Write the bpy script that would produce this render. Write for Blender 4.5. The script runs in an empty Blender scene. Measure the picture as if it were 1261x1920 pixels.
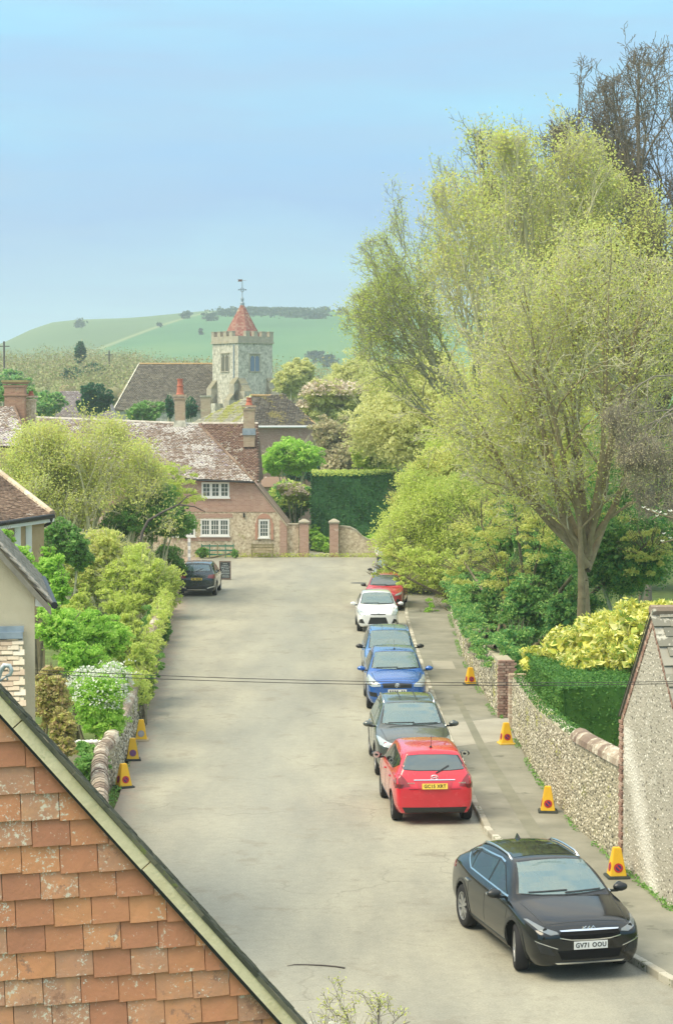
import bpy, bmesh, math, random
import numpy as np
from mathutils import Vector, Matrix
from mathutils.bvhtree import BVHTree
from mathutils.geometry import delaunay_2d_cdt

R = math.radians
sc = bpy.context.scene
col = sc.collection

# ------------------------------------------------------------------ camera
F_PX, CX, CY, HZ, CAM_Z = 3800.0, 630.5, 960.0, 790.0, 8.2
PITCH = math.atan((CY - HZ) / F_PX)
cam_d = bpy.data.cameras.new('camera')
cam = bpy.data.objects.new('camera', cam_d); col.objects.link(cam)
cam.location = (0, 0, CAM_Z); cam.rotation_euler = (R(90) - PITCH, 0, 0)
cam_d.sensor_fit = 'VERTICAL'; cam_d.sensor_height = 24.0; cam_d.lens = 24.0 * F_PX / 1920.0
cam_d.clip_start = 0.1; cam_d.clip_end = 12000
sc.camera = cam

# ------------------------------------------------------------------ light
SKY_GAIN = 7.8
SUN_EL, SUN_AZ = 56.0, -112.0          # azimuth from +Y (the view) towards +X; negative = to the left
sun_d = bpy.data.lights.new('sun', 'SUN'); sun_d.energy = 3.0; sun_d.angle = R(38); sun_d.color = (1.0, 0.87, 0.64)
sun = bpy.data.objects.new('sun', sun_d); col.objects.link(sun)
_sd = Vector((math.sin(R(SUN_AZ)) * math.cos(R(SUN_EL)), math.cos(R(SUN_AZ)) * math.cos(R(SUN_EL)), math.sin(R(SUN_EL))))
sun.rotation_euler = _sd.to_track_quat('Z', 'Y').to_euler(); sun.location = (-30, 30, 60)

world = bpy.data.worlds.new('World'); sc.world = world; world.use_nodes = True
wn, wl = world.node_tree.nodes, world.node_tree.links
wn.clear()
w_out = wn.new('ShaderNodeOutputWorld'); w_bg = wn.new('ShaderNodeBackground')
w_sky = wn.new('ShaderNodeTexSky'); w_sky.sky_type = 'NISHITA'; w_sky.sun_disc = False
w_sky.sun_elevation = R(SUN_EL); w_sky.sun_rotation = R(SUN_AZ)
w_sky.air_density = 1.0; w_sky.dust_density = 0.6; w_sky.ozone_density = 1.5
w_tc = wn.new('ShaderNodeTexCoord')
# thin high cloud: bands by height above the horizon, wandering with soft noise; paler cloud overhead
w_map = wn.new('ShaderNodeMapping'); w_map.inputs['Scale'].default_value = (1.2, 1.2, 5.0)
w_n = wn.new('ShaderNodeTexNoise'); w_n.inputs['Scale'].default_value = 2.2; w_n.inputs['Detail'].default_value = 5; w_n.inputs['Roughness'].default_value = 0.55
w_sep = wn.new('ShaderNodeSeparateXYZ')
def w_m(op, a, b):
    m = wn.new('ShaderNodeMath'); m.operation = op
    for sck, v in ((m.inputs[0], a), (m.inputs[1], b)):
        if hasattr(v, 'is_output'): wl.new(v, sck)
        else: sck.default_value = v
    return m.outputs[0]
wl.new(w_tc.outputs['Generated'], w_map.inputs['Vector']); wl.new(w_map.outputs[0], w_n.inputs['Vector']); wl.new(w_tc.outputs['Generated'], w_sep.inputs[0])
w_h = w_m('ADD', w_sep.outputs['Z'], w_m('MULTIPLY', w_m('SUBTRACT', w_n.outputs['Fac'], 0.5), 0.27))
w_r = wn.new('ShaderNodeValToRGB')
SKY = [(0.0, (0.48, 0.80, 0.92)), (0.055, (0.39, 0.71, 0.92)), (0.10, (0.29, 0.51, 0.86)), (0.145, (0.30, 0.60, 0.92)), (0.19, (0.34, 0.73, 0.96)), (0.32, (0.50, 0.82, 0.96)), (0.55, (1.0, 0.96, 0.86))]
while len(w_r.color_ramp.elements) < len(SKY): w_r.color_ramp.elements.new(0.5)
for e_, (p_, c_) in zip(w_r.color_ramp.elements, SKY): e_.position = p_; e_.color = (*c_, 1)
wl.new(w_h, w_r.inputs[0])
# faint grey-lavender streaks, and the overcast brightening towards the zenith
w_map2 = wn.new('ShaderNodeMapping'); w_map2.inputs['Scale'].default_value = (1.6, 1.6, 13.0); w_map2.inputs['Rotation'].default_value = (0.0, 0.12, 0.0)
w_n2 = wn.new('ShaderNodeTexNoise'); w_n2.inputs['Scale'].default_value = 1.9; w_n2.inputs['Detail'].default_value = 6; w_n2.inputs['Roughness'].default_value = 0.6
wl.new(w_tc.outputs['Generated'], w_map2.inputs['Vector']); wl.new(w_map2.outputs[0], w_n2.inputs['Vector'])
w_r2 = wn.new('ShaderNodeValToRGB'); w_r2.color_ramp.elements[0].position = 0.40; w_r2.color_ramp.elements[1].position = 0.62
wl.new(w_n2.outputs['Fac'], w_r2.inputs[0])
w_st = wn.new('ShaderNodeMixRGB'); w_st.inputs[2].default_value = (0.36, 0.56, 0.82, 1)
wl.new(w_m('MULTIPLY', w_r2.outputs[0], 0.8), w_st.inputs[0]); wl.new(w_r.outputs[0], w_st.inputs[1])
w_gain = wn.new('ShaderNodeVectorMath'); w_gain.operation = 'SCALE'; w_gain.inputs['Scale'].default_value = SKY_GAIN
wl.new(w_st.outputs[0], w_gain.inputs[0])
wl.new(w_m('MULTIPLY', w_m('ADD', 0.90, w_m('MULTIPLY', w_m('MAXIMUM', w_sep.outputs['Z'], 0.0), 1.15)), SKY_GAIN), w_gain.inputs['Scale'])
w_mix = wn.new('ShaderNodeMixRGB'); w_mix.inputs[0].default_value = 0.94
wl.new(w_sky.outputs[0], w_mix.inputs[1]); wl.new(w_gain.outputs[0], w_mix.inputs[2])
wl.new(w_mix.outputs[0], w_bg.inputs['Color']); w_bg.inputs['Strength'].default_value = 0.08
wl.new(w_bg.outputs[0], w_out.inputs['Surface'])

sc.view_settings.view_transform = 'Standard'; sc.view_settings.look = 'None'
sc.view_settings.exposure = 0.68; sc.view_settings.gamma = 1.0; sc.view_settings.use_curve_mapping = False
sc.render.engine = 'CYCLES'
sc.cycles.max_bounces = 8; sc.cycles.diffuse_bounces = 3; sc.cycles.transparent_max_bounces = 8
sc.cycles.volume_bounces = 1

# ------------------------------------------------------------------ pixel -> place
def ray(px, py):
    u = (px - CX) / F_PX; v = -(py - CY) / F_PX
    c, s = math.cos(PITCH), math.sin(PITCH)
    return Vector((u, c + v * s, -s + v * c))
def P(px, py, y):
    d = ray(px, py); t = y / d.y
    return Vector((d.x * t, y, CAM_Z + d.z * t))
def G(px, py, z=0.0):
    d = ray(px, py); t = (z - CAM_Z) / d.z
    return Vector((d.x * t, d.y * t, z))

# ------------------------------------------------------------------ materials
MATS = {}
def new_mat(name):
    m = bpy.data.materials.new(name); m.use_nodes = True
    nt = m.node_tree; b = nt.nodes['Principled BSDF']
    MATS[name] = m
    return m, nt, b
def _ramp(nt, stops):
    r = nt.nodes.new('ShaderNodeValToRGB'); e = r.color_ramp.elements
    while len(e) < len(stops): e.new(0.5)
    for k, (p, c) in enumerate(stops):
        e[k].position = p; e[k].color = (c[0], c[1], c[2], 1)
    return r
def _coords(nt, space='Object', scale=(1, 1, 1)):
    tc = nt.nodes.new('ShaderNodeTexCoord'); mp = nt.nodes.new('ShaderNodeMapping')
    mp.inputs['Scale'].default_value = scale
    nt.links.new(tc.outputs[space], mp.inputs['Vector'])
    return mp.outputs[0]
def _world(nt, scale=(1, 1, 1)):
    g = nt.nodes.new('ShaderNodeNewGeometry'); mp = nt.nodes.new('ShaderNodeMapping')
    mp.inputs['Scale'].default_value = scale
    nt.links.new(g.outputs['Position'], mp.inputs['Vector'])
    return mp.outputs[0]
def _noise(nt, vec, scale, detail=4, rough=0.6):
    n = nt.nodes.new('ShaderNodeTexNoise'); n.inputs['Scale'].default_value = scale
    n.inputs['Detail'].default_value = detail; n.inputs['Roughness'].default_value = rough
    nt.links.new(vec, n.inputs['Vector']); return n.outputs['Fac']
def _bump(nt, b, h, strength, dist=0.02):
    bp = nt.nodes.new('ShaderNodeBump'); bp.inputs['Strength'].default_value = strength; bp.inputs['Distance'].default_value = dist
    nt.links.new(h, bp.inputs['Height']); nt.links.new(bp.outputs[0], b.inputs['Normal'])
def _mix(nt, fac, a, b_, mode='MIX'):
    m = nt.nodes.new('ShaderNodeMixRGB'); m.blend_type = mode
    for sock, v in ((m.inputs[0], fac), (m.inputs[1], a), (m.inputs[2], b_)):
        if hasattr(v, 'is_output'): nt.links.new(v, sock)
        elif isinstance(v, (int, float)): sock.default_value = v
        else: sock.default_value = (v[0], v[1], v[2], 1)
    return m.outputs[0]
def _math(nt, op, a, b_=0.0, clamp=False):
    m = nt.nodes.new('ShaderNodeMath'); m.operation = op; m.use_clamp = clamp
    for sock, v in ((m.inputs[0], a), (m.inputs[1], b_)):
        if hasattr(v, 'is_output'): nt.links.new(v, sock)
        else: sock.default_value = v
    return m.outputs[0]

def surf(name, stops, scale=3.0, rough=0.9, bump=0.3, bscale=40.0, bdist=0.01, spots=None, detail=6, space='w', stretch=(1, 1, 1), spec=0.3):
    """noise-mottled solid surface; spots = (colour, scale, threshold)"""
    m, nt, b = new_mat(name)
    v = _world(nt, stretch) if space == 'w' else _coords(nt, 'Object', stretch)
    r = _ramp(nt, stops); nt.links.new(_noise(nt, v, scale, detail), r.inputs[0]); c = r.outputs[0]
    if spots:
        for (scol, ss, th) in spots:
            f = _noise(nt, v, ss, 5, 0.7)
            rr = _ramp(nt, [(th, (0, 0, 0)), (min(th + 0.07, 1), (1, 1, 1))]); nt.links.new(f, rr.inputs[0])
            c = _mix(nt, rr.outputs[0], c, scol)
    nt.links.new(c, b.inputs['Base Color']); b.inputs['Roughness'].default_value = rough
    b.inputs['Specular IOR Level'].default_value = spec
    if bump: _bump(nt, b, _noise(nt, v, bscale, 5), bump, bdist)
    return m

def plain(name, c, rough=0.5, metal=0.0, spec=0.5, coat=0.0, emis=None):
    m, nt, b = new_mat(name)
    b.inputs['Base Color'].default_value = (c[0], c[1], c[2], 1)
    b.inputs['Roughness'].default_value = rough; b.inputs['Metallic'].default_value = metal
    b.inputs['Specular IOR Level'].default_value = spec; b.inputs['Coat Weight'].default_value = coat
    b.inputs['Coat Roughness'].default_value = 0.04
    return m

def pieces(name, stops, rough=0.9, bump=0.4, spots=None, nscale=25.0, var=0.75):
    """for bricks / tiles / flints: one colour per mesh island or per object, mottled inside"""
    m, nt, b = new_mat(name)
    g = nt.nodes.new('ShaderNodeNewGeometry'); oi = nt.nodes.new('ShaderNodeObjectInfo')
    s = _math(nt, 'ADD', g.outputs['Random Per Island'], oi.outputs['Random'])
    s = _math(nt, 'FRACT', s)
    v = _world(nt)
    n = _noise(nt, v, nscale, 5)
    t = _math(nt, 'ADD', _math(nt, 'MULTIPLY', s, var), _math(nt, 'MULTIPLY', n, 1 - var))
    r = _ramp(nt, stops); nt.links.new(t, r.inputs[0]); c = r.outputs[0]
    if spots:
        for (scol, ss, th) in spots:
            f = _noise(nt, v, ss, 6, 0.75)
            f2 = _noise(nt, v, ss * 0.12, 2)
            f = _math(nt, 'ADD', f, _math(nt, 'MULTIPLY', _math(nt, 'SUBTRACT', f2, 0.5), 0.5))
            f = _math(nt, 'ADD', f, _math(nt, 'MULTIPLY', _math(nt, 'SUBTRACT', s, 0.5), 0.06))
            rr = _ramp(nt, [(th, (0, 0, 0)), (min(th + 0.05, 1), (1, 1, 1))]); nt.links.new(f, rr.inputs[0])
            c = _mix(nt, rr.outputs[0], c, scol)
    nt.links.new(c, b.inputs['Base Color']); b.inputs['Roughness'].default_value = rough
    b.inputs['Specular IOR Level'].default_value = 0.25
    if bump: _bump(nt, b, _noise(nt, v, nscale * 3, 5), bump, 0.008)
    return m

def leafm(name, cols, trans=0.35, rough=0.6, nscale=0.6):
    m, nt, b = new_mat(name)
    g = nt.nodes.new('ShaderNodeNewGeometry')
    n = _noise(nt, _world(nt), nscale, 3)
    t = _math(nt, 'ADD', _math(nt, 'MULTIPLY', g.outputs['Random Per Island'], 0.55), _math(nt, 'MULTIPLY', n, 0.5))
    k = len(cols)
    r = _ramp(nt, [(0.12 + 0.76 * i / max(k - 1, 1), c) for i, c in enumerate(cols)]); nt.links.new(t, r.inputs[0])
    nt.links.new(r.outputs[0], b.inputs['Base Color']); b.inputs['Roughness'].default_value = rough
    b.inputs['Specular IOR Level'].default_value = 0.3
    tr = nt.nodes.new('ShaderNodeBsdfTranslucent'); nt.links.new(r.outputs[0], tr.inputs['Color'])
    mx = nt.nodes.new('ShaderNodeMixShader'); mx.inputs[0].default_value = trans
    out = nt.nodes['Material Output']
    nt.links.new(b.outputs[0], mx.inputs[1]); nt.links.new(tr.outputs[0], mx.inputs[2]); nt.links.new(mx.outputs[0], out.inputs['Surface'])
    return m

def brickm(name, c1, c2, mortar, scale=1.0, axis='xz', spots=None):
    """flat brickwork for walls too far away to tell bricks apart"""
    m, nt, b = new_mat(name)
    g = nt.nodes.new('ShaderNodeNewGeometry'); sp = nt.nodes.new('ShaderNodeSeparateXYZ'); cb = nt.nodes.new('ShaderNodeCombineXYZ')
    nt.links.new(g.outputs['Position'], sp.inputs[0])
    a = _math(nt, 'ADD', sp.outputs['X'], _math(nt, 'MULTIPLY', sp.outputs['Y'], 0.83))
    nt.links.new(a, cb.inputs[0]); nt.links.new(sp.outputs['Z'], cb.inputs[1])
    br = nt.nodes.new('ShaderNodeTexBrick'); br.inputs['Scale'].default_value = scale
    br.inputs['Brick Width'].default_value = 0.225; br.inputs['Row Height'].default_value = 0.075; br.inputs['Mortar Size'].default_value = 0.006
    br.inputs['Color1'].default_value = (*c1, 1); br.inputs['Color2'].default_value = (*c2, 1); br.inputs['Mortar'].default_value = (*mortar, 1)
    nt.links.new(cb.outputs[0], br.inputs['Vector'])
    c = br.outputs['Color']
    v = _world(nt)
    c = _mix(nt, _noise(nt, v, 1.3, 5), c, _mix(nt, 0.45, c, mortar))
    if spots:
        for (scol, ss, th) in spots:
            rr = _ramp(nt, [(th, (0, 0, 0)), (th + 0.1, (1, 1, 1))]); nt.links.new(_noise(nt, v, ss, 6, 0.7), rr.inputs[0])
            c = _mix(nt, rr.outputs[0], c, scol)
    nt.links.new(c, b.inputs['Base Color']); b.inputs['Roughness'].default_value = 0.92; b.inputs['Specular IOR Level'].default_value = 0.2
    return m

# ------------------------------------------------------------------ object helpers
def tag(o, label=None, cat=None, group=None, kind=None):
    if label: o['label'] = label
    if cat: o['category'] = cat
    if group: o['group'] = group
    if kind: o['kind'] = kind
    return o
def empty(name, loc=(0, 0, 0), rz=0.0, label=None, cat=None, group=None):
    o = bpy.data.objects.new(name, None); col.objects.link(o)
    o.location = loc; o.rotation_euler = (0, 0, rz); o.empty_display_size = 0.2
    return tag(o, label, cat, group)
def link(name, me, mat=None, parent=None, loc=(0, 0, 0), smooth=False):
    o = bpy.data.objects.new(name, me); col.objects.link(o)
    if mat is not None and len(me.materials) == 0: me.materials.append(mat)
    o.location = loc
    if parent is not None: o.parent = parent
    if smooth and len(me.polygons): me.polygons.foreach_set('use_smooth', [True] * len(me.polygons))
    return o
def np_mesh(name, V, F):
    """V (n,3) floats, F (m,k) ints, all faces with k corners"""
    V = np.asarray(V, dtype=np.float32).reshape(-1, 3); F = np.asarray(F, dtype=np.int32)
    me = bpy.data.meshes.new(name); k = F.shape[1]
    me.vertices.add(len(V)); me.vertices.foreach_set('co', V.ravel())
    me.loops.add(F.size); me.loops.foreach_set('vertex_index', F.ravel())
    me.polygons.add(len(F)); me.polygons.foreach_set('loop_start', np.arange(0, F.size, k, dtype=np.int32))
    me.polygons.foreach_set('loop_total', np.full(len(F), k, dtype=np.int32))
    me.update(calc_edges=True); return me

class MB:
    def __init__(s): s.v = []; s.f = []
    def add(s, vs, fs):
        n = len(s.v); s.v += [tuple(v) for v in vs]; s.f += [tuple(i + n for i in f) for f in fs]; return s
    def box(s, c, d, rz=0.0, rx=0.0, ry=0.0):
        M = Matrix.Rotation(rz, 3, 'Z') @ Matrix.Rotation(ry, 3, 'Y') @ Matrix.Rotation(rx, 3, 'X')
        vs = [Vector(c) + M @ Vector((x * d[0] / 2, y * d[1] / 2, z * d[2] / 2)) for x in (-1, 1) for y in (-1, 1) for z in (-1, 1)]
        return s.add(vs, [(0, 1, 3, 2), (4, 6, 7, 5), (0, 4, 5, 1), (2, 3, 7, 6), (0, 2, 6, 4), (1, 5, 7, 3)])
    def box2(s, a, b):
        return s.box([(a[i] + b[i]) / 2 for i in range(3)], [abs(a[i] - b[i]) for i in range(3)])
    def hexa(s, b4, t4):
        return s.add(list(b4) + list(t4), [(3, 2, 1, 0), (4, 5, 6, 7), (0, 1, 5, 4), (1, 2, 6, 5), (2, 3, 7, 6), (3, 0, 4, 7)])
    def prism(s, pts, off):
        """polygon pts (3D) extruded by vector off"""
        n = len(pts); o = Vector(off); vs = [Vector(p) for p in pts] + [Vector(p) + o for p in pts]
        return s.add(vs, [tuple(range(n - 1, -1, -1)), tuple(range(n, 2 * n))] + [(i, (i + 1) % n, n + (i + 1) % n, n + i) for i in range(n)])
    def tube(s, pts, rad, n=8, cap=True):
        pts = [Vector(p) for p in pts]; m = len(pts)
        if not hasattr(rad, '__len__'): rad = [rad] * m
        vs = []; ref = None
        for i, p in enumerate(pts):
            t = (pts[min(i + 1, m - 1)] - pts[max(i - 1, 0)]).normalized()
            if ref is None:
                ref = t.cross(Vector((0, 0, 1)));
                if ref.length < 0.1: ref = t.cross(Vector((1, 0, 0)))
            ref = (ref - t * ref.dot(t)).normalized(); b = t.cross(ref)
            for k in range(n):
                a = 2 * math.pi * k / n; vs.append(p + (ref * math.cos(a) + b * math.sin(a)) * rad[i])
        fs = [(i * n + k, i * n + (k + 1) % n, (i + 1) * n + (k + 1) % n, (i + 1) * n + k) for i in range(m - 1) for k in range(n)]
        if cap: fs += [tuple(range(n - 1, -1, -1)), tuple(range((m - 1) * n, m * n))]
        return s.add(vs, fs)
    def lathe(s, prof, c=(0, 0, 0), axis='z', n=16):
        vs = []
        for (r, h) in prof:
            for k in range(n):
                a = 2 * math.pi * k / n; x, y = r * math.cos(a), r * math.sin(a)
                vs.append((c[0] + x, c[1] + y, c[2] + h) if axis == 'z' else ((c[0] + h, c[1] + x, c[2] + y) if axis == 'x' else (c[0] + x, c[1] + h, c[2] + y)))
        m = len(prof)
        return s.add(vs, [(i * n + k, i * n + (k + 1) % n, (i + 1) * n + (k + 1) % n, (i + 1) * n + k) for i in range(m - 1) for k in range(n)])
    def blob(s, c, r, seed=0, jit=0.12, seg=8, rings=5):
        rn = random.Random(seed); vs = [Vector(c) + Vector((0, 0, r[2]))]
        for i in range(1, rings):
            th = math.pi * i / rings
            for k in range(seg):
                a = 2 * math.pi * k / seg; q = 1 + rn.uniform(-jit, jit)
                vs.append(Vector(c) + Vector((r[0] * math.sin(th) * math.cos(a) * q, r[1] * math.sin(th) * math.sin(a) * q, r[2] * math.cos(th) * q)))
        vs.append(Vector(c) - Vector((0, 0, r[2]))); L = len(vs) - 1
        fs = [(0, 1 + k, 1 + (k + 1) % seg) for k in range(seg)]
        for i in range(rings - 2):
            for k in range(seg):
                a = 1 + i * seg + k; b = 1 + i * seg + (k + 1) % seg; fs.append((a, a + seg, b + seg, b))
        fs += [(L, 1 + (rings - 2) * seg + (k + 1) % seg, 1 + (rings - 2) * seg + k) for k in range(seg)]
        return s.add(vs, fs)
    def build(s, name, mat, parent=None, smooth=False, loc=(0, 0, 0)):
        me = bpy.data.meshes.new(name); me.from_pydata(s.v, [], s.f); me.update()
        bm = bmesh.new(); bm.from_mesh(me); bmesh.ops.recalc_face_normals(bm, faces=bm.faces); bm.to_mesh(me); bm.free()
        o = link(name, me, mat, parent, loc, smooth)
        return o
def struct(o): o['kind'] = 'structure'; return o
def stuff(o): o['kind'] = 'stuff'; return o

def sheet(name, pts, mat, z=None, parent=None, thick=0.0):
    vs = [Vector(p) if len(p) == 3 else Vector((p[0], p[1], z)) for p in pts]
    m = MB()
    if thick: m.prism([v - Vector((0, 0, thick)) for v in vs], (0, 0, thick))
    else: m.add(vs, [tuple(range(len(vs)))])
    me = bpy.data.meshes.new(name); me.from_pydata(m.v, [], m.f); me.update()
    bm = bmesh.new(); bm.from_mesh(me); bmesh.ops.recalc_face_normals(bm, faces=bm.faces)
    if not thick:
        for f in bm.faces:
            if f.normal.z < 0: f.normal_flip()
    bmesh.ops.triangulate(bm, faces=bm.faces); bm.to_mesh(me); bm.free()
    return link(name, me, mat, parent)

def inpoly(x, y, poly):
    c = False; n = len(poly); j = n - 1
    for i in range(n):
        xi, yi = poly[i]; xj, yj = poly[j]
        if (yi > y) != (yj > y) and x < (xj - xi) * (y - yi) / (yj - yi) + xi: c = not c
        j = i
    return c

def text_mesh(s, size, extrude=0.0, spacing=1.0, xs=1.0):
    cu = bpy.data.curves.new('lettering', 'FONT'); cu.body = s; cu.size = size; cu.extrude = extrude
    cu.align_x = 'CENTER'; cu.align_y = 'CENTER'; cu.space_character = spacing; cu.offset = size * 0.018
    cu.resolution_u = 2
    o = bpy.data.objects.new('lettering', cu); col.objects.link(o)
    dg = bpy.context.evaluated_depsgraph_get(); dg.update()
    me = bpy.data.meshes.new_from_object(o.evaluated_get(dg))
    bpy.data.objects.remove(o); bpy.data.curves.remove(cu)
    for v in me.vertices: v.co.x *= xs
    return me

# ------------------------------------------------------------------ foliage & trees
def leaves_np(rng, C, size, up=0.35, asp=0.55, jit=0.35, dirs=None):
    """rhombic leaves at points C"""
    n = len(C); C = np.asarray(C, dtype=np.float64)
    d = rng.normal(size=(n, 3)) if dirs is None else dirs + rng.normal(size=(n, 3)) * 0.45
    d /= np.linalg.norm(d, axis=1)[:, None] + 1e-9
    nn = rng.normal(size=(n, 3)); nn[:, 2] += up * 3
    s = np.cross(nn, d); s /= np.linalg.norm(s, axis=1)[:, None] + 1e-9
    L = size * (1 + rng.uniform(-jit, jit, n))[:, None]
    V = np.empty((n, 4, 3)); V[:, 0] = C - d * L * .5; V[:, 1] = C + s * L * asp * .5; V[:, 2] = C + d * L * .5; V[:, 3] = C - s * L * asp * .5
    return V.reshape(-1, 3), np.arange(n * 4).reshape(-1, 4)

def segs_np(S, n=3):
    """S rows: p0(3) p1(3) r0 r1 -> n-sided open tubes"""
    S = np.asarray(S, dtype=np.float64); m = len(S)
    p0, p1, r0, r1 = S[:, 0:3], S[:, 3:6], S[:, 6], S[:, 7]
    t = p1 - p0; t /= np.linalg.norm(t, axis=1)[:, None] + 1e-9
    ref = np.where(np.abs(t[:, 2:3]) > .9, np.array([[1., 0, 0]]), np.array([[0, 0, 1.]]))
    a = np.cross(t, ref); a /= np.linalg.norm(a, axis=1)[:, None] + 1e-9; b = np.cross(t, a)
    V = np.empty((m, 2 * n, 3))
    for k in range(n):
        th = 2 * math.pi * k / n; o = a * math.cos(th) + b * math.sin(th)
        V[:, k] = p0 + o * r0[:, None]; V[:, n + k] = p1 + o * r1[:, None]
    base = (np.arange(m) * 2 * n)[:, None]
    F = np.concatenate([base + np.array([[k, (k + 1) % n, n + (k + 1) % n, n + k]]) for k in range(n)], axis=0)
    return V.reshape(-1, 3), F

def merge_np(parts):
    Vs, Fs, o = [], [], 0
    for V, F in parts:
        Vs.append(V); Fs.append(F + o); o += len(V)
    return np.concatenate(Vs), np.concatenate(Fs)

def grow(rng, base, stems, env, levels, kids, ratio, angle, trop=0.15, wob=0.12, minr=0.006, nseg=4, droop=0.0):
    """stems: list of (pos, dir, length, radius). env(p)->True inside the crown. returns segment arrays per level and twig points"""
    segs = [[] for _ in range(levels + 1)]; tips = []
    cur = [(Vector(p), Vector(d).normalized(), L, r) for p, d, L, r in stems]
    for lv in range(levels + 1):
        nxt = []
        ns = nseg if lv < 2 else (3 if lv < levels else 2)
        for p, d, L, r in cur:
            pts = [(p, d)]
            q, dd = p, d; r0 = r
            for k in range(ns):
                w = wob * (1.0 + 0.5 * lv)
                dd = (dd + Vector((rng.normal() * w, rng.normal() * w, rng.normal() * w + trop - droop * lv / levels))).normalized()
                q2 = q + dd * (L / ns)
                if not env(q2) and (lv > 0 or env(q)) and (lv < 3 or rng.random() < .65):
                    break
                r1 = max(r * (1 - 0.72 * (k + 1) / ns), minr)
                segs[lv].append((q.x, q.y, q.z, q2.x, q2.y, q2.z, r0, r1)); r0 = r1
                q = q2; pts.append((q, dd))
            if len(pts) < 2: continue
            if lv == levels:
                for (pp, d2) in pts[1:]: tips.append((pp.x, pp.y, pp.z, d2.x, d2.y, d2.z))
                continue
            nk = kids[lv]
            for j in range(nk):
                f = 0.25 + 0.75 * (j + rng.uniform(0, 1)) / nk if lv else 0.35 + 0.65 * (j + rng.uniform(0, 1)) / nk
                f = min(f, 0.999); x = f * (len(pts) - 1); i = int(x); t = x - i
                pp = pts[i][0].lerp(pts[i + 1][0], t); d0 = pts[i + 1][1]
                ax = d0.cross(Vector((rng.normal(), rng.normal(), rng.normal())))
                if ax.length < 1e-4: continue
                an = R(angle[lv]) * rng.uniform(0.55, 1.25)
                nd = Matrix.Rotation(an, 3, ax.normalized()) @ d0
                nl = L * ratio[lv] * rng.uniform(0.7, 1.2) * (1.15 - 0.45 * f)
                nr = max(r * (1 - 0.72 * f) * 0.62, minr)
                nxt.append((pp, nd, nl, nr))
            nxt.append((pts[-1][0], pts[-1][1], L * ratio[lv] * 0.8, max(r * 0.28, minr)))
        cur = nxt
    return segs, np.array(tips) if tips else np.zeros((0, 6))

def tree(name, base, stems, env, seed, label, bark, leaf, levels=4, kids=(6, 6, 5, 4), ratio=(0.55, 0.55, 0.5, 0.5), angle=(38, 42, 45, 48),
         leaf_n=3, leaf_size=0.12, cat='tree', group=None, ivy=None, trop=0.12, wob=0.12, minr=0.007, droop=0.0, spread=0.22, extra=None):
    rng = np.random.default_rng(seed)
    root = empty(name, base, 0, label, cat, group); b = np.array(base)
    segs, tips = grow(rng, base, stems, env, levels, kids, ratio, angle, trop, wob, minr, droop=droop)
    tr = [segs_np(segs[0], 9)]
    if segs[1]: tr.append(segs_np(segs[1], 6))
    V, F = merge_np(tr); link('trunk', np_mesh('trunk', V - b, F), MATS['bark_trunk'] if name == 'spreading_tree' else bark, root, smooth=True)
    fine = [segs_np(s, 4 if i == 0 else 3) for i, s in enumerate(segs[2:]) if s]
    if fine:
        V, F = merge_np(fine); stuff(link('branches', np_mesh('branches', V - b, F), bark, root))
    if leaf is not None and len(tips) and leaf_n:
        T = np.repeat(tips, leaf_n, axis=0)
        C = T[:, :3] + rng.normal(size=(len(T), 3)) * spread
        if extra is not None: C = np.concatenate([C, extra])
        V, F = leaves_np(rng, C, leaf_size)
        stuff(link('crown', np_mesh('crown', V - b, F), leaf, root))
    if ivy is not None:
        pts, m, sz = ivy; V, F = leaves_np(rng, pts, sz); stuff(link('ivy', np_mesh('ivy', V - b, F), m, root))
    return root, len(tips)

def lobes_points(rng, lobes, n, shell=(0.72, 1.03), top=None):
    """points near the surface of ellipsoids (c, r); weight by area"""
    w = np.array([r[0] * r[2] + r[1] * r[2] for c, r in lobes]); cnt = rng.multinomial(n, w / w.sum()); out = []
    for (c, r), k in zip(lobes, cnt):
        if k < 1: continue
        c, r = np.array(c), np.array(r); nc = int(np.clip(k / 70, 6, 110)); rm = r.mean()
        d = rng.normal(size=(nc, 3)); d /= np.linalg.norm(d, axis=1)[:, None]
        cc = c + d * r * rng.uniform(max(shell[0] - .12, .3), shell[1] - .02, (nc, 1)); cr = rm * rng.uniform(.14, .34, nc)
        j = rng.integers(0, nc, k); e = rng.normal(size=(k, 3)); e[:, 2] = np.where(e[:, 2] < -.3, -e[:, 2], e[:, 2]); e /= np.linalg.norm(e, axis=1)[:, None]
        ok = cc[j] + e * (cr[j] * rng.uniform(.35, 1.05, k) ** .7)[:, None] * np.array((1.15, 1.15, .85))
        out.append(ok)
    return np.concatenate(out)

def lobe_core(lobes, seed, k=0.58):
    m = MB()
    for i, (c, r) in enumerate(lobes): m.blob(c, (r[0] * k, r[1] * k, r[2] * k), seed + i, 0.16, 10, 7)
    return m

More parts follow.
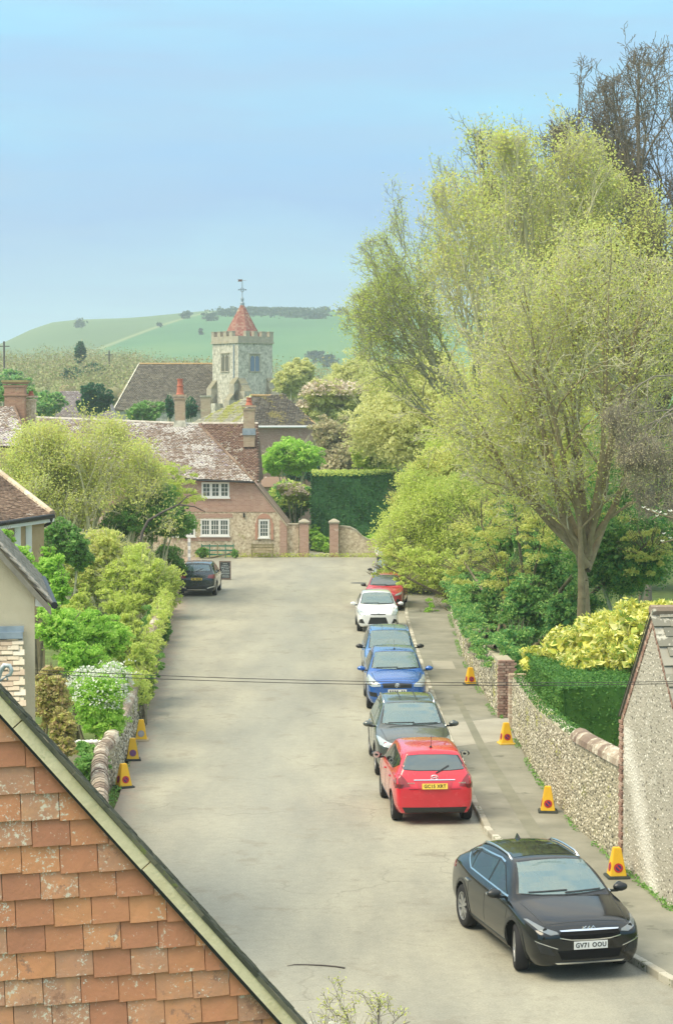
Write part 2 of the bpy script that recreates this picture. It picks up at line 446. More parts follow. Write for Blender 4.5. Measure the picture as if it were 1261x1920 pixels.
def bush(name, base, lobes, n, size, leaf, seed, label, cat='shrub', group=None, stems=4, bark='bark', up=0.35, flowers=None, core=True, asp=0.55, twigs=0):
    """lobes are given in world space; a core of foliage, leaves on it, and woody stems to the ground"""
    rng = np.random.default_rng(seed); root = empty(name, base, 0, label, cat, group); b = np.array(base)
    L = [(np.array(c), np.array(r)) for c, r in lobes]
    C = lobes_points(rng, L, n)
    C = C[C[:, 2] > base[2] + 0.02]
    V, F = leaves_np(rng, C, size, up=up, asp=asp)
    stuff(link('leaves', np_mesh('leaves', V - b, F), leaf, root))
    if core:
        k_ = max(200, int(n * .32)); w_ = np.array([l[1].prod() for l in L]); cnt_ = rng.multinomial(k_, w_ / w_.sum()); IC = []
        for (c, r), kk in zip(L, cnt_):
            d = rng.normal(size=(kk, 3)); d /= np.linalg.norm(d, axis=1)[:, None]; IC.append(c + d * r * (rng.uniform(0, 1, (kk, 1)) ** .5) * .80)
        IC = np.concatenate(IC); IC = IC[IC[:, 2] > base[2] + .05]; V, F = leaves_np(rng, IC, size * 2.1, up=up, asp=.75)
        stuff(link('inner_foliage', np_mesh('inner_foliage', V - b, F), leaf, root))
    S = []
    for k in range(stems):
        c, r = L[k % len(L)]
        p0 = Vector(base) + Vector((rng.normal() * .08, rng.normal() * .08, -0.05)); p1 = Vector(c) + Vector((0, 0, r[2] * .4))
        pm = p0.lerp(p1, .5) + Vector((rng.normal() * .12, rng.normal() * .12, 0)); rr = 0.02 + 0.012 * (p1 - p0).length
        S += [(*p0, *pm, rr, rr * .7), (*pm, *p1, rr * .7, rr * .3)]
    for k in range(twigs):
        c, r = L[rng.integers(len(L))]; d = rng.normal(size=3); d[2] = abs(d[2]) * .8; d /= np.linalg.norm(d)
        p0 = np.array(c) + d * np.array(r) * .6; p1 = np.array(c) + d * np.array(r) * rng.uniform(1.05, 1.3) + np.array((0, 0, .1))
        S.append((*p0, *p1, size * .1, size * .04))
    V, F = segs_np(S, 5); stuff(link('stems', np_mesh('stems', V - b, F), MATS[bark], root))
    if flowers:
        m, fn, fs, sh = flowers
        d = rng.normal(size=(fn * 4, 3)); d[:, 2] = np.abs(d[:, 2]) * .9 + .05; d /= np.linalg.norm(d, axis=1)[:, None]; jj = rng.integers(0, len(L), fn * 4)
        C = np.array([l[0] for l in L])[jj] + d * np.array([l[1] for l in L])[jj] * rng.uniform(sh[0], sh[1], (fn * 4, 1)); C = C[C[:, 2] > np.array([l[0][2] for l in L]).mean() - 0.1][:fn]
        V, F = leaves_np(rng, C, fs, up=.8, asp=.9); stuff(link('blossom', np_mesh('blossom', V - b, F), m, root))
    return root

def hedge_box(name, cnr, h0, h1, leaf, n, size, seed, label, cat='hedge', bulge=0.05):
    """clipped hedge over the quadrilateral cnr (four xy), from h0 to h1"""
    rng = np.random.default_rng(seed); c = np.mean(np.array(cnr), axis=0); base = (c[0], c[1], h0)
    root = empty(name, base, 0, label, cat)
    q = [np.array(p) for p in cnr]; m = MB(); N = 10
    def addface(fn):
        vs = [fn(i / N, j / N) for j in range(N + 1) for i in range(N + 1)]
        m.add(vs, [(j * (N + 1) + i, j * (N + 1) + i + 1, (j + 1) * (N + 1) + i + 1, (j + 1) * (N + 1) + i) for j in range(N) for i in range(N)])
    pts = []; area = []
    faces = []
    for k in range(4):
        a, d = q[k], q[(k + 1) % 4]
        faces.append((np.array([*a, h0]), np.array([*(d - a), 0]), np.array([0, 0, h1 - h0])))
    faces.append((np.array([*q[0], h1]), np.array([*(q[1] - q[0]), 0]), np.array([*(q[3] - q[0]), 0])))
    ctr = np.array([c[0], c[1], (h0 + h1) / 2])
    for (o, u, v) in faces:
        nrm = np.cross(u, v); A = np.linalg.norm(nrm); nrm = nrm / A
        if np.dot(nrm, o + u / 2 + v / 2 - ctr) < 0: nrm = -nrm
        k = int(n * A / sum(np.linalg.norm(np.cross(f[1], f[2])) for f in faces))
        st = rng.uniform(-0.01, 1.01, (k, 2)); X = o + st[:, :1] * u + st[:, 1:] * v
        X += nrm * (rng.normal(size=(k, 1)) * size * .35 + bulge * np.sin(X[:, :1] * 2.1 + X[:, 1:2] * 1.7 + X[:, 2:] * 2.3))
        pts.append(X)
        addface(lambda s, t: tuple(o + u * s + v * t - nrm * (size * .3 + 0.02) + nrm * bulge * math.sin((o + u * s + v * t) @ np.array([2.1, 1.7, 2.3])) - np.array(base)))
    V, F = leaves_np(rng, np.concatenate(pts), size); b = np.array(base)
    stuff(link('leaves', np_mesh('leaves', V - b, F), leaf, root))
    m.build('inner_foliage', leaf, root)
    return root

# ================================================================== SETTING
bark = surf('bark', [(0.3, (0.10, 0.085, 0.055)), (0.7, (0.26, 0.235, 0.15))], 4, 0.95, 0.5, 30)
bark_pale = surf('bark_pale', [(0.3, (0.42, 0.41, 0.26)), (0.7, (0.66, 0.64, 0.44))], 4, 0.95, 0.4, 30)
bark_dark = surf('bark_dark', [(0.3, (0.07, 0.06, 0.055)), (0.7, (0.15, 0.135, 0.12))], 4, 0.95, 0.4, 30)

def road_mat():
    m, nt, b = new_mat('road_tarmac')
    v = _world(nt, (1, 0.25, 1)); v2 = _world(nt)
    r = _ramp(nt, [(0.28, (0.235, 0.235, 0.195)), (0.5, (0.32, 0.31, 0.245)), (0.72, (0.40, 0.385, 0.295))]); nt.links.new(_noise(nt, v, 0.55, 5, .6), r.inputs[0]); c = r.outputs[0]
    # grey worn wheel lane wandering down the middle
    g = nt.nodes.new('ShaderNodeNewGeometry'); sp = nt.nodes.new('ShaderNodeSeparateXYZ'); nt.links.new(g.outputs['Position'], sp.inputs[0])
    n1 = _noise(nt, v, 0.3, 3)
    xx = _math(nt, 'ADD', sp.outputs['X'], _math(nt, 'MULTIPLY', _math(nt, 'SUBTRACT', n1, .5), 2.5))
    lane = _math(nt, 'SUBTRACT', 1.0, _math(nt, 'ABSOLUTE', _math(nt, 'DIVIDE', _math(nt, 'ADD', xx, 1.7), 2.2)), True)
    c = _mix(nt, _math(nt, 'MULTIPLY', lane, .55), c, (0.275, 0.285, 0.25))
    # pinkish gravel swept against the left edge
    e = _math(nt, 'ADD', sp.outputs['X'], _math(nt, 'MULTIPLY', sp.outputs['Y'], 0.049))
    e = _math(nt, 'ADD', e, _math(nt, 'MULTIPLY', _math(nt, 'SUBTRACT', _noise(nt, v2, 1.3, 5, .7), .5), 1.6))
    ge = _ramp(nt, [(0.0, (1, 1, 1)), (0.35, (0, 0, 0))]); nt.links.new(_math(nt, 'DIVIDE', _math(nt, 'ADD', e, 2.9), 2.5), ge.inputs[0])
    c = _mix(nt, _math(nt, 'MULTIPLY', ge.outputs[0], .9), c, (0.40, 0.295, 0.22))
    pr = _ramp(nt, [(0.36, (1, 1, 1)), (0.44, (0, 0, 0))]); nt.links.new(_noise(nt, v2, 0.9, 7, .72), pr.inputs[0])
    c = _mix(nt, _math(nt, 'MULTIPLY', pr.outputs[0], .5), c, (0.23, 0.21, 0.16))
    fr = _ramp(nt, [(0.3, (0.78, 0.78, 0.78)), (0.7, (1.12, 1.12, 1.12))]); nt.links.new(_noise(nt, v2, 28, 4, .75), fr.inputs[0])
    c = _mix(nt, 1.0, c, fr.outputs[0], 'MULTIPLY')
    vo = nt.nodes.new('ShaderNodeTexVoronoi'); vo.feature = 'DISTANCE_TO_EDGE'; vo.inputs['Scale'].default_value = 0.33
    vm = nt.nodes.new('ShaderNodeVectorMath'); vm.operation = 'ADD'; nz = nt.nodes.new('ShaderNodeTexNoise'); nz.inputs['Scale'].default_value = 1.2; nz.inputs['Detail'].default_value = 6; nt.links.new(v2, nz.inputs['Vector']); nt.links.new(v2, vm.inputs[0]); nt.links.new(nz.outputs['Color'], vm.inputs[1]); nt.links.new(vm.outputs[0], vo.inputs['Vector'])
    ck = _ramp(nt, [(0.0, (1, 1, 1)), (0.010, (0, 0, 0))]); nt.links.new(vo.outputs['Distance'], ck.inputs[0])
    ckm = _ramp(nt, [(0.5, (0, 0, 0)), (0.62, (1, 1, 1))]); nt.links.new(_noise(nt, v2, 0.22, 2), ckm.inputs[0])
    c = _mix(nt, _math(nt, 'MULTIPLY', _math(nt, 'MULTIPLY', ck.outputs[0], ckm.outputs[0]), .45), c, (0.13, 0.12, 0.09))
    gr = _ramp(nt, [(0.62, (0, 0, 0)), (0.68, (1, 1, 1))]); nt.links.new(_noise(nt, v2, 3.1, 8, .8), gr.inputs[0])
    c = _mix(nt, _math(nt, 'MULTIPLY', gr.outputs[0], .30), c, (0.20, 0.185, 0.14))
    fr2 = _ramp(nt, [(0.3, (0.9, 0.9, 0.9)), (0.7, (1.08, 1.08, 1.08))]); nt.links.new(_noise(nt, v2, 5, 6, .75), fr2.inputs[0])
    c = _mix(nt, 1.0, c, fr2.outputs[0], 'MULTIPLY')
    nt.links.new(c, b.inputs['Base Color']); b.inputs['Roughness'].default_value = 0.88; b.inputs['Specular IOR Level'].default_value = 0.3
    _bump(nt, b, _noise(nt, v2, 60, 4), 0.35, 0.01)
    return m
road_m = road_mat()
pave_m = surf('pavement_tarmac', [(0.28, (0.17, 0.17, 0.135)), (0.5, (0.235, 0.23, 0.18)), (0.72, (0.31, 0.30, 0.24))], 0.8, 0.9, 0.35, 60,
              spots=[((0.15, 0.15, 0.115), 1.2, 0.60)])
conc_m = surf('drive_concrete', [(0.3, (0.29, 0.275, 0.22)), (0.7, (0.38, 0.36, 0.29))], 1.2, 0.9, 0.3, 40)
kerb_m = pieces('kerb_granite', [(0.2, (0.30, 0.28, 0.22)), (0.5, (0.42, 0.40, 0.32)), (0.85, (0.52, 0.50, 0.42))], spots=[((0.12, 0.14, 0.06), 9, 0.60)])
grass_m = surf('grass_ground', [(0.3, (0.07, 0.10, 0.025)), (0.7, (0.14, 0.20, 0.05))], 2.5, 0.95, 0.5, 30)
soil_m = surf('garden_soil', [(0.3, (0.07, 0.075, 0.03)), (0.7, (0.13, 0.14, 0.06))], 1.5, 0.95, 0.5, 20)

# terrain sheet reaching the horizon
gx_, gy_ = np.array([-5000, -1500, -400, -120, -40, -15, 0, 15, 40, 120, 400, 1500, 5000.]), np.array([-60, 0, 20, 40, 60, 80, 100, 120, 150, 200, 400, 700, 1500, 3000, 7000.])
GX, GY = np.meshgrid(gx_, gy_); GI = np.arange(GX.size).reshape(GX.shape)
struct(link('ground', np_mesh('ground', np.stack([GX, GY, GX * 0 - 0.06], -1).reshape(-1, 3), np.stack([GI[:-1, :-1], GI[:-1, 1:], GI[1:, 1:], GI[1:, :-1]], -1).reshape(-1, 4)), grass_m))
ROAD_L = [(-6.2, 6), (-5.6, 18), (-5.0, 30), (-4.55, 38), (-4.75, 44), (-5.2, 52), (-6.0, 66), (-6.75, 80), (-7.4, 88), (-8.6, 93), (-12, 97), (-19, 101), (-24, 112), (-24, 122.2)]
KERB = [(7.2, 20), (6.1, 25.5), (4.85, 29.1), (4.45, 30.4), (3.65, 34.5), (2.98, 39.9), (2.88, 43), (2.85, 50), (2.8, 60), (2.8, 72), (2.86, 84), (3.2, 95), (4.2, 108), (6.5, 121)]
struct(sheet('road', ROAD_L + [(-3.0, 122.4), (-2.0, 122.4), (0.5, 122.6), (6.5, 122.4)] + KERB[::-1] + [(9, 6)], road_m, z=0.0))
PAVE_R = [(9.5, 20), (7.3, 25), (6.2, 29.5), (5.70, 32.7), (5.2, 36.6), (4.85, 39.5), (4.62, 43), (4.56, 48.7), (4.58, 52.8), (7, 53.0), (7, 55.1), (4.42, 55.2), (4.36, 69), (4.78, 84), (5.2, 95), (6.2, 108), (8.0, 121)]
struct(sheet('pavement', [Vector((x, y, 0.10)) for x, y in KERB] + [Vector((x, y, 0.10)) for x, y in PAVE_R[::-1]], pave_m, thick=0.14))
struct(sheet('driveway', [(2.98, 50.2, .104), (2.96, 54.0, .104), (4.3, 55.0, .104), (7, 55.0, .104), (7, 53.1, .104), (4.5, 52.6, .104), (4.3, 51.2, .104)], conc_m))
struct(sheet('drain_cover', [(3.2, 66, .105), (3.9, 66, .105), (3.9, 68.3, .105), (3.2, 68.3, .105)], conc_m))
# long repair trench down the pavement
pat_m = surf('tarmac_repair', [(0.3, (0.17, 0.17, 0.125)), (0.7, (0.24, 0.235, 0.175))], 1.5, 0.9, 0.3, 60)
struct(sheet('pavement_repair', [(3.86, 36, .108), (3.62, 44, .108), (3.50, 50, .108), (3.45, 60, .108), (3.62, 60, .108), (3.72, 50, .108), (3.9, 44, .108), (4.2, 36, .108)], pat_m))
# kerb stones, each a piece
kerb = struct(empty('kerb', (2.9, 50, 0)))
rk = random.Random(3); km = None; acc = 0.0; L0 = 0.42; nk = 0
for (a, b) in zip(KERB[1:-2], KERB[2:-1]):
    A, B = Vector((*a, 0)), Vector((*b, 0)); d = (B - A); n = d.length; d.normalize(); s = acc
    while s < n:
        c = A + d * (s + L0 / 2) + Vector((-d.y, d.x, 0)) * (-0.06)
        if km is None:
            mb = MB(); mb.box((0, 0, 0), (L0 - .012, 0.13, 0.2)); o = mb.build('kerb_stone', kerb_m, kerb); km = o.data
            bm = bmesh.new(); bm.from_mesh(km); bmesh.ops.bevel(bm, geom=bm.edges[:], offset=.012, segments=1, affect='EDGES'); bm.to_mesh(km); bm.free()
        else: o = link('kerb_stone', km, None, kerb)
        o.location = Vector((c.x, c.y, 0.014 + rk.uniform(-.004, .004))) - kerb.location; o.rotation_euler = (0, 0, math.atan2(d.y, d.x) + rk.uniform(-.01, .01))
        s += L0; nk += 1
    acc = s - n

# ------------------------------------------------------------------ hill
def hill_mat():
    m, nt, b = new_mat('downland_turf'); v = _world(nt, (1, 1, 3))
    r = _ramp(nt, [(0.3, (0.055, 0.135, 0.06)), (0.5, (0.08, 0.18, 0.075)), (0.7, (0.12, 0.21, 0.08))]); nt.links.new(_noise(nt, v, 0.006, 6, .6), r.inputs[0])
    g = nt.nodes.new('ShaderNodeNewGeometry'); sp = nt.nodes.new('ShaderNodeSeparateXYZ'); nt.links.new(g.outputs['Position'], sp.inputs[0])
    # the old field boundary running up the slope: browner rough pasture to the left of it
    e = _math(nt, 'SUBTRACT', sp.outputs['X'], _math(nt, 'MULTIPLY', _math(nt, 'SUBTRACT', sp.outputs['Y'], 900), 0.16))
    e = _math(nt, 'ADD', e, 165); k = _math(nt, 'MULTIPLY', e, 0.2, True)
    c = _mix(nt, k, _mix(nt, .45, r.outputs[0], (0.14, 0.15, 0.08)), r.outputs[0])
    ln = _math(nt, 'SUBTRACT', 1.0, _math(nt, 'ABSOLUTE', _math(nt, 'MULTIPLY', e, .25)), True)
    c = _mix(nt, _math(nt, 'MULTIPLY', ln, .6), c, (0.30, 0.33, 0.16))
    nt.links.new(c, b.inputs['Base Color']); b.inputs['Roughness'].default_value = 1.0; b.inputs['Specular IOR Level'].default_value = 0.1
    return m
hill_m = hill_mat()
RPX = [-400, -60, 0, 20, 60, 100, 150, 200, 330, 460, 610, 700, 900, 1261, 1700]
RPY = [700, 662, 648, 640, 622, 608, 600, 596, 591, 583, 584, 587, 592, 602, 640]
YR = 1500.0
def ridge_z(x, y=YR):
    px = CX + x / np.minimum(y, YR) * F_PX; return 8.2 + (HZ - np.interp(px, RPX, RPY)) / F_PX * YR
def hill_z(x, y):
    t = np.clip((y - 620) / (YR - 620), 0, 1.0); s = t * t * (3 - 2 * t) * .55 + t * .45
    z = (ridge_z(x, y) + 1.2 * np.sin(x * .05)) * s
    z += 2.5 * np.sin(x * .011 + y * .006) * s * (1 - s) * 2
    back = np.clip((y - YR) / 900, 0, 1); return np.maximum(z * (1 - back * back * .9), -3) - 1.0 * (1 - np.clip(t * 8, 0, 1))
xs = np.linspace(-700, 700, 180); ys = np.concatenate([np.linspace(600, 1500, 60), np.linspace(1530, 2400, 14)])
XX, YY = np.meshgrid(xs, ys); ZZ = hill_z(XX, YY); nx, ny = len(xs), len(ys)
I = np.arange(nx * ny).reshape(ny, nx)
Fh = np.stack([I[:-1, :-1], I[:-1, 1:], I[1:, 1:], I[1:, :-1]], -1).reshape(-1, 4)
struct(link('hills', np_mesh('hills', np.stack([XX, YY, ZZ], -1).reshape(-1, 3), Fh), hill_m, smooth=True))
scrub_m = leafm('scrub_leaf', [(0.035, 0.06, 0.03), (0.06, 0.09, 0.04), (0.09, 0.12, 0.05)], .1)
rng = np.random.default_rng(5); pts = []
for (px, py, w, h, n) in [(480, 590, 60, 3.2, 2200), (560, 592, 50, 4, 1700), (430, 592, 30, 2.5, 500), (607, 586, 10, 3, 250), (350, 597, 10, 2, 150), (152, 613, 10, 4, 260),
                          (377, 628, 3, 2, 80), (590, 597, 22, 2, 500), (300, 612, 5, 1.5, 60), (640, 590, 8, 2, 120), (590, 675, 14, 3, 300), (615, 683, 14, 3, 300), (395, 600, 14, 2, 250), (520, 588, 70, 2, 1500)]:
    for _ in range(n):
        qx = px + rng.normal() * w * .45; qy = py + rng.normal() * h * .6
        # walk the slope for the place that projects to this row
        yy = np.linspace(1495, 700, 40); xx = (qx - CX) / F_PX * yy; zz = hill_z(xx, yy); pr = HZ - (zz - 8.2) / yy * F_PX
        i = np.argmin(abs(pr - qy)); pts.append((xx[i], yy[i], zz[i] + rng.uniform(0, 3.5) * (1 if h > 1.6 else .5)))
V, Fq = leaves_np(rng, np.array(pts), 1.9, asp=.9)
stuff(link('hill_scrub', np_mesh('hill_scrub', V, Fq), scrub_m)); tag(bpy.data.objects['hill_scrub'], 'dark scrub and gorse growing along the crest of the green down', 'scrub')

# ================================================================== PIECES: tiles, flints, bricks
def tile_field(parent, name, o, u, v, poly, tw, gauge, mat, thick=.018, lift=.022, indiv=None, seed=0, gap=.004, jit=.006, skew=0.0, rest='stuff', bond=True, cutl=None):
    """tiles over the plane o + s*u + t*v (u along, v up the slope), clipped to poly in metres. indiv(s,t)->True: a part of its own"""
    rn = random.Random(seed); o = Vector(o); u = Vector(u).normalized(); v = Vector(v).normalized(); n = u.cross(v).normalized()
    p0 = parent.location if parent else Vector((0, 0, 0))
    s0, s1 = min(p[0] for p in poly), max(p[0] for p in poly); t0, t1 = min(p[1] for p in poly), max(p[1] for p in poly)
    V, F = [], []; shared = {}
    corners = lambda w, h: [(-w / 2, 0, lift), (w / 2, 0, lift), (w / 2, h, 0.003), (-w / 2, h, 0.003), (-w / 2, 0, lift - thick), (w / 2, 0, lift - thick), (w / 2, h, 0.003 - thick), (-w / 2, h, 0.003 - thick)]
    fc = [(0, 1, 2, 3), (4, 5, 1, 0), (5, 6, 2, 1), (7, 4, 0, 3)]
    r = 0; t = t0; cnt = 0
    M = Matrix((u, v, n)).transposed()
    while t < t1:
        s = s0 - tw * (0.5 if (r % 2 and bond) else 0) - tw * (.1 if bond != 'loose' else .45) * rn.random()
        while s < s1 + tw:
            cs, ct = s + tw / 2, t + gauge / 2
            cutme = False
            if cutl:      # cutl = (point, outward normal) in s,t: tiles crossing the line are cut along it
                ds = [((cs + a_ - cutl[0][0]) * cutl[1][0] + (t + skew * cs + b_ - cutl[0][1]) * cutl[1][1]) for a_ in (-tw / 2, tw / 2) for b_ in (0, gauge * 1.35)]
                if min(ds) > 0: s += tw; continue
                cutme = max(ds) > 0
            if inpoly(cs, ct + skew * cs, poly):
                w = tw - gap; dz = rn.uniform(-jit, jit) * .5; dt = rn.uniform(-jit, jit); rot = rn.uniform(-1, 1) * jit * 1.2
                if indiv and indiv(cs, ct):
                    key = rn.randrange(4)
                    if key not in shared:
                        me = bpy.data.meshes.new(name); cc = corners(w, gauge * 1.35)
                        bow = [0, .003, .005, -.002][key]
                        cc = cc[:4] + cc[4:]
                        vs = cc + [(0, 0, lift + bow), (0, gauge * 1.35, .003), (0, 0, lift - thick + bow)]
                        me.from_pydata(vs, [], [(0, 8, 9, 3), (8, 1, 2, 9), (4, 10, 8, 0), (10, 5, 1, 8), (5, 6, 2, 1), (7, 4, 0, 3)]); me.materials.append(mat); shared[key] = me
                    ob = link(name, shared[key], None, parent)
                    R3 = M @ Matrix.Rotation(rot + math.atan(-skew), 3, 'Z')
                    ML = Matrix.Translation(o + u * cs + v * (t + dt + skew * cs) + n * dz - p0) @ R3.to_4x4(); ob.matrix_local = ML; cnt += 1
                    if cutme:
                        ob.data = ob.data.copy(); Mi = ML.inverted(); pc = Mi @ (o + u * cutl[0][0] + v * cutl[0][1] - p0); nc = Mi.to_3x3() @ (u * cutl[1][0] + v * cutl[1][1])
                        bm = bmesh.new(); bm.from_mesh(ob.data); bmesh.ops.bisect_plane(bm, geom=bm.verts[:] + bm.edges[:] + bm.faces[:], plane_co=pc, plane_no=nc.normalized(), clear_outer=True)
                        bm.to_mesh(ob.data); nf = len(bm.faces); bm.free()
                        if nf == 0: bpy.data.objects.remove(ob); cnt -= 1
                else:
                    b = len(V)
                    cr, sr = math.cos(rot), math.sin(rot)
                    for (a, c, e) in corners(w, gauge * 1.15):
                        a, c = a * cr - c * sr, a * sr + c * cr
                        V.append(tuple(o + u * (cs + a) + v * (t + c + dt + skew * cs) + n * (e + dz) - p0))
                    F += [tuple(i + b for i in f) for f in fc]
            s += tw
        t += gauge; r += 1
    if V:
        ob = link(name + 's' if not name.endswith('s') else name, np_mesh(name, V, F), mat, parent)
        if rest: ob['kind'] = rest
    return cnt

_bt = MB().blob((0, 0, 0), (1, 1, 1), 4, .18, 6, 4)
FT_V = np.array(_bt.v); FT_F = [f for f in _bt.f]
FT_Fq = np.array([f if len(f) == 4 else (f[0], f[1], f[2], f[2]) for f in _bt.f])
def flint_field(parent, o, u, v, poly, mat, pitch=.11, size=.05, seed=0, n_ind=300, near=None, coursed=True, sag=0.0, name='flint', zlift=0.0, top=None, curve=None, flat=.5):
    """rounded flints set proud of a wall face; the nearest n_ind are parts, the rest one mass. curve(s)->(point,u,n) follows a bent wall"""
    rn = random.Random(seed); o = Vector(o); u = Vector(u).normalized(); v = Vector(v).normalized(); n = u.cross(v).normalized(); p0 = parent.location
    s0, s1 = min(p[0] for p in poly), max(p[0] for p in poly); t0, t1 = min(p[1] for p in poly), max(p[1] for p in poly)
    items = []; r = 0; t = t0 + pitch * .4
    while t < t1:
        s = s0 + rn.random() * pitch
        while s < s1:
            cs = s + rn.uniform(-.2, .2) * pitch; ct = t + rn.uniform(-.3, .3) * pitch
            if inpoly(cs, ct, poly):
                if curve: q, uu, nn = curve(cs); pos = q + v * ct
                else: pos = o + u * cs + v * ct; uu, nn = u, n
                sz = size * (rn.uniform(.4, .75) if rn.random() < .4 else rn.uniform(.8, 1.45))
                items.append((pos, uu, nn, sz * rn.uniform(.85, 1.3), sz * rn.uniform(.55, .85), rn.uniform(-.5, .5)))
            s += pitch * rn.uniform(.8, 1.15)
        t += pitch * .82; r += 1
    items.sort(key=lambda it: (it[0] - Vector((0, 0, 8.2))).length)
    me = None
    for k, (pos, uu, nn, a, c, rot) in enumerate(items[:n_ind]):
        if me is None:
            me = bpy.data.meshes.new(name); me.from_pydata([tuple(x) for x in FT_V], [], FT_F); me.materials.append(mat); me.polygons.foreach_set('use_smooth', [True] * len(me.polygons))
        ob = link(name, me, None, parent)
        M = Matrix((uu, v, nn)).transposed() @ Matrix.Rotation(rot, 3, 'Z') @ Matrix.Diagonal((a, c, size * flat))
        ob.matrix_local = Matrix.Translation(pos - p0) @ M.to_4x4()
    V = []
    for (pos, uu, nn, a, c, rot) in items[n_ind:]:
        M = np.array(Matrix((uu, v, nn)).transposed() @ Matrix.Rotation(rot, 3, 'Z') @ Matrix.Diagonal((a, c, size * flat)))
        V.append(FT_V @ M.T + np.array(pos - p0))
    if V:
        nv = len(FT_V); fs = []
        me = bpy.data.meshes.new(name + 's'); Vn = np.concatenate(V)
        base = [f for f in FT_F]
        tri = []
        for f in base:
            tri.append((f[0], f[1], f[2]))
            if len(f) == 4: tri.append((f[0], f[2], f[3]))
        tri = np.array(tri); Fn = (tri[None] + (np.arange(len(V)) * nv)[:, None, None]).reshape(-1, 3)
        ob = link(name + 's', np_mesh(name + 's', Vn, Fn), mat, parent, smooth=True); ob['kind'] = 'stuff'
    return len(items)

_brick_me = {}
def brick_row(parent, pos_list, dims, mat, seed=0, name='brick'):
    """bricks at (pos, rz[, ry]) sharing one bevelled mesh"""
    key = (name, tuple(dims), mat.name)
    if key not in _brick_me:
        me = bpy.data.meshes.new(name); m = MB().box((0, 0, 0), dims); me.from_pydata(m.v, [], m.f)
        bm = bmesh.new(); bm.from_mesh(me); bmesh.ops.recalc_face_normals(bm, faces=bm.faces); bmesh.ops.bevel(bm, geom=bm.edges[:], offset=min(dims) * .08, segments=1, affect='EDGES'); bm.to_mesh(me); bm.free(); me.materials.append(mat)
        _brick_me[key] = me
    for it in pos_list:
        ob = link(name, _brick_me[key], None, parent); ob.location = Vector(it[0]) - parent.location
        ob.rotation_euler = it[1] if hasattr(it[1], '__len__') else (0, 0, it[1])

# ------------------------------------------------------------------ piece materials
red_tile_m = pieces('clay_wall_tile', [(0.1, (0.50, 0.22, 0.13)), (0.35, (0.62, 0.27, 0.145)), (0.6, (0.72, 0.33, 0.16)), (0.8, (0.56, 0.30, 0.19)), (0.95, (0.80, 0.42, 0.21))],
                    spots=[((0.42, 0.22, 0.14), 6, 0.66), ((0.78, 0.68, 0.52), 40, 0.625), ((0.82, 0.78, 0.64), 95, 0.645)], nscale=14, var=.7, bump=.5)
lichen_roof_m = pieces('lichened_roof_tile', [(0.1, (0.25, 0.18, 0.14)), (0.4, (0.36, 0.27, 0.21)), (0.7, (0.47, 0.37, 0.31)), (0.95, (0.40, 0.34, 0.33))],
                       spots=[((0.44, 0.37, 0.45), 4.0, 0.58), ((0.74, 0.69, 0.64), 5.2, 0.50), ((0.50, 0.44, 0.18), 2.0, 0.66)], nscale=6, bump=.2)
brown_roof_m = pieces('brown_roof_tile', [(0.1, (0.15, 0.105, 0.075)), (0.5, (0.24, 0.165, 0.12)), (0.95, (0.33, 0.245, 0.18))],
                      spots=[((0.62, 0.58, 0.50), 1.6, 0.66)], nscale=8, bump=.2)
grey_roof_m = pieces('grey_stone_roof', [(0.1, (0.16, 0.16, 0.13)), (0.5, (0.25, 0.24, 0.19)), (0.95, (0.36, 0.34, 0.28))], spots=[((0.30, 0.33, 0.12), 1.0, 0.62), ((0.5, 0.48, 0.40), 3.0, 0.60)], nscale=5, bump=.2)
dark_roof_m = pieces('church_roof_tile', [(0.1, (0.13, 0.11, 0.085)), (0.5, (0.19, 0.165, 0.13)), (0.95, (0.27, 0.235, 0.18))], spots=[((0.27, 0.24, 0.18), 0.8, 0.60), ((0.36, 0.30, 0.12), .5, 0.70)], nscale=2, bump=.2)
shed_tile_m = pieces('bleached_tile', [(0.1, (0.40, 0.31, 0.22)), (0.5, (0.56, 0.49, 0.36)), (0.9, (0.66, 0.62, 0.50))], spots=[((0.25, 0.2, 0.14), 6, .64)], nscale=10)
flint_m = pieces('knapped_flint', [(0.08, (0.11, 0.105, 0.085)), (0.28, (0.25, 0.235, 0.175)), (0.5, (0.40, 0.37, 0.27)), (0.72, (0.56, 0.52, 0.40)), (0.92, (0.74, 0.71, 0.60))], spots=[((0.36, 0.36, 0.12), 1.0, 0.60), ((0.10, 0.10, 0.07), 2.2, .66)], nscale=9, rough=.75)
flint_pale_m = pieces('pale_flint', [(0.08, (0.15, 0.145, 0.125)), (0.3, (0.32, 0.305, 0.25)), (0.55, (0.44, 0.42, 0.35)), (0.92, (0.66, 0.64, 0.56))], spots=[((0.45, 0.36, 0.14), 1.1, 0.66)], nscale=9, rough=.8)
mortar_m = surf('lime_mortar', [(0.3, (0.33, 0.30, 0.21)), (0.7, (0.46, 0.42, 0.31))], 2, .95, .6, 30, spots=[((0.26, 0.26, 0.12), 1.2, .60)])
mortar_pale_m = surf('pale_mortar', [(0.3, (0.37, 0.35, 0.285)), (0.7, (0.49, 0.46, 0.38))], 1.2, .95, .6, 40, spots=[((0.70, 0.68, 0.60), .8, .56), ((0.38, 0.35, 0.24), 1.8, .62)])
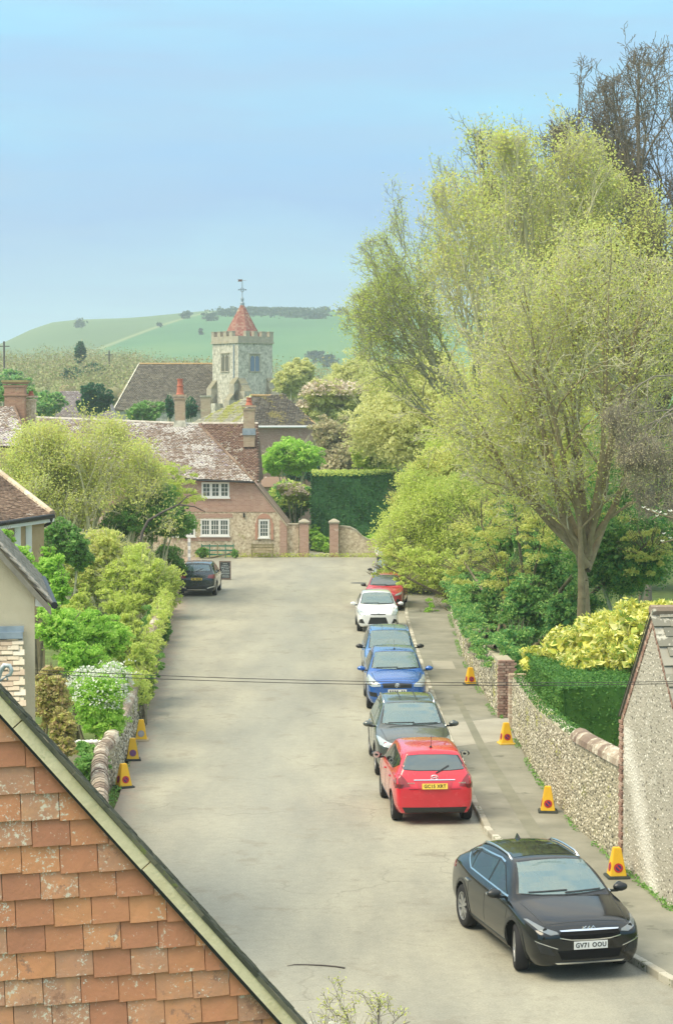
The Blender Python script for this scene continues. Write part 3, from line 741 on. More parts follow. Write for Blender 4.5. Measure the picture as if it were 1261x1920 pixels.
def limewash(m):
    nt = m.node_tree; b = nt.nodes['Principled BSDF']; src = [l for l in nt.links if l.to_socket == b.inputs['Base Color']][0].from_socket
    g = nt.nodes.new('ShaderNodeNewGeometry'); sp = nt.nodes.new('ShaderNodeSeparateXYZ'); nt.links.new(g.outputs['Position'], sp.inputs[0]); v = _world(nt)
    cy = _math(nt, 'SUBTRACT', 36.25, _math(nt, 'MULTIPLY', _math(nt, 'SUBTRACT', 2.5, sp.outputs['Z']), .72))
    d = _math(nt, 'ABSOLUTE', _math(nt, 'SUBTRACT', _math(nt, 'ADD', sp.outputs['Y'], _math(nt, 'MULTIPLY', _math(nt, 'SUBTRACT', _noise(nt, v, 2.2, 6, .7), .5), .9)), cy))
    r = _ramp(nt, [(.10, (.6, .6, .6)), (.65, (0, 0, 0))]); nt.links.new(d, r.inputs[0])
    k = _math(nt, 'MULTIPLY', r.outputs[0], _math(nt, 'LESS_THAN', sp.outputs['Z'], 2.7))
    nt.links.new(_mix(nt, k, src, (.78, .76, .68)), b.inputs['Base Color'])
limewash(flint_pale_m); limewash(mortar_pale_m)
brick_m = pieces('old_red_brick', [(0.1, (0.24, 0.15, 0.12)), (0.5, (0.34, 0.21, 0.16)), (0.9, (0.46, 0.34, 0.27))], spots=[((0.5, 0.45, 0.36), 12, .64)], nscale=15)
cope_m = pieces('coping_brick', [(0.1, (0.19, 0.14, 0.11)), (0.5, (0.30, 0.24, 0.18)), (0.9, (0.44, 0.38, 0.30))], spots=[((0.60, 0.56, 0.45), 5, .58)], nscale=9)
brick_far_m = brickm('distant_brickwork', (0.40, 0.20, 0.15), (0.52, 0.30, 0.23), (0.50, 0.42, 0.34), spots=[((0.60, 0.52, 0.44), 1.6, .60)])
brick_warm_m = brickm('chimney_brickwork', (0.36, 0.17, 0.11), (0.50, 0.26, 0.17), (0.42, 0.34, 0.26), spots=[((0.45, 0.42, 0.30), 2.0, .62)])
flint_far_m = surf('distant_flintwork', [(0.28, (0.26, 0.20, 0.13)), (0.42, (0.50, 0.40, 0.28)), (0.55, (0.66, 0.56, 0.41)), (0.7, (0.82, 0.75, 0.60))], 6.5, .95, .5, 12, detail=8, spots=[((0.36, 0.34, 0.14), .7, .62)])
white_m = plain('white_paint', (0.82, 0.82, 0.78), .5)
black_m = plain('black_iron', (0.02, 0.022, 0.022), .45)
rubber_m = plain('rubber', (0.022, 0.022, 0.024), .8, spec=.3)
winglass_m = plain('window_glass', (0.10, 0.13, 0.12), .08, spec=1.0)
lead_m = surf('lead_sheet', [(0.3, (0.22, 0.28, 0.33)), (0.7, (0.36, 0.43, 0.48))], 5, .5, .2, 20)
cream_m = surf('cream_render', [(0.3, (0.56, 0.49, 0.34)), (0.7, (0.66, 0.59, 0.43))], 1.8, .95, .7, 70, spots=[((0.40, 0.34, 0.22), 1.3, .70)])
verge_m = surf('verge_board', [(0.3, (0.74, 0.62, 0.36)), (0.55, (0.86, 0.74, 0.47)), (0.8, (0.70, 0.60, 0.34))], 9, .95, .5, 60, spots=[((0.36, 0.38, 0.16), 7, .66)])
slate_m = pieces('mossy_slate', [(0.1, (0.07, 0.07, 0.05)), (0.5, (0.12, 0.12, 0.08)), (0.9, (0.20, 0.18, 0.12))], spots=[((0.20, 0.22, 0.07), 9, .64)])
stone_m = surf('tower_stone', [(0.30, (0.27, 0.27, 0.21)), (0.45, (0.46, 0.45, 0.37)), (0.58, (0.60, 0.58, 0.48)), (0.7, (0.74, 0.72, 0.62))], 2.6, .95, .5, 5, detail=8, spots=[((0.30, 0.29, 0.22), 2.2, .60)])
stone_trim_m = surf('tower_dressing', [(0.3, (0.33, 0.31, 0.24)), (0.7, (0.50, 0.46, 0.36))], 1.5, .95, .4, 6, spots=[((0.46, 0.34, 0.12), 1.2, .62)])
shingle_m = pieces('red_cap_tile', [(0.1, (0.26, 0.10, 0.08)), (0.5, (0.32, 0.15, 0.12)), (0.9, (0.38, 0.25, 0.19))], spots=[((0.42, 0.36, 0.24), .9, .55)], nscale=3, bump=.2)

# ================================================================== TILE-HUNG GABLE in the left corner
YAW = R(15.5); gt = Vector((math.cos(YAW), math.sin(YAW), 0)); gn = Vector((math.sin(YAW), -math.cos(YAW), 0)); g0 = P(300, 1700, 9.0)
def on_gable(px, py, off=0.0):
    d = ray(px, py); c = Vector((0, 0, CAM_Z)); t = (g0 + gn * off - c).dot(gn) / d.dot(gn); return c + d * t
def gst(p): q = p - g0; return (q.dot(gt), q.z)
house = empty('tile_hung_house', (g0.x, g0.y + 1.5, 0), 0, 'red clay tile-hung gable with a mossy cream verge in the near corner', 'house')
a0, a1 = gst(on_gable(0, 1301)), gst(on_gable(565, 1926)); sl = (a1[1] - a0[1]) / (a1[0] - a0[0])
apex_s = a0[0] - 0.9; apex = (apex_s, a0[1] - sl * 0.9); low_s = a1[0] + 1.0; low = (low_s, a1[1] + sl * 1.0); lef_s = 2 * apex_s - low_s
def gw(s, z, off=0.0): return g0 + gt * s + Vector((0, 0, z)) + gn * off
gz = -g0.z
back = -gn * 4.2
m = MB(); m.prism([gw(lef_s + .15, gz, -.06), gw(low_s - .15, gz, -.06), gw(low_s - .15, low[1] - .10, -.06), gw(apex_s, apex[1] - .06, -.06), gw(lef_s + .15, low[1] - .10, -.06)], back)
m.v = [tuple(Vector(v) - house.location) for v in m.v]; m.build('wall', mortar_m, house)
# hung tiles: each one a part
ppoly = [(lef_s + .2, low[1] + .05), (low_s - .1, low[1] - .02), (apex_s, apex[1] - .03)]
ppoly = [(apex_s - .3, -1.6), (low_s - 0.02, -1.6), (low_s - .02, low[1] - .02), (apex_s, apex[1] - .04), (apex_s - .3, apex[1] - .3)]
cam_s = gst(on_gable(-90, 1600))[0]
tile_field(house, 'hung_tile', g0 + gn * .0, gt, (0, 0, 1), [(cam_s, -1.0), (a1[0] + .6, -1.0), (a1[0] + .6, apex[1] + .3), (cam_s, apex[1] + .3)], .168, .1175, red_tile_m, thick=.013, lift=.020,
           indiv=lambda s, t: True, seed=8, gap=.0035, jit=.004, skew=-0.026, bond='loose', cutl=((a0[0] + (-sl / math.hypot(1, sl)) * -.062, a0[1] - (1 / math.hypot(1, sl)) * .062), (-sl / math.hypot(1, sl), 1 / math.hypot(1, sl))))
# verge: cream undercloak strip, black strip below painted in as its shadow, roof slopes running back
d = Vector((1, sl)).normalized(); pn = Vector((-d.y, d.x)) if d.x > 0 else Vector((d.y, -d.x))
def band(name, o0, o1, f0, f1, mat, side=1, s_a=None, s_b=None):
    A = (apex_s, apex[1]); B = (low_s, low[1]); q = []
    for (s, z) in ((A[0] if s_a is None else s_a, 0), (B[0] if s_b is None else s_b, 0)):
        zz = apex[1] + sl * (s - apex_s); q.append((s, zz))
    pts = [gw(q[0][0] + pn.x * o0, q[0][1] + pn.y * o0, f0), gw(q[1][0] + pn.x * o0, q[1][1] + pn.y * o0, f0), gw(q[1][0] + pn.x * o1, q[1][1] + pn.y * o1, f0), gw(q[0][0] + pn.x * o1, q[0][1] + pn.y * o1, f0)]
    mm = MB(); mm.prism([p - house.location for p in pts], gn * (f1 - f0)); return mm.build(name, mat, house)
rv = random.Random(4); s = a0[0] - .5
while s < low_s:
    ln = rv.uniform(.5, .9); band('verge_board', -.054 + rv.uniform(-.003, .003), -.004, .0, .062 + rv.uniform(-.004, .004), verge_m, s_a=s, s_b=min(s + ln - .004, low_s)); s += ln
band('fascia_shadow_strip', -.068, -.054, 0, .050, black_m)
s = a0[0] - .5; k = 0
while s < low_s:
    ln = .115; o0 = rv.uniform(-.002, .002); b = band('verge_tile', -.003 + o0 , .013 + o0 + rv.uniform(0, .004), -.10, .074 + rv.uniform(-.006, .008), slate_m, s_a=s, s_b=s + ln + .02)
    s += ln; k += 1
# right-hand roof slope running back from the verge
v_up = -(gt * d.x + Vector((0, 0, d.y))); v_up.normalize(); u_bk = -gn
ln = math.hypot(low_s - apex_s, low[1] - apex[1])
tile_field(house, 'roof_tile', gw(low_s, low[1], -.1), u_bk, v_up, [(0, 0), (4.2, 0), (4.2, ln), (0, ln)], .168, .115, slate_m, seed=5, lift=.02)
mm = MB(); mm.prism([gw(apex_s, apex[1] - .01, -.08) - house.location, gw(low_s, low[1] - .01, -.08) - house.location, gw(low_s, low[1] - .05, -.08) - house.location, gw(apex_s, apex[1] - .05, -.08) - house.location], -gn * 4.2)
mm.prism([gw(apex_s, apex[1] - .01, .07) - house.location, gw(lef_s, low[1] - .01, .07) - house.location, gw(lef_s, low[1] - .06, .07) - house.location, gw(apex_s, apex[1] - .06, .07) - house.location], -gn * 4.4)
mm.build('roof_deck', slate_m, house)
# curled metal bracket on the verge
br = empty('curled_bracket', on_gable(4, 1290, -.05), 0, 'pale grey curled metal bracket standing on the mossy verge', 'bracket')
galv_m = plain('galvanised_metal', (0.50, 0.56, 0.55), .45, .3)
arc = [(-.02, -.03, -.04), (-.022, 0, .03), (-.008, 0, .075), (.012, 0, .10), (.034, 0, .098), (.043, 0, .078), (.036, 0, .058), (.018, 0, .052)]
MB().tube(arc, [.013, .013, .013, .012, .011, .010, .009, .006], 8).build('scroll', galv_m, br, smooth=True)
MB().tube([(-.022, 0, .02), (.02, 0, .052), (.026, 0, .035)], .005, 6).build('stay', galv_m, br, smooth=True)

# ================================================================== CREAM COTTAGE behind it
Y2 = R(10); ct = Vector((math.cos(Y2), math.sin(Y2), 0)); cn = Vector((math.sin(Y2), -math.cos(Y2), 0)); c0 = P(66, 1240, 30.0)
def cw(s, z, off=0.0): return Vector((c0.x, c0.y, 0)) + ct * s + Vector((0, 0, z)) + cn * off
def c_sz(px, py, off=0.0):
    dd = ray(px, py); c = Vector((0, 0, CAM_Z)); t = (c0 + cn * off - c).dot(cn) / dd.dot(cn); q = c + dd * t; return ((q - c0).dot(ct), q.z)
cot = empty('cream_cottage', tuple(cw(-2, 0, -2)), 0, 'cream rendered cottage gable with a grey tiled verge at the left edge', 'house')
va, vb = c_sz(0, 1022), c_sz(98, 1131); sl2 = (vb[1] - va[1]) / (vb[0] - va[0]); ap = (va[0] - 2.2, va[1] - sl2 * 2.2)
wz = vb[1] - sl2 * (vb[0] - 0.0)
L = lambda p: p - cot.location
m = MB(); m.prism([L(cw(2 * ap[0], 0)), L(cw(0, 0)), L(cw(0, wz - .03)), L(cw(ap[0], ap[1] - .03)), L(cw(2 * ap[0], wz - .03))], -cn * 5.5); m.build('wall', cream_m, cot)
# roof slabs
for sgn in (1, -1):
    f = lambda s: ap[0] + (s - ap[0]) * sgn
    m = MB(); m.prism([L(cw(f(ap[0]), ap[1] + .0, .14)), L(cw(f(vb[0]), vb[1] + .0, .14)), L(cw(f(vb[0]), vb[1] - .05, .14)), L(cw(f(ap[0]), ap[1] - .05, .14))], -cn * 5.8)
    m.build('roof_deck', dark_roof_m, cot)
dl = Vector((vb[0] - ap[0], vb[1] - ap[1])).normalized(); up2 = -(ct * dl.x + Vector((0, 0, dl.y))); lnr = math.hypot(vb[0] - ap[0], vb[1] - ap[1])
gtile_m = pieces('weathered_grey_tile', [(0.1, (0.26, 0.24, 0.19)), (0.5, (0.35, 0.32, 0.26)), (0.9, (0.43, 0.39, 0.32))], nscale=6)
tile_field(cot, 'roof_tile', cw(vb[0], vb[1], .15), -cn, up2, [(0, 0), (5.9, 0), (5.9, lnr), (0, lnr)], .17, .10, gtile_m, seed=3, indiv=lambda s, t: s < 1.0 and t < 2.6)
m = MB(); mm = [L(cw(ap[0], ap[1] - .05, .12)), L(cw(vb[0] - .02, vb[1] - .05, .12)), L(cw(vb[0] - .02, vb[1] - .17, .12)), L(cw(ap[0], ap[1] - .17, .12))]
m.prism(mm, cn * .03); m.build('bargeboard', surf('grey_board', [(0.3, (0.22, 0.2, 0.16)), (0.7, (0.32, 0.29, 0.23))], 6, .9, .2, 20), cot)
e0, e1 = c_sz(69, 1112), c_sz(93, 1139)
m = MB(); m.prism([L(cw(0.01, e0[1] + .02, .02)), L(cw(e1[0] - .02, c_sz(93, 1131)[1], .02)), L(cw(e1[0] - .02, e1[1], .02)), L(cw(0.01, c_sz(69, 1136)[1], .02))], -cn * 5.0); m.build('soffit_box', white_m, cot)
m = MB(); m.tube([L(cw(vb[0] + .03, vb[1] - .02, .16)), L(cw(vb[0] + .03, vb[1] - .02, -5))], .055, 8); m.build('gutter', black_m, cot)
# lean-to with lead flashing
lt0, lt1 = c_sz(0, 1195), c_sz(42, 1195); zt = lt1[1]; sx = lt1[0]
pu = -cn * 1.0 + Vector((0, 0, .92)); pu.normalize(); leanlen = 3.4
base_pt = cw(sx - 2.6, zt, 0.02) - pu * leanlen
tile_field(cot, 'leanto_tile', base_pt, ct, pu, [(0, 0), (2.6, 0), (2.6, leanlen), (0, leanlen)], .17, .098, shed_tile_m, lift=.03, thick=.022, seed=6, jit=.012, indiv=lambda s, t: s > 1.9 and t > 1.9)
pb = base_pt; m = MB(); m.prism([L(pb), L(pb + ct * 2.6), L(pb + ct * 2.6 + pu * leanlen), L(pb + pu * leanlen)], Vector((0, 0, -.04)))
mz = pb.z; m.prism([L(pb + Vector((0, 0, -.05))), L(pb + pu * leanlen + Vector((0, 0, -.05))), L(Vector(((pb + pu * leanlen).x, (pb + pu * leanlen).y, 0))), L(Vector((pb.x, pb.y, 0)))], ct * 2.58); m.build('leanto_wall', cream_m, cot)
for (y0, y1, px1) in ((1173, 1184, 45), (1184, 1196, 43)):
    p0_, p1_ = c_sz(px1, y0), c_sz(px1, y1)
    m = MB(); m.prism([L(cw(-3.2, p1_[1], .03)), L(cw(p0_[0], p1_[1], .03)), L(cw(p0_[0], p0_[1], .03)), L(cw(-3.2, p0_[1], .03))], cn * (.03 if y0 < 1180 else .07)); m.build('lead_flashing', lead_m, cot)
# overhead cables
wa, wb = P(66, 1256, 29.9), P(1330, 1276, 33.5); wc_m = plain('cable_sheath', (0.06, 0.055, 0.05), .6)
for dz, lab, nm in ((0.0, 'upper of two thin black cables strung across the street', 'overhead_cable'), (-.055, 'lower of two thin black cables strung across the street', 'overhead_cable')):
    pts = []
    for i in range(25):
        t = i / 24; p = wa.lerp(wb, t); p.z += dz * (1 - .35 * t) - 0.10 * 4 * t * (1 - t) + 0.0; pts.append(p - wa)
    o = MB().tube(pts, .0055, 5).build(nm, wc_m, None, smooth=True, loc=wa); tag(o, lab, 'cable', 'cables strung over the street')

# ================================================================== HALF-TIMBERED HOUSE
th = empty('timbered_house', tuple(P(20, 1000, 62).to_2d()) + (0,), 0, 'half-timbered house with brown tiled hipped roof and black gutter above the shrubs', 'house')
E1, E0, T1, T0 = P(99, 966, 61.5), P(-70, 990, 58.5), P(-12, 880, 65.0), P(-90, 880, 63.5)
LT = lambda p: p - th.location
u = (E1 - E0); u.normalize(); nrm = u.cross((T1 - E1)).normalized(); vv = nrm.cross(u).normalized()
def uvp(p): q = p - E0; return (q.dot(u), q.dot(vv))
tile_field(th, 'roof_tile', E0 + nrm * .03, u, vv, [uvp(E0), uvp(E1), uvp(T1), uvp(T0)], .165, .10, brown_roof_m, seed=9, lift=.03, thick=.02, jit=.008, indiv=lambda s, t: s > uvp(P(0, 960, 60.5))[0] and t < 2.2)
Bk1 = E1 + Vector((-1.5, 6.5, 0)); Bk0 = E0 + Vector((-1.5, 6.5, 0))
m = MB(); m.add([LT(E0), LT(E1), LT(T1), LT(T0), LT(Bk1), LT(Bk0)], [(0, 1, 2, 3), (1, 4, 2), (4, 5, 3, 2), (0, 3, 5), (0, 5, 4, 1)]); m.build('roof_deck', brown_roof_m, th)
# pale lichened hip tiles
m = None; hd = (T1 - E1); nh = int(hd.length / .3)
for i in range(nh):
    p = E1 + hd * ((i + .1) / nh); q = E1 + hd * ((i + 1.12) / nh); MB().tube([LT(p + Vector((0, 0, .03))), LT(q + Vector((0, 0, .05)))], [.12, .10], 8).build('hip_tile', shed_tile_m, th)
ochre_m = surf('ochre_render', [(0.3, (0.42, 0.31, 0.17)), (0.7, (0.52, 0.40, 0.24))], 2, .95, .3, 30)
wE1, wE0 = E1 - u * .35 + Vector((-.05, .25, -.14)), E0 + Vector((0, .25, -.14))
m = MB(); m.prism([LT(wE0), LT(wE1), LT(Vector((wE1.x, wE1.y, 0))), LT(Vector((wE0.x, wE0.y, 0)))], (-1.2, 5.5, 0)); m.build('wall', ochre_m, th)
for px in (40, 64, -10):
    f = (px + 70) / 169; p = wE0.lerp(wE1, f) + Vector((.03, -.06, 0))
    m = MB(); m.box((0, 0, 0), (.17, .1, p.z)); m.build('post', white_m, th, loc=LT(Vector((p.x, p.y, p.z / 2))))
m = MB(); m.box2((0, 0, 0), (0, 0, 0)); 
m = MB(); a, b2 = LT(E0 + Vector((0, -.02, -.1))), LT(E1 + Vector((0, -.02, -.08))); m.prism([a, b2, b2 + Vector((0, 0, -.12)), a + Vector((0, 0, -.12))], (.02, .25, 0)); m.build('soffit', white_m, th)
MB().tube([LT(E0 + Vector((0, -.08, -.03))), LT(E1 + Vector((.04, -.08, -.02)))], .075, 8).build('gutter', black_m, th, smooth=True)
q0 = P(97, 972, 61.4); MB().tube([LT(q0), LT(P(94, 981, 61.5)), LT(P(81, 987, 61.6)), LT(P(79, 994, 61.6)), LT(P(79, 1060, 61.6))], .05, 8).build('downpipe', black_m, th, smooth=True)

# ================================================================== RIGHT: flint outbuilding
tA = Vector((0.127, -0.992, 0)).normalized(); tr_ = Vector((0.992, 0.127, 0)).normalized(); A = Vector((5.17, 36.65, 0)); WL = 4.0; EV, AP = 2.84, 4.90
fb = empty('flint_outbuilding', tuple(A + tA * 2 + tr_ * 3), 0, 'pale flint outbuilding gable with brick edging and stone roof at right edge', 'outbuilding')
LF = lambda p: p - fb.location
def fw(s, z, off=0.0): return A + tA * s + Vector((0, 0, z)) - tr_ * off
m = MB(); m.prism([LF(fw(0, -.05)), LF(fw(WL, -.05)), LF(fw(WL, EV)), LF(fw(WL / 2, AP)), LF(fw(0, EV))], tr_ * 7); m.build('wall', mortar_pale_m, fb)
fp = [(.13, .1), (WL - .1, .1), (WL - .1, EV - .05), (WL / 2, AP - .24), (.13, EV - .08)]
flint_field(fb, fw(0, 0, .0), tA, (0, 0, 1), fp, flint_pale_m, pitch=.098, size=.031, seed=21, near=None, flat=.28)
# brick quoins at the far corner and along both verges
bl = []
z = .12; k = 0
while z < EV - .04:
    w = .11 if k % 2 else .2; bl.append((fw(w / 2 - .012, z, .0), (0, 0, math.atan2(tA.y, tA.x)))); z += .075; k += 1
brick_row(fb, bl, (.2, .07, .062), brick_m)
bl = []; sv = Vector((WL / 2, AP - EV)).normalized(); Lv = math.hypot(WL / 2, AP - EV); k = 0
Rz = Matrix((tA, tr_, Vector((0, 0, 1)))).transposed()
s = .03
while s < Lv - .03:
    for sg in (0, 1):
        ss = sv.x * s; zz = EV + sv.y * s - .075
        if sg: ss = WL - ss
        ang = math.atan2(sv.y, sv.x) * (1 if not sg else -1)
        rot = (Rz @ Matrix.Rotation(-ang, 3, 'Y')).to_euler(); bl.append((fw(ss + (.06 if not sg else -.06), zz, -.012 if k % 2 else -.018), rot))
    s += .075; k += 1
brick_row(fb, bl, (.062, .07, .10), brick_m)
# roof slopes: big stone slates
for sg in (0, 1):
    eav = fw(0 if not sg else WL, EV - .02, .04); up = (tA * (1 if not sg else -1)) * sv.x + Vector((0, 0, sv.y))
    uu = tr_ if not sg else tr_
    m = MB(); q = [LF(eav), LF(eav + tr_ * 7.1), LF(eav + tr_ * 7.1 + up * (Lv + .01)), LF(eav + up * (Lv + .01))]; nn = Vector((0, 0, 1))
    m.prism([p + nn * .02 for p in q], nn * .03); m.build('roof_deck', grey_roof_m, fb)
    if sg: tile_field(fb, 'roof_slate', eav + Vector((0, 0, .06)), tr_, up, [(0, 0), (7.1, 0), (7.1, Lv + .02), (0, Lv + .02)], .30, .21, grey_roof_m, seed=13, lift=.03, thick=.025, jit=.012, indiv=lambda s_, t_: s_ < 2.4)
rd0 = fw(WL / 2, AP + .055, .05); k = 0
for i in range(15):
    p, q = rd0 + tr_ * (i * .46), rd0 + tr_ * (i * .46 + .45); MB().tube([LF(p), LF(q)], [.10, .095], 8).build('ridge_tile', cope_m, fb)
lp = surf('limewash_patch', [(0.3, (0.66, 0.64, 0.56)), (0.7, (0.78, 0.76, 0.68))], 2, .95, .4, 30)
# thin iron strap / gutter pipe bracket line at eave
MB().tube([LF(fw(.0, EV, .06)), LF(fw(WL / 2, AP + .02, .06))], .009, 6).build('verge_pipe', wc_m, fb)

# ================================================================== RIGHT: flint garden wall (near)
WN = [(5.17, 36.72), (4.80, 40.0), (4.64, 43.0), (4.57, 47.0), (4.60, 52.8)]
WH = [1.92, 1.82, 1.74, 1.58, 1.50]
def curve_of(W, nrm_sign=-1):
    cum = [0.0]
    for a, b in zip(W[:-1], W[1:]): cum.append(cum[-1] + math.dist(a, b))
    def f(s):
        s = max(0, min(s, cum[-1] - 1e-6)); i = max(j for j in range(len(cum) - 1) if cum[j] <= s); t = (s - cum[i]) / (cum[i + 1] - cum[i])
        a, b = Vector((*W[i], 0)), Vector((*W[i + 1], 0)); d = (b - a).normalized(); return a.lerp(b, t), d, Vector((-d.y, d.x, 0)) * 1.0
    return f, cum
def wall_body(name, W, H, th, mat, root, z0=-.05, sgn=-1):
    """wall core along W; its road face lies on W, thickness away from the road"""
    m = MB()
    for i in range(len(W) - 1):
        a, b = Vector((*W[i], 0)), Vector((*W[i + 1], 0)); d = (b - a).normalized(); n = Vector((d.y, -d.x, 0)) * th * sgn * -1
        if i: a = a - d * .0
        q = [a, b, b + n, a + n]; hs = [H[i], H[i + 1], H[i + 1], H[i]]
        m.hexa([p + Vector((0, 0, z0)) - root.location for p in q], [p + Vector((0, 0, h)) - root.location for p, h in zip(q, hs)])
    return m.build(name, mat, root)
gwall = empty('flint_garden_wall', (4.8, 44, 0), 0, 'curving flint garden wall between the flint outbuilding and the driveway', 'wall')
wall_body('core', WN, WH, .32, mortar_m, gwall)
fW, cumW = curve_of(WN)
poly = [(0.0, .12)] + [(c, .12) for c in cumW[1:]] + [(c, h - .05) for c, h in list(zip(cumW, WH))[::-1]]
fcur = lambda s: (lambda r: (r[0], r[1], Vector((-r[1].y, r[1].x, 0))))(fW(s))
flint_field(gwall, (0, 0, 0), (0, 1, 0), (0, 0, 1), poly, flint_m, pitch=.10, size=.040, seed=31, curve=fcur)
# half-round coping bricks, the near stretch visible
s = .1; cp = []
while s < cumW[-1] - .1:
    p, d, n = fW(s); h = np.interp(s, cumW, WH); c = p + Vector((d.y, -d.x, 0)) * .16 + Vector((0, 0, h))
    m = MB(); a = d * .105; 
    prof = [(-.21, -.01), (-.19, .10), (-.11, .18), (0, .21), (.11, .18), (.19, .10), (.21, -.01)]; side = Vector((d.y, -d.x, 0))
    if s < 4.0:
        cp.append((c, d))
    s += .225
for i, (c, d) in enumerate(cp):
    side = Vector((d.y, -d.x, 0)); m = MB(); m.prism([side * x + Vector((0, 0, z)) - d * .105 for x, z in prof], d * .21)
    m.build('coping_brick', cope_m, gwall, loc=c - gwall.location)
p, d, n = fW(4.1); m = MB()
ss = 4.15
while ss < cumW[-1] - .3:
    p, d, n = fW(ss); h = np.interp(ss, cumW, WH); c = p + Vector((d.y, -d.x, 0)) * .16 + Vector((0, 0, h)) - gwall.location; side = Vector((d.y, -d.x, 0))
    m.prism([c + side * x * .70 + Vector((0, 0, z * .3)) - d * .18 for x, z in prof], d * .35); ss += .37
o = m.build('coping', flint_m, gwall)
# end pier of pale brick
m = MB(); bl = []
z = .05; k = 0
while z < 1.55:
    bl.append((Vector((4.62, 52.92, z)), 0)); bl.append((Vector((4.85, 52.92, z)), 0)); z += .075; k += 1
brick_row(gwall, bl, (.222, .16, .068), pieces('pale_pier_brick', [(0.1, (0.48, 0.36, 0.26)), (0.5, (0.60, 0.50, 0.38)), (0.9, (0.70, 0.62, 0.5))]))

# far flint wall with brick end
WF = [(4.42, 55.25), (4.36, 62.0), (4.36, 69.2), (4.78, 84.0), (5.3, 96.0), (6.3, 109.0), (7.8, 121.0)]; WFH = [1.66, 1.5, 1.42, 1.40, 1.3, 1.3, 1.3]
fwall = empty('ivy_topped_wall', (4.5, 70, 0), 0, 'long flint wall with a red brick end, overhung by ivy and trees', 'wall')
wall_body('core', WF, WFH, .4, mortar_m, fwall)
fW2, cum2 = curve_of(WF); cur2 = lambda s: (lambda r: (r[0], r[1], Vector((-r[1].y, r[1].x, 0))))(fW2(s))
flint_field(fwall, (0, 0, 0), (0, 1, 0), (0, 0, 1), [(0.1, .12), (30, .12), (30, 1.3), (14, 1.38), (0.1, 1.6)], flint_m, pitch=.125, size=.055, seed=37, curve=cur2)
bl = []; z = .14; k = 0
while z < 1.64:
    for j in range(2 + k % 2):
        bl.append((Vector((4.52 + (j * .23 if k % 2 == 0 else j * .155 - .02), 55.20, z)), 0))
    z += .075; k += 1
brick_row(fwall, bl, (.215, .13, .066) , brick_m)

# ================================================================== LEFT: low walls
lw = empty('low_serpentine_wall', (-4.9, 43, 0), 0, 'low wall with winding half-round brick coping beside the yellow cones', 'wall')
WLn = [(-4.30, 37.6), (-4.52, 39.6), (-4.88, 42.6), (-5.06, 44.6), (-5.00, 46.0)]; WLh = [.72, .80, .86, .9, .92]
m = MB()
for i in range(len(WLn) - 1):
    a, b = Vector((*WLn[i], 0)), Vector((*WLn[i + 1], 0)); d = (b - a).normalized(); n = Vector((-d.y, d.x, 0)) * .26
    q = [a, b, b + n, a + n]; hs = [WLh[i], WLh[i + 1], WLh[i + 1], WLh[i]]
    m.hexa([p + Vector((0, 0, -.05)) - lw.location for p in q], [p + Vector((0, 0, h)) - lw.location for p, h in zip(q, hs)])
m.build('core', mortar_m, lw)
fL, cumL = curve_of(WLn); s = .1; i = 0; rl = random.Random(2)
while s < cumL[-1]:
    p, d, n = fL(s); h = np.interp(s, cumL, WLh); c = p + Vector((-d.y, d.x, 0)) * .13 + Vector((rl.uniform(-.01, .01), 0, h + rl.uniform(-.01, .01))); side = Vector((d.y, -d.x, 0)); sc_ = rl.uniform(.92, 1.05)
    m = MB(); m.prism([side * x * .85 * sc_ + Vector((0, 0, z * .9 * sc_)) - d * .10 for x, z in prof], d * .205)
    m.build('coping_brick', cope_m, lw, loc=c - lw.location); s += .225; i += 1
poly = [(0, .08), (cumL[-1], .08), (cumL[-1], .85), (0, .66)]
flint_field(lw, (0, 0, 0), (0, 1, 0), (0, 0, 1), poly, flint_m, pitch=.13, size=.055, seed=41, n_ind=150, curve=lambda s: (lambda r: (r[0], r[1], Vector((r[1].y, -r[1].x, 0))))(fL(s)))
cwall = empty('garden_cross_wall', (-5.7, 46.2, 0), 0, 'short garden wall topped with a row of white flints', 'wall')
m = MB(); m.box((0, 0, .38), (1.35, .3, .86)); m.build('core', mortar_m, cwall)
rw = random.Random(6); wf_m = pieces('white_flint', [(0.1, (.70, .70, .66)), (.9, (.85, .85, .82))]); me = None
for i in range(13):
    x = -.62 + i * .103
    o = MB().blob((0, 0, 0), (.062, .08, .055), i, .2, 7, 5).build('flint', wf_m, cwall, smooth=True, loc=(x, rw.uniform(-.05, .03), .85 + rw.uniform(-.01, .015))); o.rotation_euler = (0, 0, rw.uniform(0, 3))
lw2 = empty('long_garden_wall', (-5.8, 65, 0), 0, 'long overgrown flint wall along the left side of the road', 'wall')
WL2 = [(-5.02, 46.4), (-5.22, 52), (-6.0, 66), (-6.78, 80), (-7.4, 88)]; h2 = [.95, 1.0, 1.0, 1.0, 1.0]
m = MB()
for i in range(len(WL2) - 1):
    a, b = Vector((*WL2[i], 0)), Vector((*WL2[i + 1], 0)); d = (b - a).normalized(); n = Vector((-d.y, d.x, 0)) * .3
    q = [a, b, b + n, a + n]; m.hexa([p + Vector((0, 0, -.05)) - lw2.location for p in q], [p + Vector((0, 0, h2[i])) - lw2.location for p in q])
m.build('core', mortar_m, lw2)
fL2, cL2 = curve_of(WL2)
flint_field(lw2, (0, 0, 0), (0, 1, 0), (0, 0, 1), [(0, .05), (26, .05), (26, .95), (0, .92)], flint_m, pitch=.13, size=.055, seed=43, n_ind=200, curve=lambda s: (lambda r: (r[0], r[1], Vector((r[1].y, -r[1].x, 0))))(fL2(s)))
m = MB(); s = 0
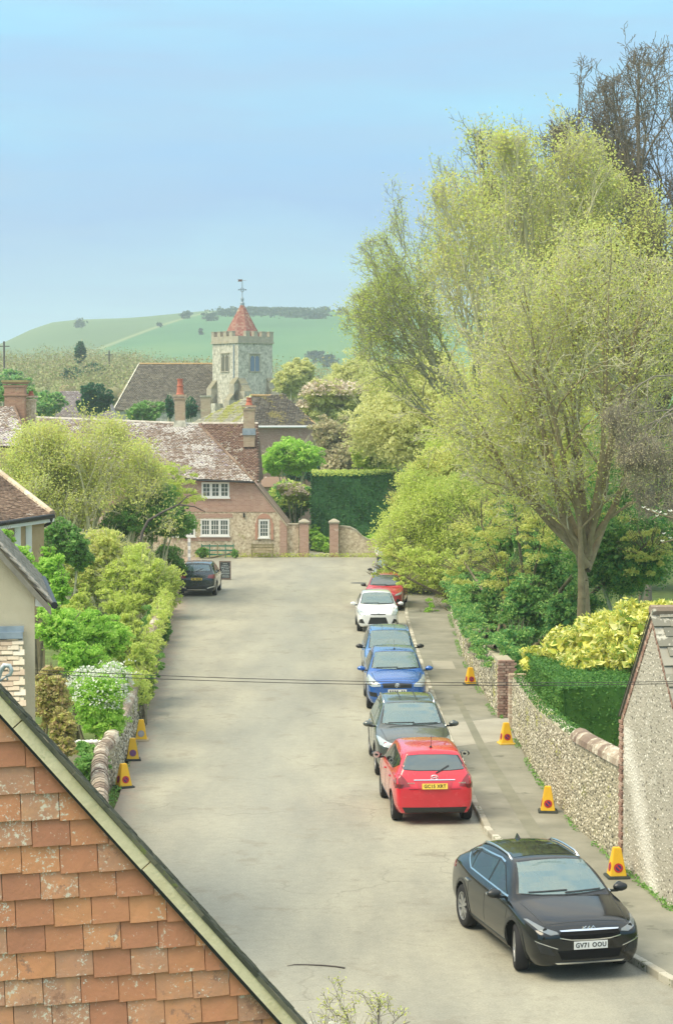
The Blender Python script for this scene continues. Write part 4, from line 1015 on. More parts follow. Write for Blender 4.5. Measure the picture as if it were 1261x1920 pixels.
while s < 34:
    p, d, n = fL2(s); side = Vector((-d.y, d.x, 0)); c = p + side * .15 - lw2.location; m2 = MB(); m2.prism([side * x * .8 + Vector((0, 0, z * .55)) - d * .29 for x, z in prof], d * .57); m2.build('coping_stone', cope_m, lw2, loc=c + Vector((0, 0, .99))); s += .6

# ================================================================== COTTAGE at the end of the street
def window(parent, p, u, n, w, h, lights, cols, rows, mat=None, fr=.055, bar=.022, depth=.10, sill=True, light_gap=.05):
    """p = lower left corner on the wall face (world), u along, n outwards"""
    mat = mat or white_m; u = Vector(u).normalized(); n = Vector(n).normalized(); z = Vector((0, 0, 1)); root = parent.location
    def bx(m, s0, s1, t0, t1, f0, f1):
        o = p + u * s0 + z * t0 - root + n * f0
        m.prism([o, o + u * (s1 - s0), o + u * (s1 - s0) + z * (t1 - t0), o + z * (t1 - t0)], n * (f1 - f0))
    m = MB(); bx(m, 0, fr, 0, h, -.02, .045); bx(m, w - fr, w, 0, h, -.02, .045); bx(m, fr, w - fr, 0, fr, -.02, .045); bx(m, fr, w - fr, h - fr, h, -.02, .045)
    lw_ = (w - 2 * fr - (lights - 1) * light_gap) / lights; xs_ = []
    for k in range(lights):
        x0 = fr + k * (lw_ + light_gap); xs_.append((x0, x0 + lw_))
        if k: bx(m, x0 - light_gap, x0, fr, h - fr, -.018, .04)
    fo = m.build('window', mat, parent)
    for (x0, x1) in xs_:
        m = MB(); s = .035
        bx(m, x0, x0 + s, fr, h - fr, -.01, .03); bx(m, x1 - s, x1, fr, h - fr, -.01, .03); bx(m, x0 + s, x1 - s, fr, fr + s, -.01, .03); bx(m, x0 + s, x1 - s, h - fr - s, h - fr, -.01, .03)
        for c in range(1, cols): xx = x0 + s + (x1 - x0 - 2 * s) * c / cols; bx(m, xx - bar / 2, xx + bar / 2, fr + s, h - fr - s, 0, .022)
        for r in range(1, rows): zz = fr + s + (h - 2 * fr - 2 * s) * r / rows; bx(m, x0 + s, x1 - s, zz - bar / 2, zz + bar / 2, -.002, .020)
        o = m.build('casement', mat, fo)
        m = MB(); bx(m, x0 + s, x1 - s, fr + s, h - fr - s, -.006, .004); m.build('pane', winglass_m, fo)
    if sill:
        m = MB(); bx(m, -.06, w + .06, -.07, 0, -.02, .10); m.build('sill', mat, fo)
    return fo

YC = 122.5
co = empty('village_cottage', (-9, 124, 0), 0, 'brick and flint cottage with lichen-speckled roof facing the end of the street', 'cottage')
LC = lambda p: p - co.location
W0, W1, W2 = -19.0, -5.02, -3.0
ze, zv = 4.64, 1.98; yb = 127.5
# lower storey flint, upper storey brick (butted at z=2.75), lean-to end following the sloping verge
def wpt(x, z, y=YC): return LC(Vector((x, y, z)))
zm = 2.72; xm = W1 + (ze - zm) / (ze - zv) * (W2 - W1)
m = MB(); m.prism([wpt(W0, -.05), wpt(W2, -.05), wpt(W2, zv), wpt(xm, zm), wpt(W0, zm)], (0, 5, 0)); m.build('flint_wall', flint_far_m, co)
m = MB(); m.prism([wpt(W0, zm, YC - .03), wpt(xm, zm, YC - .03), wpt(W1, ze, YC - .03), wpt(W0, ze, YC - .03)], (0, 5, 0)); m.build('brick_wall', brick_far_m, co)
# verge course and brick quoin at the right end
m = MB(); m.prism([wpt(W1 - .05, ze + .04, YC - .10), wpt(W2 + .08, zv - .06, YC - .10), wpt(W2 + .05, zv - .14, YC - .10), wpt(W1 - .05, ze - .06, YC - .10)], (0, .12, 0)); m.build('verge', shed_tile_m, co)
m = MB(); m.prism([wpt(W2 - .42, -.02, YC - .035), wpt(W2 + .004, -.02, YC - .035), wpt(W2 + .004, zv - .16, YC - .035), wpt(W2 - .42, zv + .3, YC - .035)], (0, .03, 0)); m.build('quoin', brick_far_m, co)
# main roof: eave y=YC-.3, ridge y=126, hip to the right running down into the lean-to roof
eL, eR = Vector((W0 - .3, YC - .32, ze - .08 + (8.42 - 7.98) * 14.33 / 10.75)), Vector((W1 + .05, YC - .32, ze - .08))
rR, rL = Vector((-8.55, 126.1, 7.98)), Vector((P(66, 781, 126.1).x, 126.1, 8.40))
rL0 = Vector((W0 - .3, 126.1, 8.42))
uu = (eR - eL).normalized(); nr = uu.cross(rR - eR).normalized(); vv = nr.cross(uu).normalized()
def uv_(p, o, u, v): q = p - o; return (q.dot(u), q.dot(v))
pl = [uv_(q, eL, uu, vv) for q in (eL, eR, rR, rL0)]
tile_field(co, 'roof_tile', eL + nr * .04, uu, vv, pl, .19, .125, lichen_roof_m, lift=.035, thick=.02, seed=51, jit=.02)
m = MB(); m.add([LC(eL), LC(eR), LC(rR), LC(rL0), LC(eL + Vector((0, 7.2, 0))), LC(eR + Vector((0, 7.2, 0)))], [(0, 1, 2, 3), (1, 5, 2), (5, 4, 3, 2), (0, 3, 4), (0, 4, 5, 1)]); m.build('roof_deck', brown_roof_m, co)
# lean-to roof behind the sloping verge
a, b2 = Vector((W1 - .05, YC - .1, ze + .05)), Vector((W2 + .1, YC - .1, zv - .04))
m = MB(); m.prism([LC(a), LC(b2), LC(b2 - Vector((0, 0, .08))), LC(a - Vector((0, 0, .1)))], (0, 5.2, 0)); m.build('leanto_roof', brown_roof_m, co)
# rear range, its roof showing beyond the hip
q = [P(352, 790, 128.9), P(484, 796, 128.9), P(490, 906, 124.6), P(440, 904, 124.6)]; q0, q1, q2, q3 = q; q0.z = q1.z = 8.02; q2.z = q3.z = 4.45; q3.x = -9.5; q0.x = -9.5; q1.x = q1.x; q2.x = q1.x + .18
uu2 = (q2 - q3).normalized(); nr2 = uu2.cross(q1 - q2).normalized(); vv2 = nr2.cross(uu2).normalized()
tile_field(co, 'rear_roof_tile', q3 + nr2 * .04, uu2, vv2, [uv_(k, q3, uu2, vv2) for k in (q3, q2, q1, q0)], .19, .125, pieces('rear_lichened_tile', [(0.1, (0.18, 0.11, 0.085)), (0.6, (0.28, 0.18, 0.135)), (0.95, (0.34, 0.25, 0.20))], spots=[((0.62, 0.58, 0.50), 3.6, 0.55), ((0.42, 0.36, 0.14), 2.0, 0.66)], nscale=6, bump=.2), lift=.035, thick=.02, seed=52, jit=.02)
m = MB(); m.add([LC(q0), LC(q1), LC(q2), LC(q3), LC(q2 + Vector((0, 8.6, 0))), LC(q3 + Vector((0, 8.6, 0)))], [(3, 2, 1, 0), (2, 4, 1), (4, 5, 0, 1)]); m.build('rear_roof_deck', brown_roof_m, co)
m = MB(); m.prism([LC(Vector((q3.x, q2.y + .25, 0))), LC(Vector((q2.x - .15, q2.y + .25, 0))), LC(Vector((q2.x - .15, q2.y + .25, 4.6))), LC(Vector((q3.x, q2.y + .25, 4.6)))], (0, 8, 0)); m.build('rear_wall', brick_far_m, co)
# ridge tiles: pale mortared line
def ridge_run(root, A, B, n, r, mat, name='ridge_tile'):
    for i in range(n):
        p = A.lerp(B, i / n); q_ = A.lerp(B, (i + .97) / n); MB().tube([p - root.location, q_ - root.location], [r, r * .95], 7).build(name, mat, root)
rid_m = pieces('pale_ridge_tile', [(0.1, (0.50, 0.44, 0.36)), (0.9, (0.70, 0.66, 0.58))], nscale=6)
ridge_run(co, rL0 + Vector((0, 0, .03)), rR + Vector((0, 0, .03)), 36, .10, rid_m)
ridge_run(co, rR + Vector((0, 0, .03)), eR + Vector((0, 0, .08)), 14, .09, brown_roof_m, 'hip_tile')
ridge_run(co, q0 + Vector((1, 0, .03)), q1 + Vector((0, 0, .03)), 16, .10, rid_m)
m = MB(); m.tube([LC(eL + Vector((0, -.06, -.04))), LC(eR + Vector((0, -.06, -.04)))], .06, 7); m.build('gutter', black_m, co)
def cwin(px0, py0, px1, py1, *a, **k):
    p0_ = P(px0, py1, YC - (.03 if py1 < 960 else 0)); p1_ = P(px1, py0, YC - (.03 if py1 < 960 else 0))
    return window(co, p0_, (1, 0, 0), (0, -1, 0), p1_.x - p0_.x, p1_.z - p0_.z, *a, **k)
cwin(378, 904, 430, 933, 3, 2, 3, fr=.07, bar=.03, light_gap=.10)
cwin(376, 973, 430, 1005, 3, 3, 3, fr=.07, bar=.03, light_gap=.08)
cwin(485, 974, 505, 1008, 1, 3, 4, fr=.07, bar=.025)
cwin(322, 973, 366, 1006, 2, 3, 3, fr=.07, bar=.03)
cwin(250, 904, 300, 933, 3, 2, 3, fr=.07, bar=.03)
cwin(110, 973, 170, 1005, 3, 3, 3, fr=.07, bar=.03)
# brick dressings round the small window, brick bands
def cbox(name, px0, py0, px1, py1, f0, f1, mat):
    a_, b_ = P(px0, py1, YC), P(px1, py0, YC); m = MB(); m.prism([LC(Vector((a_.x, YC - f0, a_.z))), LC(Vector((b_.x, YC - f0, a_.z))), LC(Vector((b_.x, YC - f0, b_.z))), LC(Vector((a_.x, YC - f0, b_.z)))], (0, -(f1 - f0), 0)); return m.build(name, mat, co)
red_dress_m = brickm('rubbed_red_brick', (0.50, 0.20, 0.13), (0.58, 0.28, 0.19), (0.50, 0.38, 0.30))
arch = []
for k in range(9):
    an = math.pi * (0.12 + .76 * k / 8); arch.append((495 - 14.5 * math.cos(an), 978 - 15 * math.sin(an)))
m = MB(); pts = [P(480, 980, YC)] + [P(*q_, YC) for q_ in arch] + [P(511, 980, YC), P(506.5, 980, YC), P(506.5, 972.5, YC), P(483.5, 972.5, YC), P(483.5, 980, YC)]
m.prism([LC(Vector((p.x, YC - .02, p.z))) for p in pts], (0, -.035, 0)); m.build('window_arch', red_dress_m, co)
cbox('window_surround', 478.5, 980.2, 483, 1012, .02, .05, red_dress_m); cbox('window_surround', 508, 980.2, 512.5, 1012, .02, .05, red_dress_m)
cbox('brick_band', 345, 1007.5, 432, 1014, .0, .03, brick_far_m); cbox('brick_band', 345, 963, 436, 971, .0, .03, brick_far_m)
o = cbox('wall_lamp', 456, 962, 459, 970, .0, .12, black_m)

def chimney(parent, c, w, d_, z0, z1, mat, pots=1, potm=None, potr=.13, poth=.6, rz=0, bands=2, name='chimney', red=None):
    m = MB(); m.box((0, 0, (z0 + z1) / 2 - .12), (w, d_, z1 - z0 - .24), rz)
    for k in range(bands): m.box((0, 0, z1 - .24 + .12 * k / max(bands, 1) * 2 - .0 + .06 - (.06 if not k else 0)), (w + .10 + .1 * k, d_ + .10 + .1 * k, .118), rz)
    o = m.build(name, mat, parent, loc=Vector((c[0], c[1], 0)) - Vector((parent.location.x, parent.location.y, 0)))
    for k in range(pots):
        x = (k - (pots - 1) / 2) * (w * .5)
        mm = MB(); mm.lathe([(potr * 1.15, 0), (potr * 1.15, .06), (potr, .09), (potr * .82, poth * .5), (potr * .95, poth * .52), (potr * .95, poth * .6), (potr * .75, poth * .62), (potr * .72, poth * .92), (potr * .9, poth * .94), (potr * .9, poth), (potr * .5, poth), (potr * .5, poth - .1), (0, poth - .1)], (0, 0, 0), n=12)
        mm.build('chimney_pot', potm or pot_m, o, smooth=False, loc=(x, 0, z1 - .01))
    return o
pot_m = surf('red_clay_pot', [(0.3, (0.42, 0.13, 0.09)), (0.7, (0.52, 0.20, 0.13))], 4, .85, .2, 20)
chn_m = brickm('lichened_chimney', (0.40, 0.27, 0.18), (0.52, 0.38, 0.26), (0.46, 0.42, 0.32), spots=[((0.50, 0.46, 0.30), 2.2, .55)])
p = P(338, 790, 126.2); chimney(co, (p.x, p.y), .62, .62, 7.6, P(338, 740, 126.2).z, chn_m, 1, poth=1.0, potr=.22)
m = MB(); m.hexa([LC(Vector((p.x + sx_ * .42, p.y + sy_ * .42, 7.85))) for sx_, sy_ in ((-1, -1), (1, -1), (1, 1), (-1, 1))], [LC(Vector((p.x + sx_ * .33, p.y + sy_ * .33, 8.25))) for sx_, sy_ in ((-1, -1), (1, -1), (1, 1), (-1, 1))]); m.build('chimney_flaunching', stone_m, co)
p = P(467, 800, 127.2); chimney(co, (p.x, p.y), .70, .62, 6.6, P(467, 760, 127.2).z, chn_m, 1, poth=.5, potr=.2)
m = MB(); m.box(LC(Vector((p.x, p.y, 7.55))), (.80, .74, .42)); m.build('chimney_flashing', lead_m, co)

# neighbouring house to the left with the broad brick stack
nb = empty('neighbour_cottage', (-19.5, 116, 0), 0, 'cottage with lichened roof below the broad red brick chimney stack', 'cottage')
LN = lambda p: p - nb.location
nr0, nr1 = P(-90, 768, 116.5), P(27, 762, 116.5); ne1, ne0 = P(56, 838, 113.0), P(-90, 838, 113.0)
un = (ne1 - ne0).normalized(); nn_ = un.cross(nr1 - ne1).normalized(); vn = nn_.cross(un).normalized()
tile_field(nb, 'roof_tile', ne0 + nn_ * .04, un, vn, [uv_(k, ne0, un, vn) for k in (ne0, ne1, nr1, nr0)], .19, .125, lichen_roof_m, lift=.035, thick=.02, seed=57, jit=.02)
m = MB(); m.add([LN(ne0), LN(ne1), LN(nr1), LN(nr0), LN(ne1 + Vector((0, 7, 0))), LN(ne0 + Vector((0, 7, 0)))], [(0, 1, 2, 3), (1, 4, 2), (4, 5, 3, 2), (0, 5, 4, 1)]); m.build('roof_deck', brown_roof_m, nb)
m = MB(); m.prism([LN(Vector((ne0.x, 113.3, 0))), LN(Vector((ne1.x - .3, 113.3, 0))), LN(Vector((ne1.x - .3, 113.3, ne1.z - .05))), LN(Vector((ne0.x, 113.3, ne0.z - .05)))], (0, 6.4, 0)); m.build('wall', brick_far_m, nb)
ridge_run(nb, nr1, ne1, 12, .09, brown_roof_m, 'hip_tile')
p = P(30, 800, 117.0); chimney(nb, (p.x, p.y), 1.15, .9, 5.5, P(30, 716, 117).z, brick_warm_m, 0, bands=2)
pc = P(30, 716, 117); m = MB(); m.box(LN(Vector((pc.x, pc.y, pc.z + .03))), (1.5, 1.2, .12)); m.build('chimney_cap', surf('mossy_cap', [(0.3, (.30, .27, .12)), (.7, (.42, .36, .18))], 4), nb)
m = MB(); m.box(LN(Vector((pc.x, pc.y, pc.z - .75))), (1.28, 1.02, .1)); m.build('chimney_band', brick_warm_m, nb)
p = P(59, 800, 117.6); chimney(nb, (p.x, p.y), .52, .6, 5.5, P(59, 742, 117.6).z, flint_far_m, 1, poth=.28, potr=.16)

# ------------------------------------------------------------------ hip-roofed house
hr = empty('hipped_roof_house', (-4.5, 163, 0), 0, 'brick house with mossy grey hipped roof in front of the church tower', 'house')
LH = lambda p: p - hr.location
N_, Rr, Lf = P(452, 798, 158.0), P(593, 798, 162.0), P(352, 800, 165.5)
for q_ in (N_, Rr, Lf): q_.z = 7.85
Bk = Lf + (Rr - N_); t0_, t1_ = P(470, 742, 162.5), P(530, 743, 165.0); t0_.z = t1_.z = 10.25
def roof_face(root, pts, base_a, base_b, mat, seed, tw=.26, g=.19):
    u_ = (base_b - base_a).normalized(); c_ = sum(pts, Vector()) / len(pts); n_ = u_.cross(c_ - base_a).normalized(); v_ = n_.cross(u_).normalized()
    tile_field(root, 'roof_tile', base_a + n_ * .05, u_, v_, [uv_(k, base_a, u_, v_) for k in pts], tw, g, mat, lift=.05, thick=.03, seed=seed, jit=.02)
mossgrey_m = pieces('mossy_grey_tile', [(0.1, (0.30, 0.29, 0.23)), (0.5, (0.38, 0.37, 0.29)), (0.9, (0.45, 0.43, 0.34))], spots=[((0.33, 0.34, 0.10), .5, 0.56)], nscale=2, bump=.2)
orange_m = pieces('orange_lichen_ridge', [(0.1, (0.42, 0.27, 0.12)), (0.9, (0.56, 0.38, 0.18))], nscale=5)
roof_face(hr, [N_, Rr, t1_, t0_], N_, Rr, dark_roof_m, 61); roof_face(hr, [Lf, N_, t0_], Lf, N_, mossgrey_m, 62)
m = MB(); m.add([LH(x) for x in (N_, Rr, Bk, Lf, t0_, t1_)], [(0, 1, 5, 4), (1, 2, 5), (2, 3, 4, 5), (3, 0, 4), (0, 3, 2, 1)]); m.build('roof_deck', dark_roof_m, hr)
ridge_run(hr, t0_, t1_, 9, .13, orange_m); ridge_run(hr, t1_, Rr, 16, .12, orange_m, 'hip_tile'); ridge_run(hr, t0_, N_, 16, .12, mossgrey_m, 'hip_tile')
ins = lambda p, q_: p.lerp(q_, .035)
cc_ = (N_ + Bk) / 2; wl_ = [x.lerp(cc_, .06) for x in (N_, Rr, Bk, Lf)]
m = MB(); m.hexa([LH(Vector((x.x, x.y, 0))) for x in wl_], [LH(Vector((x.x, x.y, 7.82))) for x in wl_]); m.build('wall', brick_far_m, hr)
MB().tube([LH(N_ + Vector((-.0, -.12, -.08))), LH(Rr + Vector((.1, -.12, -.08)))], .10, 7).build('gutter', white_m, hr)
d_ = (Rr - N_); 
for f in (): window(hr, wl_[0].lerp(wl_[1], f) + Vector((0, 0, -2.1)), d_.to_2d().to_3d(), (d_.y, -d_.x, 0), 1.1, 1.2, 2, 2, 2)
p = P(386, 770, 172); 
# small brick shed in the trees right of the cottage
# ------------------------------------------------------------------ church
CZ = 270.0; th_ = R(40); S = 5.75; Cn = Vector((P(447, 800, CZ).x, CZ, 0)); ur = Vector((math.cos(th_), math.sin(th_), 0)); ul = Vector((-math.sin(th_), math.cos(th_), 0))
ch = empty('church', tuple(Cn + (ur + ul) * S / 2), 0, 'flint church with battlemented square tower, red pyramid cap and weathervane', 'church')
LK = lambda p: p - ch.location
def cp_(a, b, z): return LK(Cn + ur * a + ul * b + Vector((0, 0, z)))
def cbx(m, a0_, a1_, b0_, b1_, z0_, z1_): m.hexa([cp_(a0_, b0_, z0_), cp_(a1_, b0_, z0_), cp_(a1_, b1_, z0_), cp_(a0_, b1_, z0_)], [cp_(a0_, b0_, z1_), cp_(a1_, b0_, z1_), cp_(a1_, b1_, z1_), cp_(a0_, b1_, z1_)]); return m
ZT, ZS = 18.9, 20.15
cbx(MB(), 0, S, 0, S, -.1, 18.6).build('tower', stone_m, ch)
cbx(MB(), -.16, S + .16, -.16, S + .16, 18.6, 18.85).build('string_course', stone_trim_m, ch)
m = MB(); t_ = .42; zp = 19.55
for (a0_, a1_, b0_, b1_) in ((-.1, S + .1, -.1, t_), (-.1, S + .1, S - t_, S + .1), (-.1, t_, t_, S - t_), (S - t_, S + .1, t_, S - t_)): cbx(m, a0_, a1_, b0_, b1_, 18.85, zp)
m.build('parapet', stone_trim_m, ch)
nm = 5; wgap = (S + .2) / (2 * nm - 1)
for k in range(nm):
    s0_ = -.1 + 2 * k * wgap; s1_ = s0_ + wgap
    for (a0_, a1_, b0_, b1_) in ((s0_, s1_, -.1, t_), (-.1, t_, s0_, s1_), (s0_, s1_, S - t_, S + .1), (S - t_, S + .1, s0_, s1_)):
        if (a0_, b0_) == (-.1, s0_) and k in (0, nm - 1): continue
        if a0_ == S - t_ and k in (0, nm - 1): continue
        cbx(MB(), a0_ + .0, a1_ - .0, b0_, b1_, zp, ZS).build('merlon', stone_trim_m, ch)
        cbx(MB(), a0_ - .04, a1_ + .04, b0_ - .04, b1_ + .04, ZS, ZS + .10).build('merlon_cap', stone_trim_m, ch)
# pyramid cap: eight-sided skirt, four main faces
ctr = cp_(S / 2, S / 2, 0); nb_ = 8
def ring(r, z, n=8, a0_=0): return [Vector((ctr.x + r * math.cos(a0_ + 2 * math.pi * k / n), ctr.y + r * math.sin(a0_ + 2 * math.pi * k / n), z)) for k in range(n)]
r0_, r1_, r2_ = ring(2.75, 19.2, 8, R(22.5) + th_), ring(1.75, 21.1, 8, R(22.5) + th_), ring(.22, 23.9, 8, R(22.5) + th_)
m = MB(); m.add(r0_ + r1_ + r2_, [(i, (i + 1) % 8, 8 + (i + 1) % 8, 8 + i) for i in range(8)] + [(8 + i, 8 + (i + 1) % 8, 16 + (i + 1) % 8, 16 + i) for i in range(8)] + [tuple(range(23, 15, -1))]); capo = m.build('cap', shingle_m, ch)
V_, F_ = [], []; rr_ = random.Random(8)
for z in np.arange(19.25, 23.7, .22):
    rad = np.interp(z, [19.2, 21.1, 23.9], [2.75, 1.75, .22]) + .03; rad2 = np.interp(z + .26, [19.2, 21.1, 23.9], [2.75, 1.75, .22]) + .01
    A_, B_ = ring(rad, z, 8, R(22.5) + th_), ring(max(rad2, .15), z + .26, 8, R(22.5) + th_)
    for k in range(8):
        a_, b_, c_, e_ = A_[k], A_[(k + 1) % 8], B_[(k + 1) % 8], B_[k]; n_ = max(1, int((b_ - a_).length / .3))
        for j in range(n_):
            f0_, f1_ = j / n_, (j + .96) / n_; dz = Vector((0, 0, rr_.uniform(-.02, .02))); base_ = len(V_)
            V_ += [tuple(a_.lerp(b_, f0_) + dz), tuple(a_.lerp(b_, f1_) + dz), tuple(e_.lerp(c_, f1_) + dz), tuple(e_.lerp(c_, f0_) + dz)]; F_.append((base_, base_ + 1, base_ + 2, base_ + 3))
o = link('cap_tiles', np_mesh('cap_tiles', V_, F_), shingle_m, ch); o['kind'] = 'stuff'
m = MB(); m.lathe([(.28, 23.7), (.30, 24.1), (.17, 24.3), (.22, 24.7), (.07, 25.0), (.05, 27.3), (0, 27.4)], (ctr.x, ctr.y, 0), n=8); m.build('finial', lead_m, ch)
zz = 25.75
for rz_ in (0, math.pi / 2):
    pass
vn_ = empty('weathervane_dummy') if False else None
m = MB(); m.tube([(ctr.x - .45, ctr.y, 25.9), (ctr.x + .45, ctr.y, 25.9)], .035, 5); m.tube([(ctr.x, ctr.y - .4, 25.9), (ctr.x, ctr.y + .4, 25.9)], .035, 5)
rgp = [(ctr.x + .26 * math.cos(a_), ctr.y, 25.9 + .26 * math.sin(a_)) for a_ in np.linspace(0, 2 * math.pi, 17)]; m.tube(rgp, .03, 5, cap=False)
for sg in (-1, 1): m.box((ctr.x + sg * .5, ctr.y, 25.9), (.10, .04, .16))
m.build('vane_arms', black_m, ch)
m = MB(); m.prism([(ctr.x - .62, ctr.y - .02, 27.0), (ctr.x - .02, ctr.y - .02, 27.0), (ctr.x - .02, ctr.y - .02, 27.30), (ctr.x - .62, ctr.y - .02, 27.30), (ctr.x - .5, ctr.y - .02, 27.15)], (0, .04, 0)); m.tube([(ctr.x, ctr.y, 27.15), (ctr.x + .5, ctr.y, 27.15)], .02, 5); m.build('vane', plain('vane_copper', (.16, .07, .05), .5), ch)
# belfry windows: two-light, on both faces
def louvre(face, s_mid, z0_, z1_, w_, glass):
    f = (lambda s, z, off: cp_(s, -off, z)) if face == 'r' else (lambda s, z, off: cp_(-off, s, z))
    def bx(m, s0, s1, a, b, f0, f1): m.hexa([f(s0, a, f0), f(s1, a, f0), f(s1, a, f1), f(s0, a, f1)], [f(s0, b, f0), f(s1, b, f0), f(s1, b, f1), f(s0, b, f1)])
    m = MB(); bx(m, s_mid - w_ / 2 - .14, s_mid - w_ / 2, z0_, z1_, -.1, .05); bx(m, s_mid + w_ / 2, s_mid + w_ / 2 + .14, z0_, z1_, -.1, .05); bx(m, s_mid - w_ / 2 - .14, s_mid + w_ / 2 + .14, z1_, z1_ + .16, -.1, .06)
    bx(m, s_mid - w_ / 2 - .2, s_mid + w_ / 2 + .2, z1_ + .16, z1_ + .28, -.1, .14); bx(m, s_mid - w_ / 2 - .14, s_mid + w_ / 2 + .14, z0_ - .14, z0_, -.1, .1); bx(m, s_mid - .07, s_mid + .07, z0_, z1_, -.05, .04)
    w = m.build('belfry_window', stone_trim_m, ch)
    for sg in (-1, 1):
        c_ = s_mid + sg * w_ / 4; hw = w_ / 4 - .05; n_ = 7; pts = [(c_ - hw, z0_), (c_ + hw, z0_), (c_ + hw, z1_ - .55)] + [(c_ + hw * math.cos(a_), z1_ - .55 + .5 * math.sin(a_)) for a_ in np.linspace(.3, math.pi - .3, n_)] + [(c_ - hw, z1_ - .55)]
        MB().prism([f(s, z, .012) for s, z in pts], f(0, 0, .03) - f(0, 0, .012)).build('pane', glass, w)
louvre('r', 2.75, 14.9, 17.0, 1.55, plain('leaded_glass', (.13, .19, .28), .25, spec=1.0)); louvre('l', 2.9, 14.9, 17.1, 1.6, plain('belfry_louvres', (.13, .13, .10), .8))
m = MB(); m.tube([cp_(-.08, .9, 12), cp_(-.08, .9, 18.4)], .09, 6); m.build('rainwater_pipe', lead_m, ch)
# stepped buttresses with tiled offsets at the visible corners
def buttress(a0_, a1_, b0_, b1_, dirn, steps):
    m = MB(); mt = MB()
    for (out, z0_, z1_) in steps:
        if dirn == 'r-': A0, A1, B0, B1 = a0_, a1_, -out, .05
        elif dirn == 'r+': A0, A1, B0, B1 = S - .05, S + out, b0_, b1_
        else: A0, A1, B0, B1 = -out, .05, b0_, b1_
        cbx(m, A0, A1, B0, B1, z0_, z1_)
        # sloped weathering
        if dirn == 'r-': lo = [(A0, B0), (A1, B0)]; hi = [(A1, B1), (A0, B1)]; q = [cp_(A0, B0, z1_), cp_(A1, B0, z1_), cp_(A1, .0, z1_), cp_(A0, .0, z1_)]; tq = [cp_(A0, 0, z1_ + out * 1.1), cp_(A1, 0, z1_ + out * 1.1)]
        elif dirn == 'r+': q = [cp_(A1, B0, z1_), cp_(A1, B1, z1_), cp_(S, B1, z1_), cp_(S, B0, z1_)]; tq = [cp_(S, B0, z1_ + out * 1.1), cp_(S, B1, z1_ + out * 1.1)]
        else: q = [cp_(A0, B0, z1_), cp_(A0, B1, z1_), cp_(0, B1, z1_), cp_(0, B0, z1_)]; tq = [cp_(0, B0, z1_ + out * 1.1), cp_(0, B1, z1_ + out * 1.1)]
        mt.add(q + tq, [(0, 1, 5, 4), (0, 4, 3), (1, 2, 5), (2, 3, 4, 5), (0, 3, 2, 1)])
    b = m.build('buttress', stone_trim_m, ch); mt.build('offset', surf('buttress_tiles', [(.3, (.20, .19, .13)), (.7, (.33, .30, .20))], 2) if 'buttress_tiles' not in MATS else MATS['buttress_tiles'], b)
buttress(-.1, 1.1, 0, 0, 'r-', [(2.6, -.1, 9.8), (1.5, 9.8, 12.2), (.7, 12.2, 13.2)])
buttress(S - 1.0, S + .1, 0, 0, 'r-', [(2.4, -.1, 9.6), (1.3, 9.6, 11.9), (.6, 11.9, 13.4)])
buttress(0, 0, .0, 1.0, 'r+', [(2.4, -.1, 10.2), (1.2, 10.2, 12.4)])
buttress(0, 0, S - 1.0, S, 'l', [(1.8, -.1, 10.0), (1.0, 10.0, 12.6)])
buttress(0, 0, -.1, 1.0, 'l', [(1.6, -.1, 11.0), (.8, 11.0, 13.2)])
# stair turret beside the left face
m = cbx(MB(), -1.3, .02, S - 2.3, S - 1.0, -.1, 10.6); m.build('turret', stone_m, ch)
# nave roof running left
ny0, ny1 = 274.0, 280.5; rz1 = P(262, 683, ny1).z
nA, nB = P(214, 770, ny0), P(408, 770, ny0); nA.z = nB.z = 9.7; nC, nD = P(262, 684, ny1), P(412, 681, ny1); nC.z = nD.z = rz1
roof_face(ch, [nA, nB, nD, nC], nA, nB, dark_roof_m, 65, tw=.33, g=.26)
m = MB(); bk = Vector((0, 12.5, 0)); m.add([LK(x) for x in (nA, nB, nD, nC, nA + bk, nB + bk)], [(0, 1, 2, 3), (4, 5, 2, 3)[::-1], (0, 3, 4), (1, 5, 2)]); m.build('nave_roof', dark_roof_m, ch)
ridge_run(ch, nC + Vector((0, 0, .05)), nD + Vector((0, 0, .05)), 24, .16, orange_m)
e_ = nC - nA; sd = Vector((-.25, 0, 0)); m = MB(); m.prism([LK(nA + sd), LK(nC + sd), LK(nC + sd + Vector((.3, 0, .25))), LK(nA + sd + Vector((.3, 0, .25)))], (0.0, .5, 0)); m.build('gable_coping', stone_m, ch)
m = MB(); m.prism([LK(Vector((nA.x + .2, ny0 + .6, 0))), LK(Vector((nB.x, ny0 + .6, 0))), LK(Vector((nB.x, ny0 + .6, 9.65))), LK(Vector((nA.x + .2, ny0 + .6, 9.65)))], (0, 10, 0)); m.build('nave_wall', stone_m, ch)
# aisle / porch building left of the nave
ap_ = empty('church_hall', (-35, 240, 0), 0, 'low purple-tiled roof with a pale gable coping left of the nave', 'building')
LA = lambda p: p - ap_.location
h0_, h1_, h2_, h3_ = P(92, 792, 238), P(214, 792, 238), P(200, 735, 242), P(112, 735, 242); h0_.z = h1_.z = 8.0; h2_.z = h3_.z = 11.7
purple_m = pieces('purple_lichen_tile', [(0.1, (0.26, 0.21, 0.20)), (0.6, (0.36, 0.30, 0.30)), (0.95, (0.46, 0.41, 0.40))], spots=[((.5, .48, .4), .8, .60)], nscale=2, bump=.2)
roof_face(ap_, [h0_, h1_, h2_, h3_], h0_, h1_, purple_m, 66, tw=.33, g=.25)
m = MB(); m.add([LA(x) for x in (h0_, h1_, h2_, h3_, h0_ + Vector((0, 8, 0)), h1_ + Vector((0, 8, 0)))], [(0, 1, 2, 3), (1, 5, 2), (5, 4, 3, 2), (4, 0, 3), (0, 4, 5, 1)]); m.build('roof_deck', purple_m, ap_)
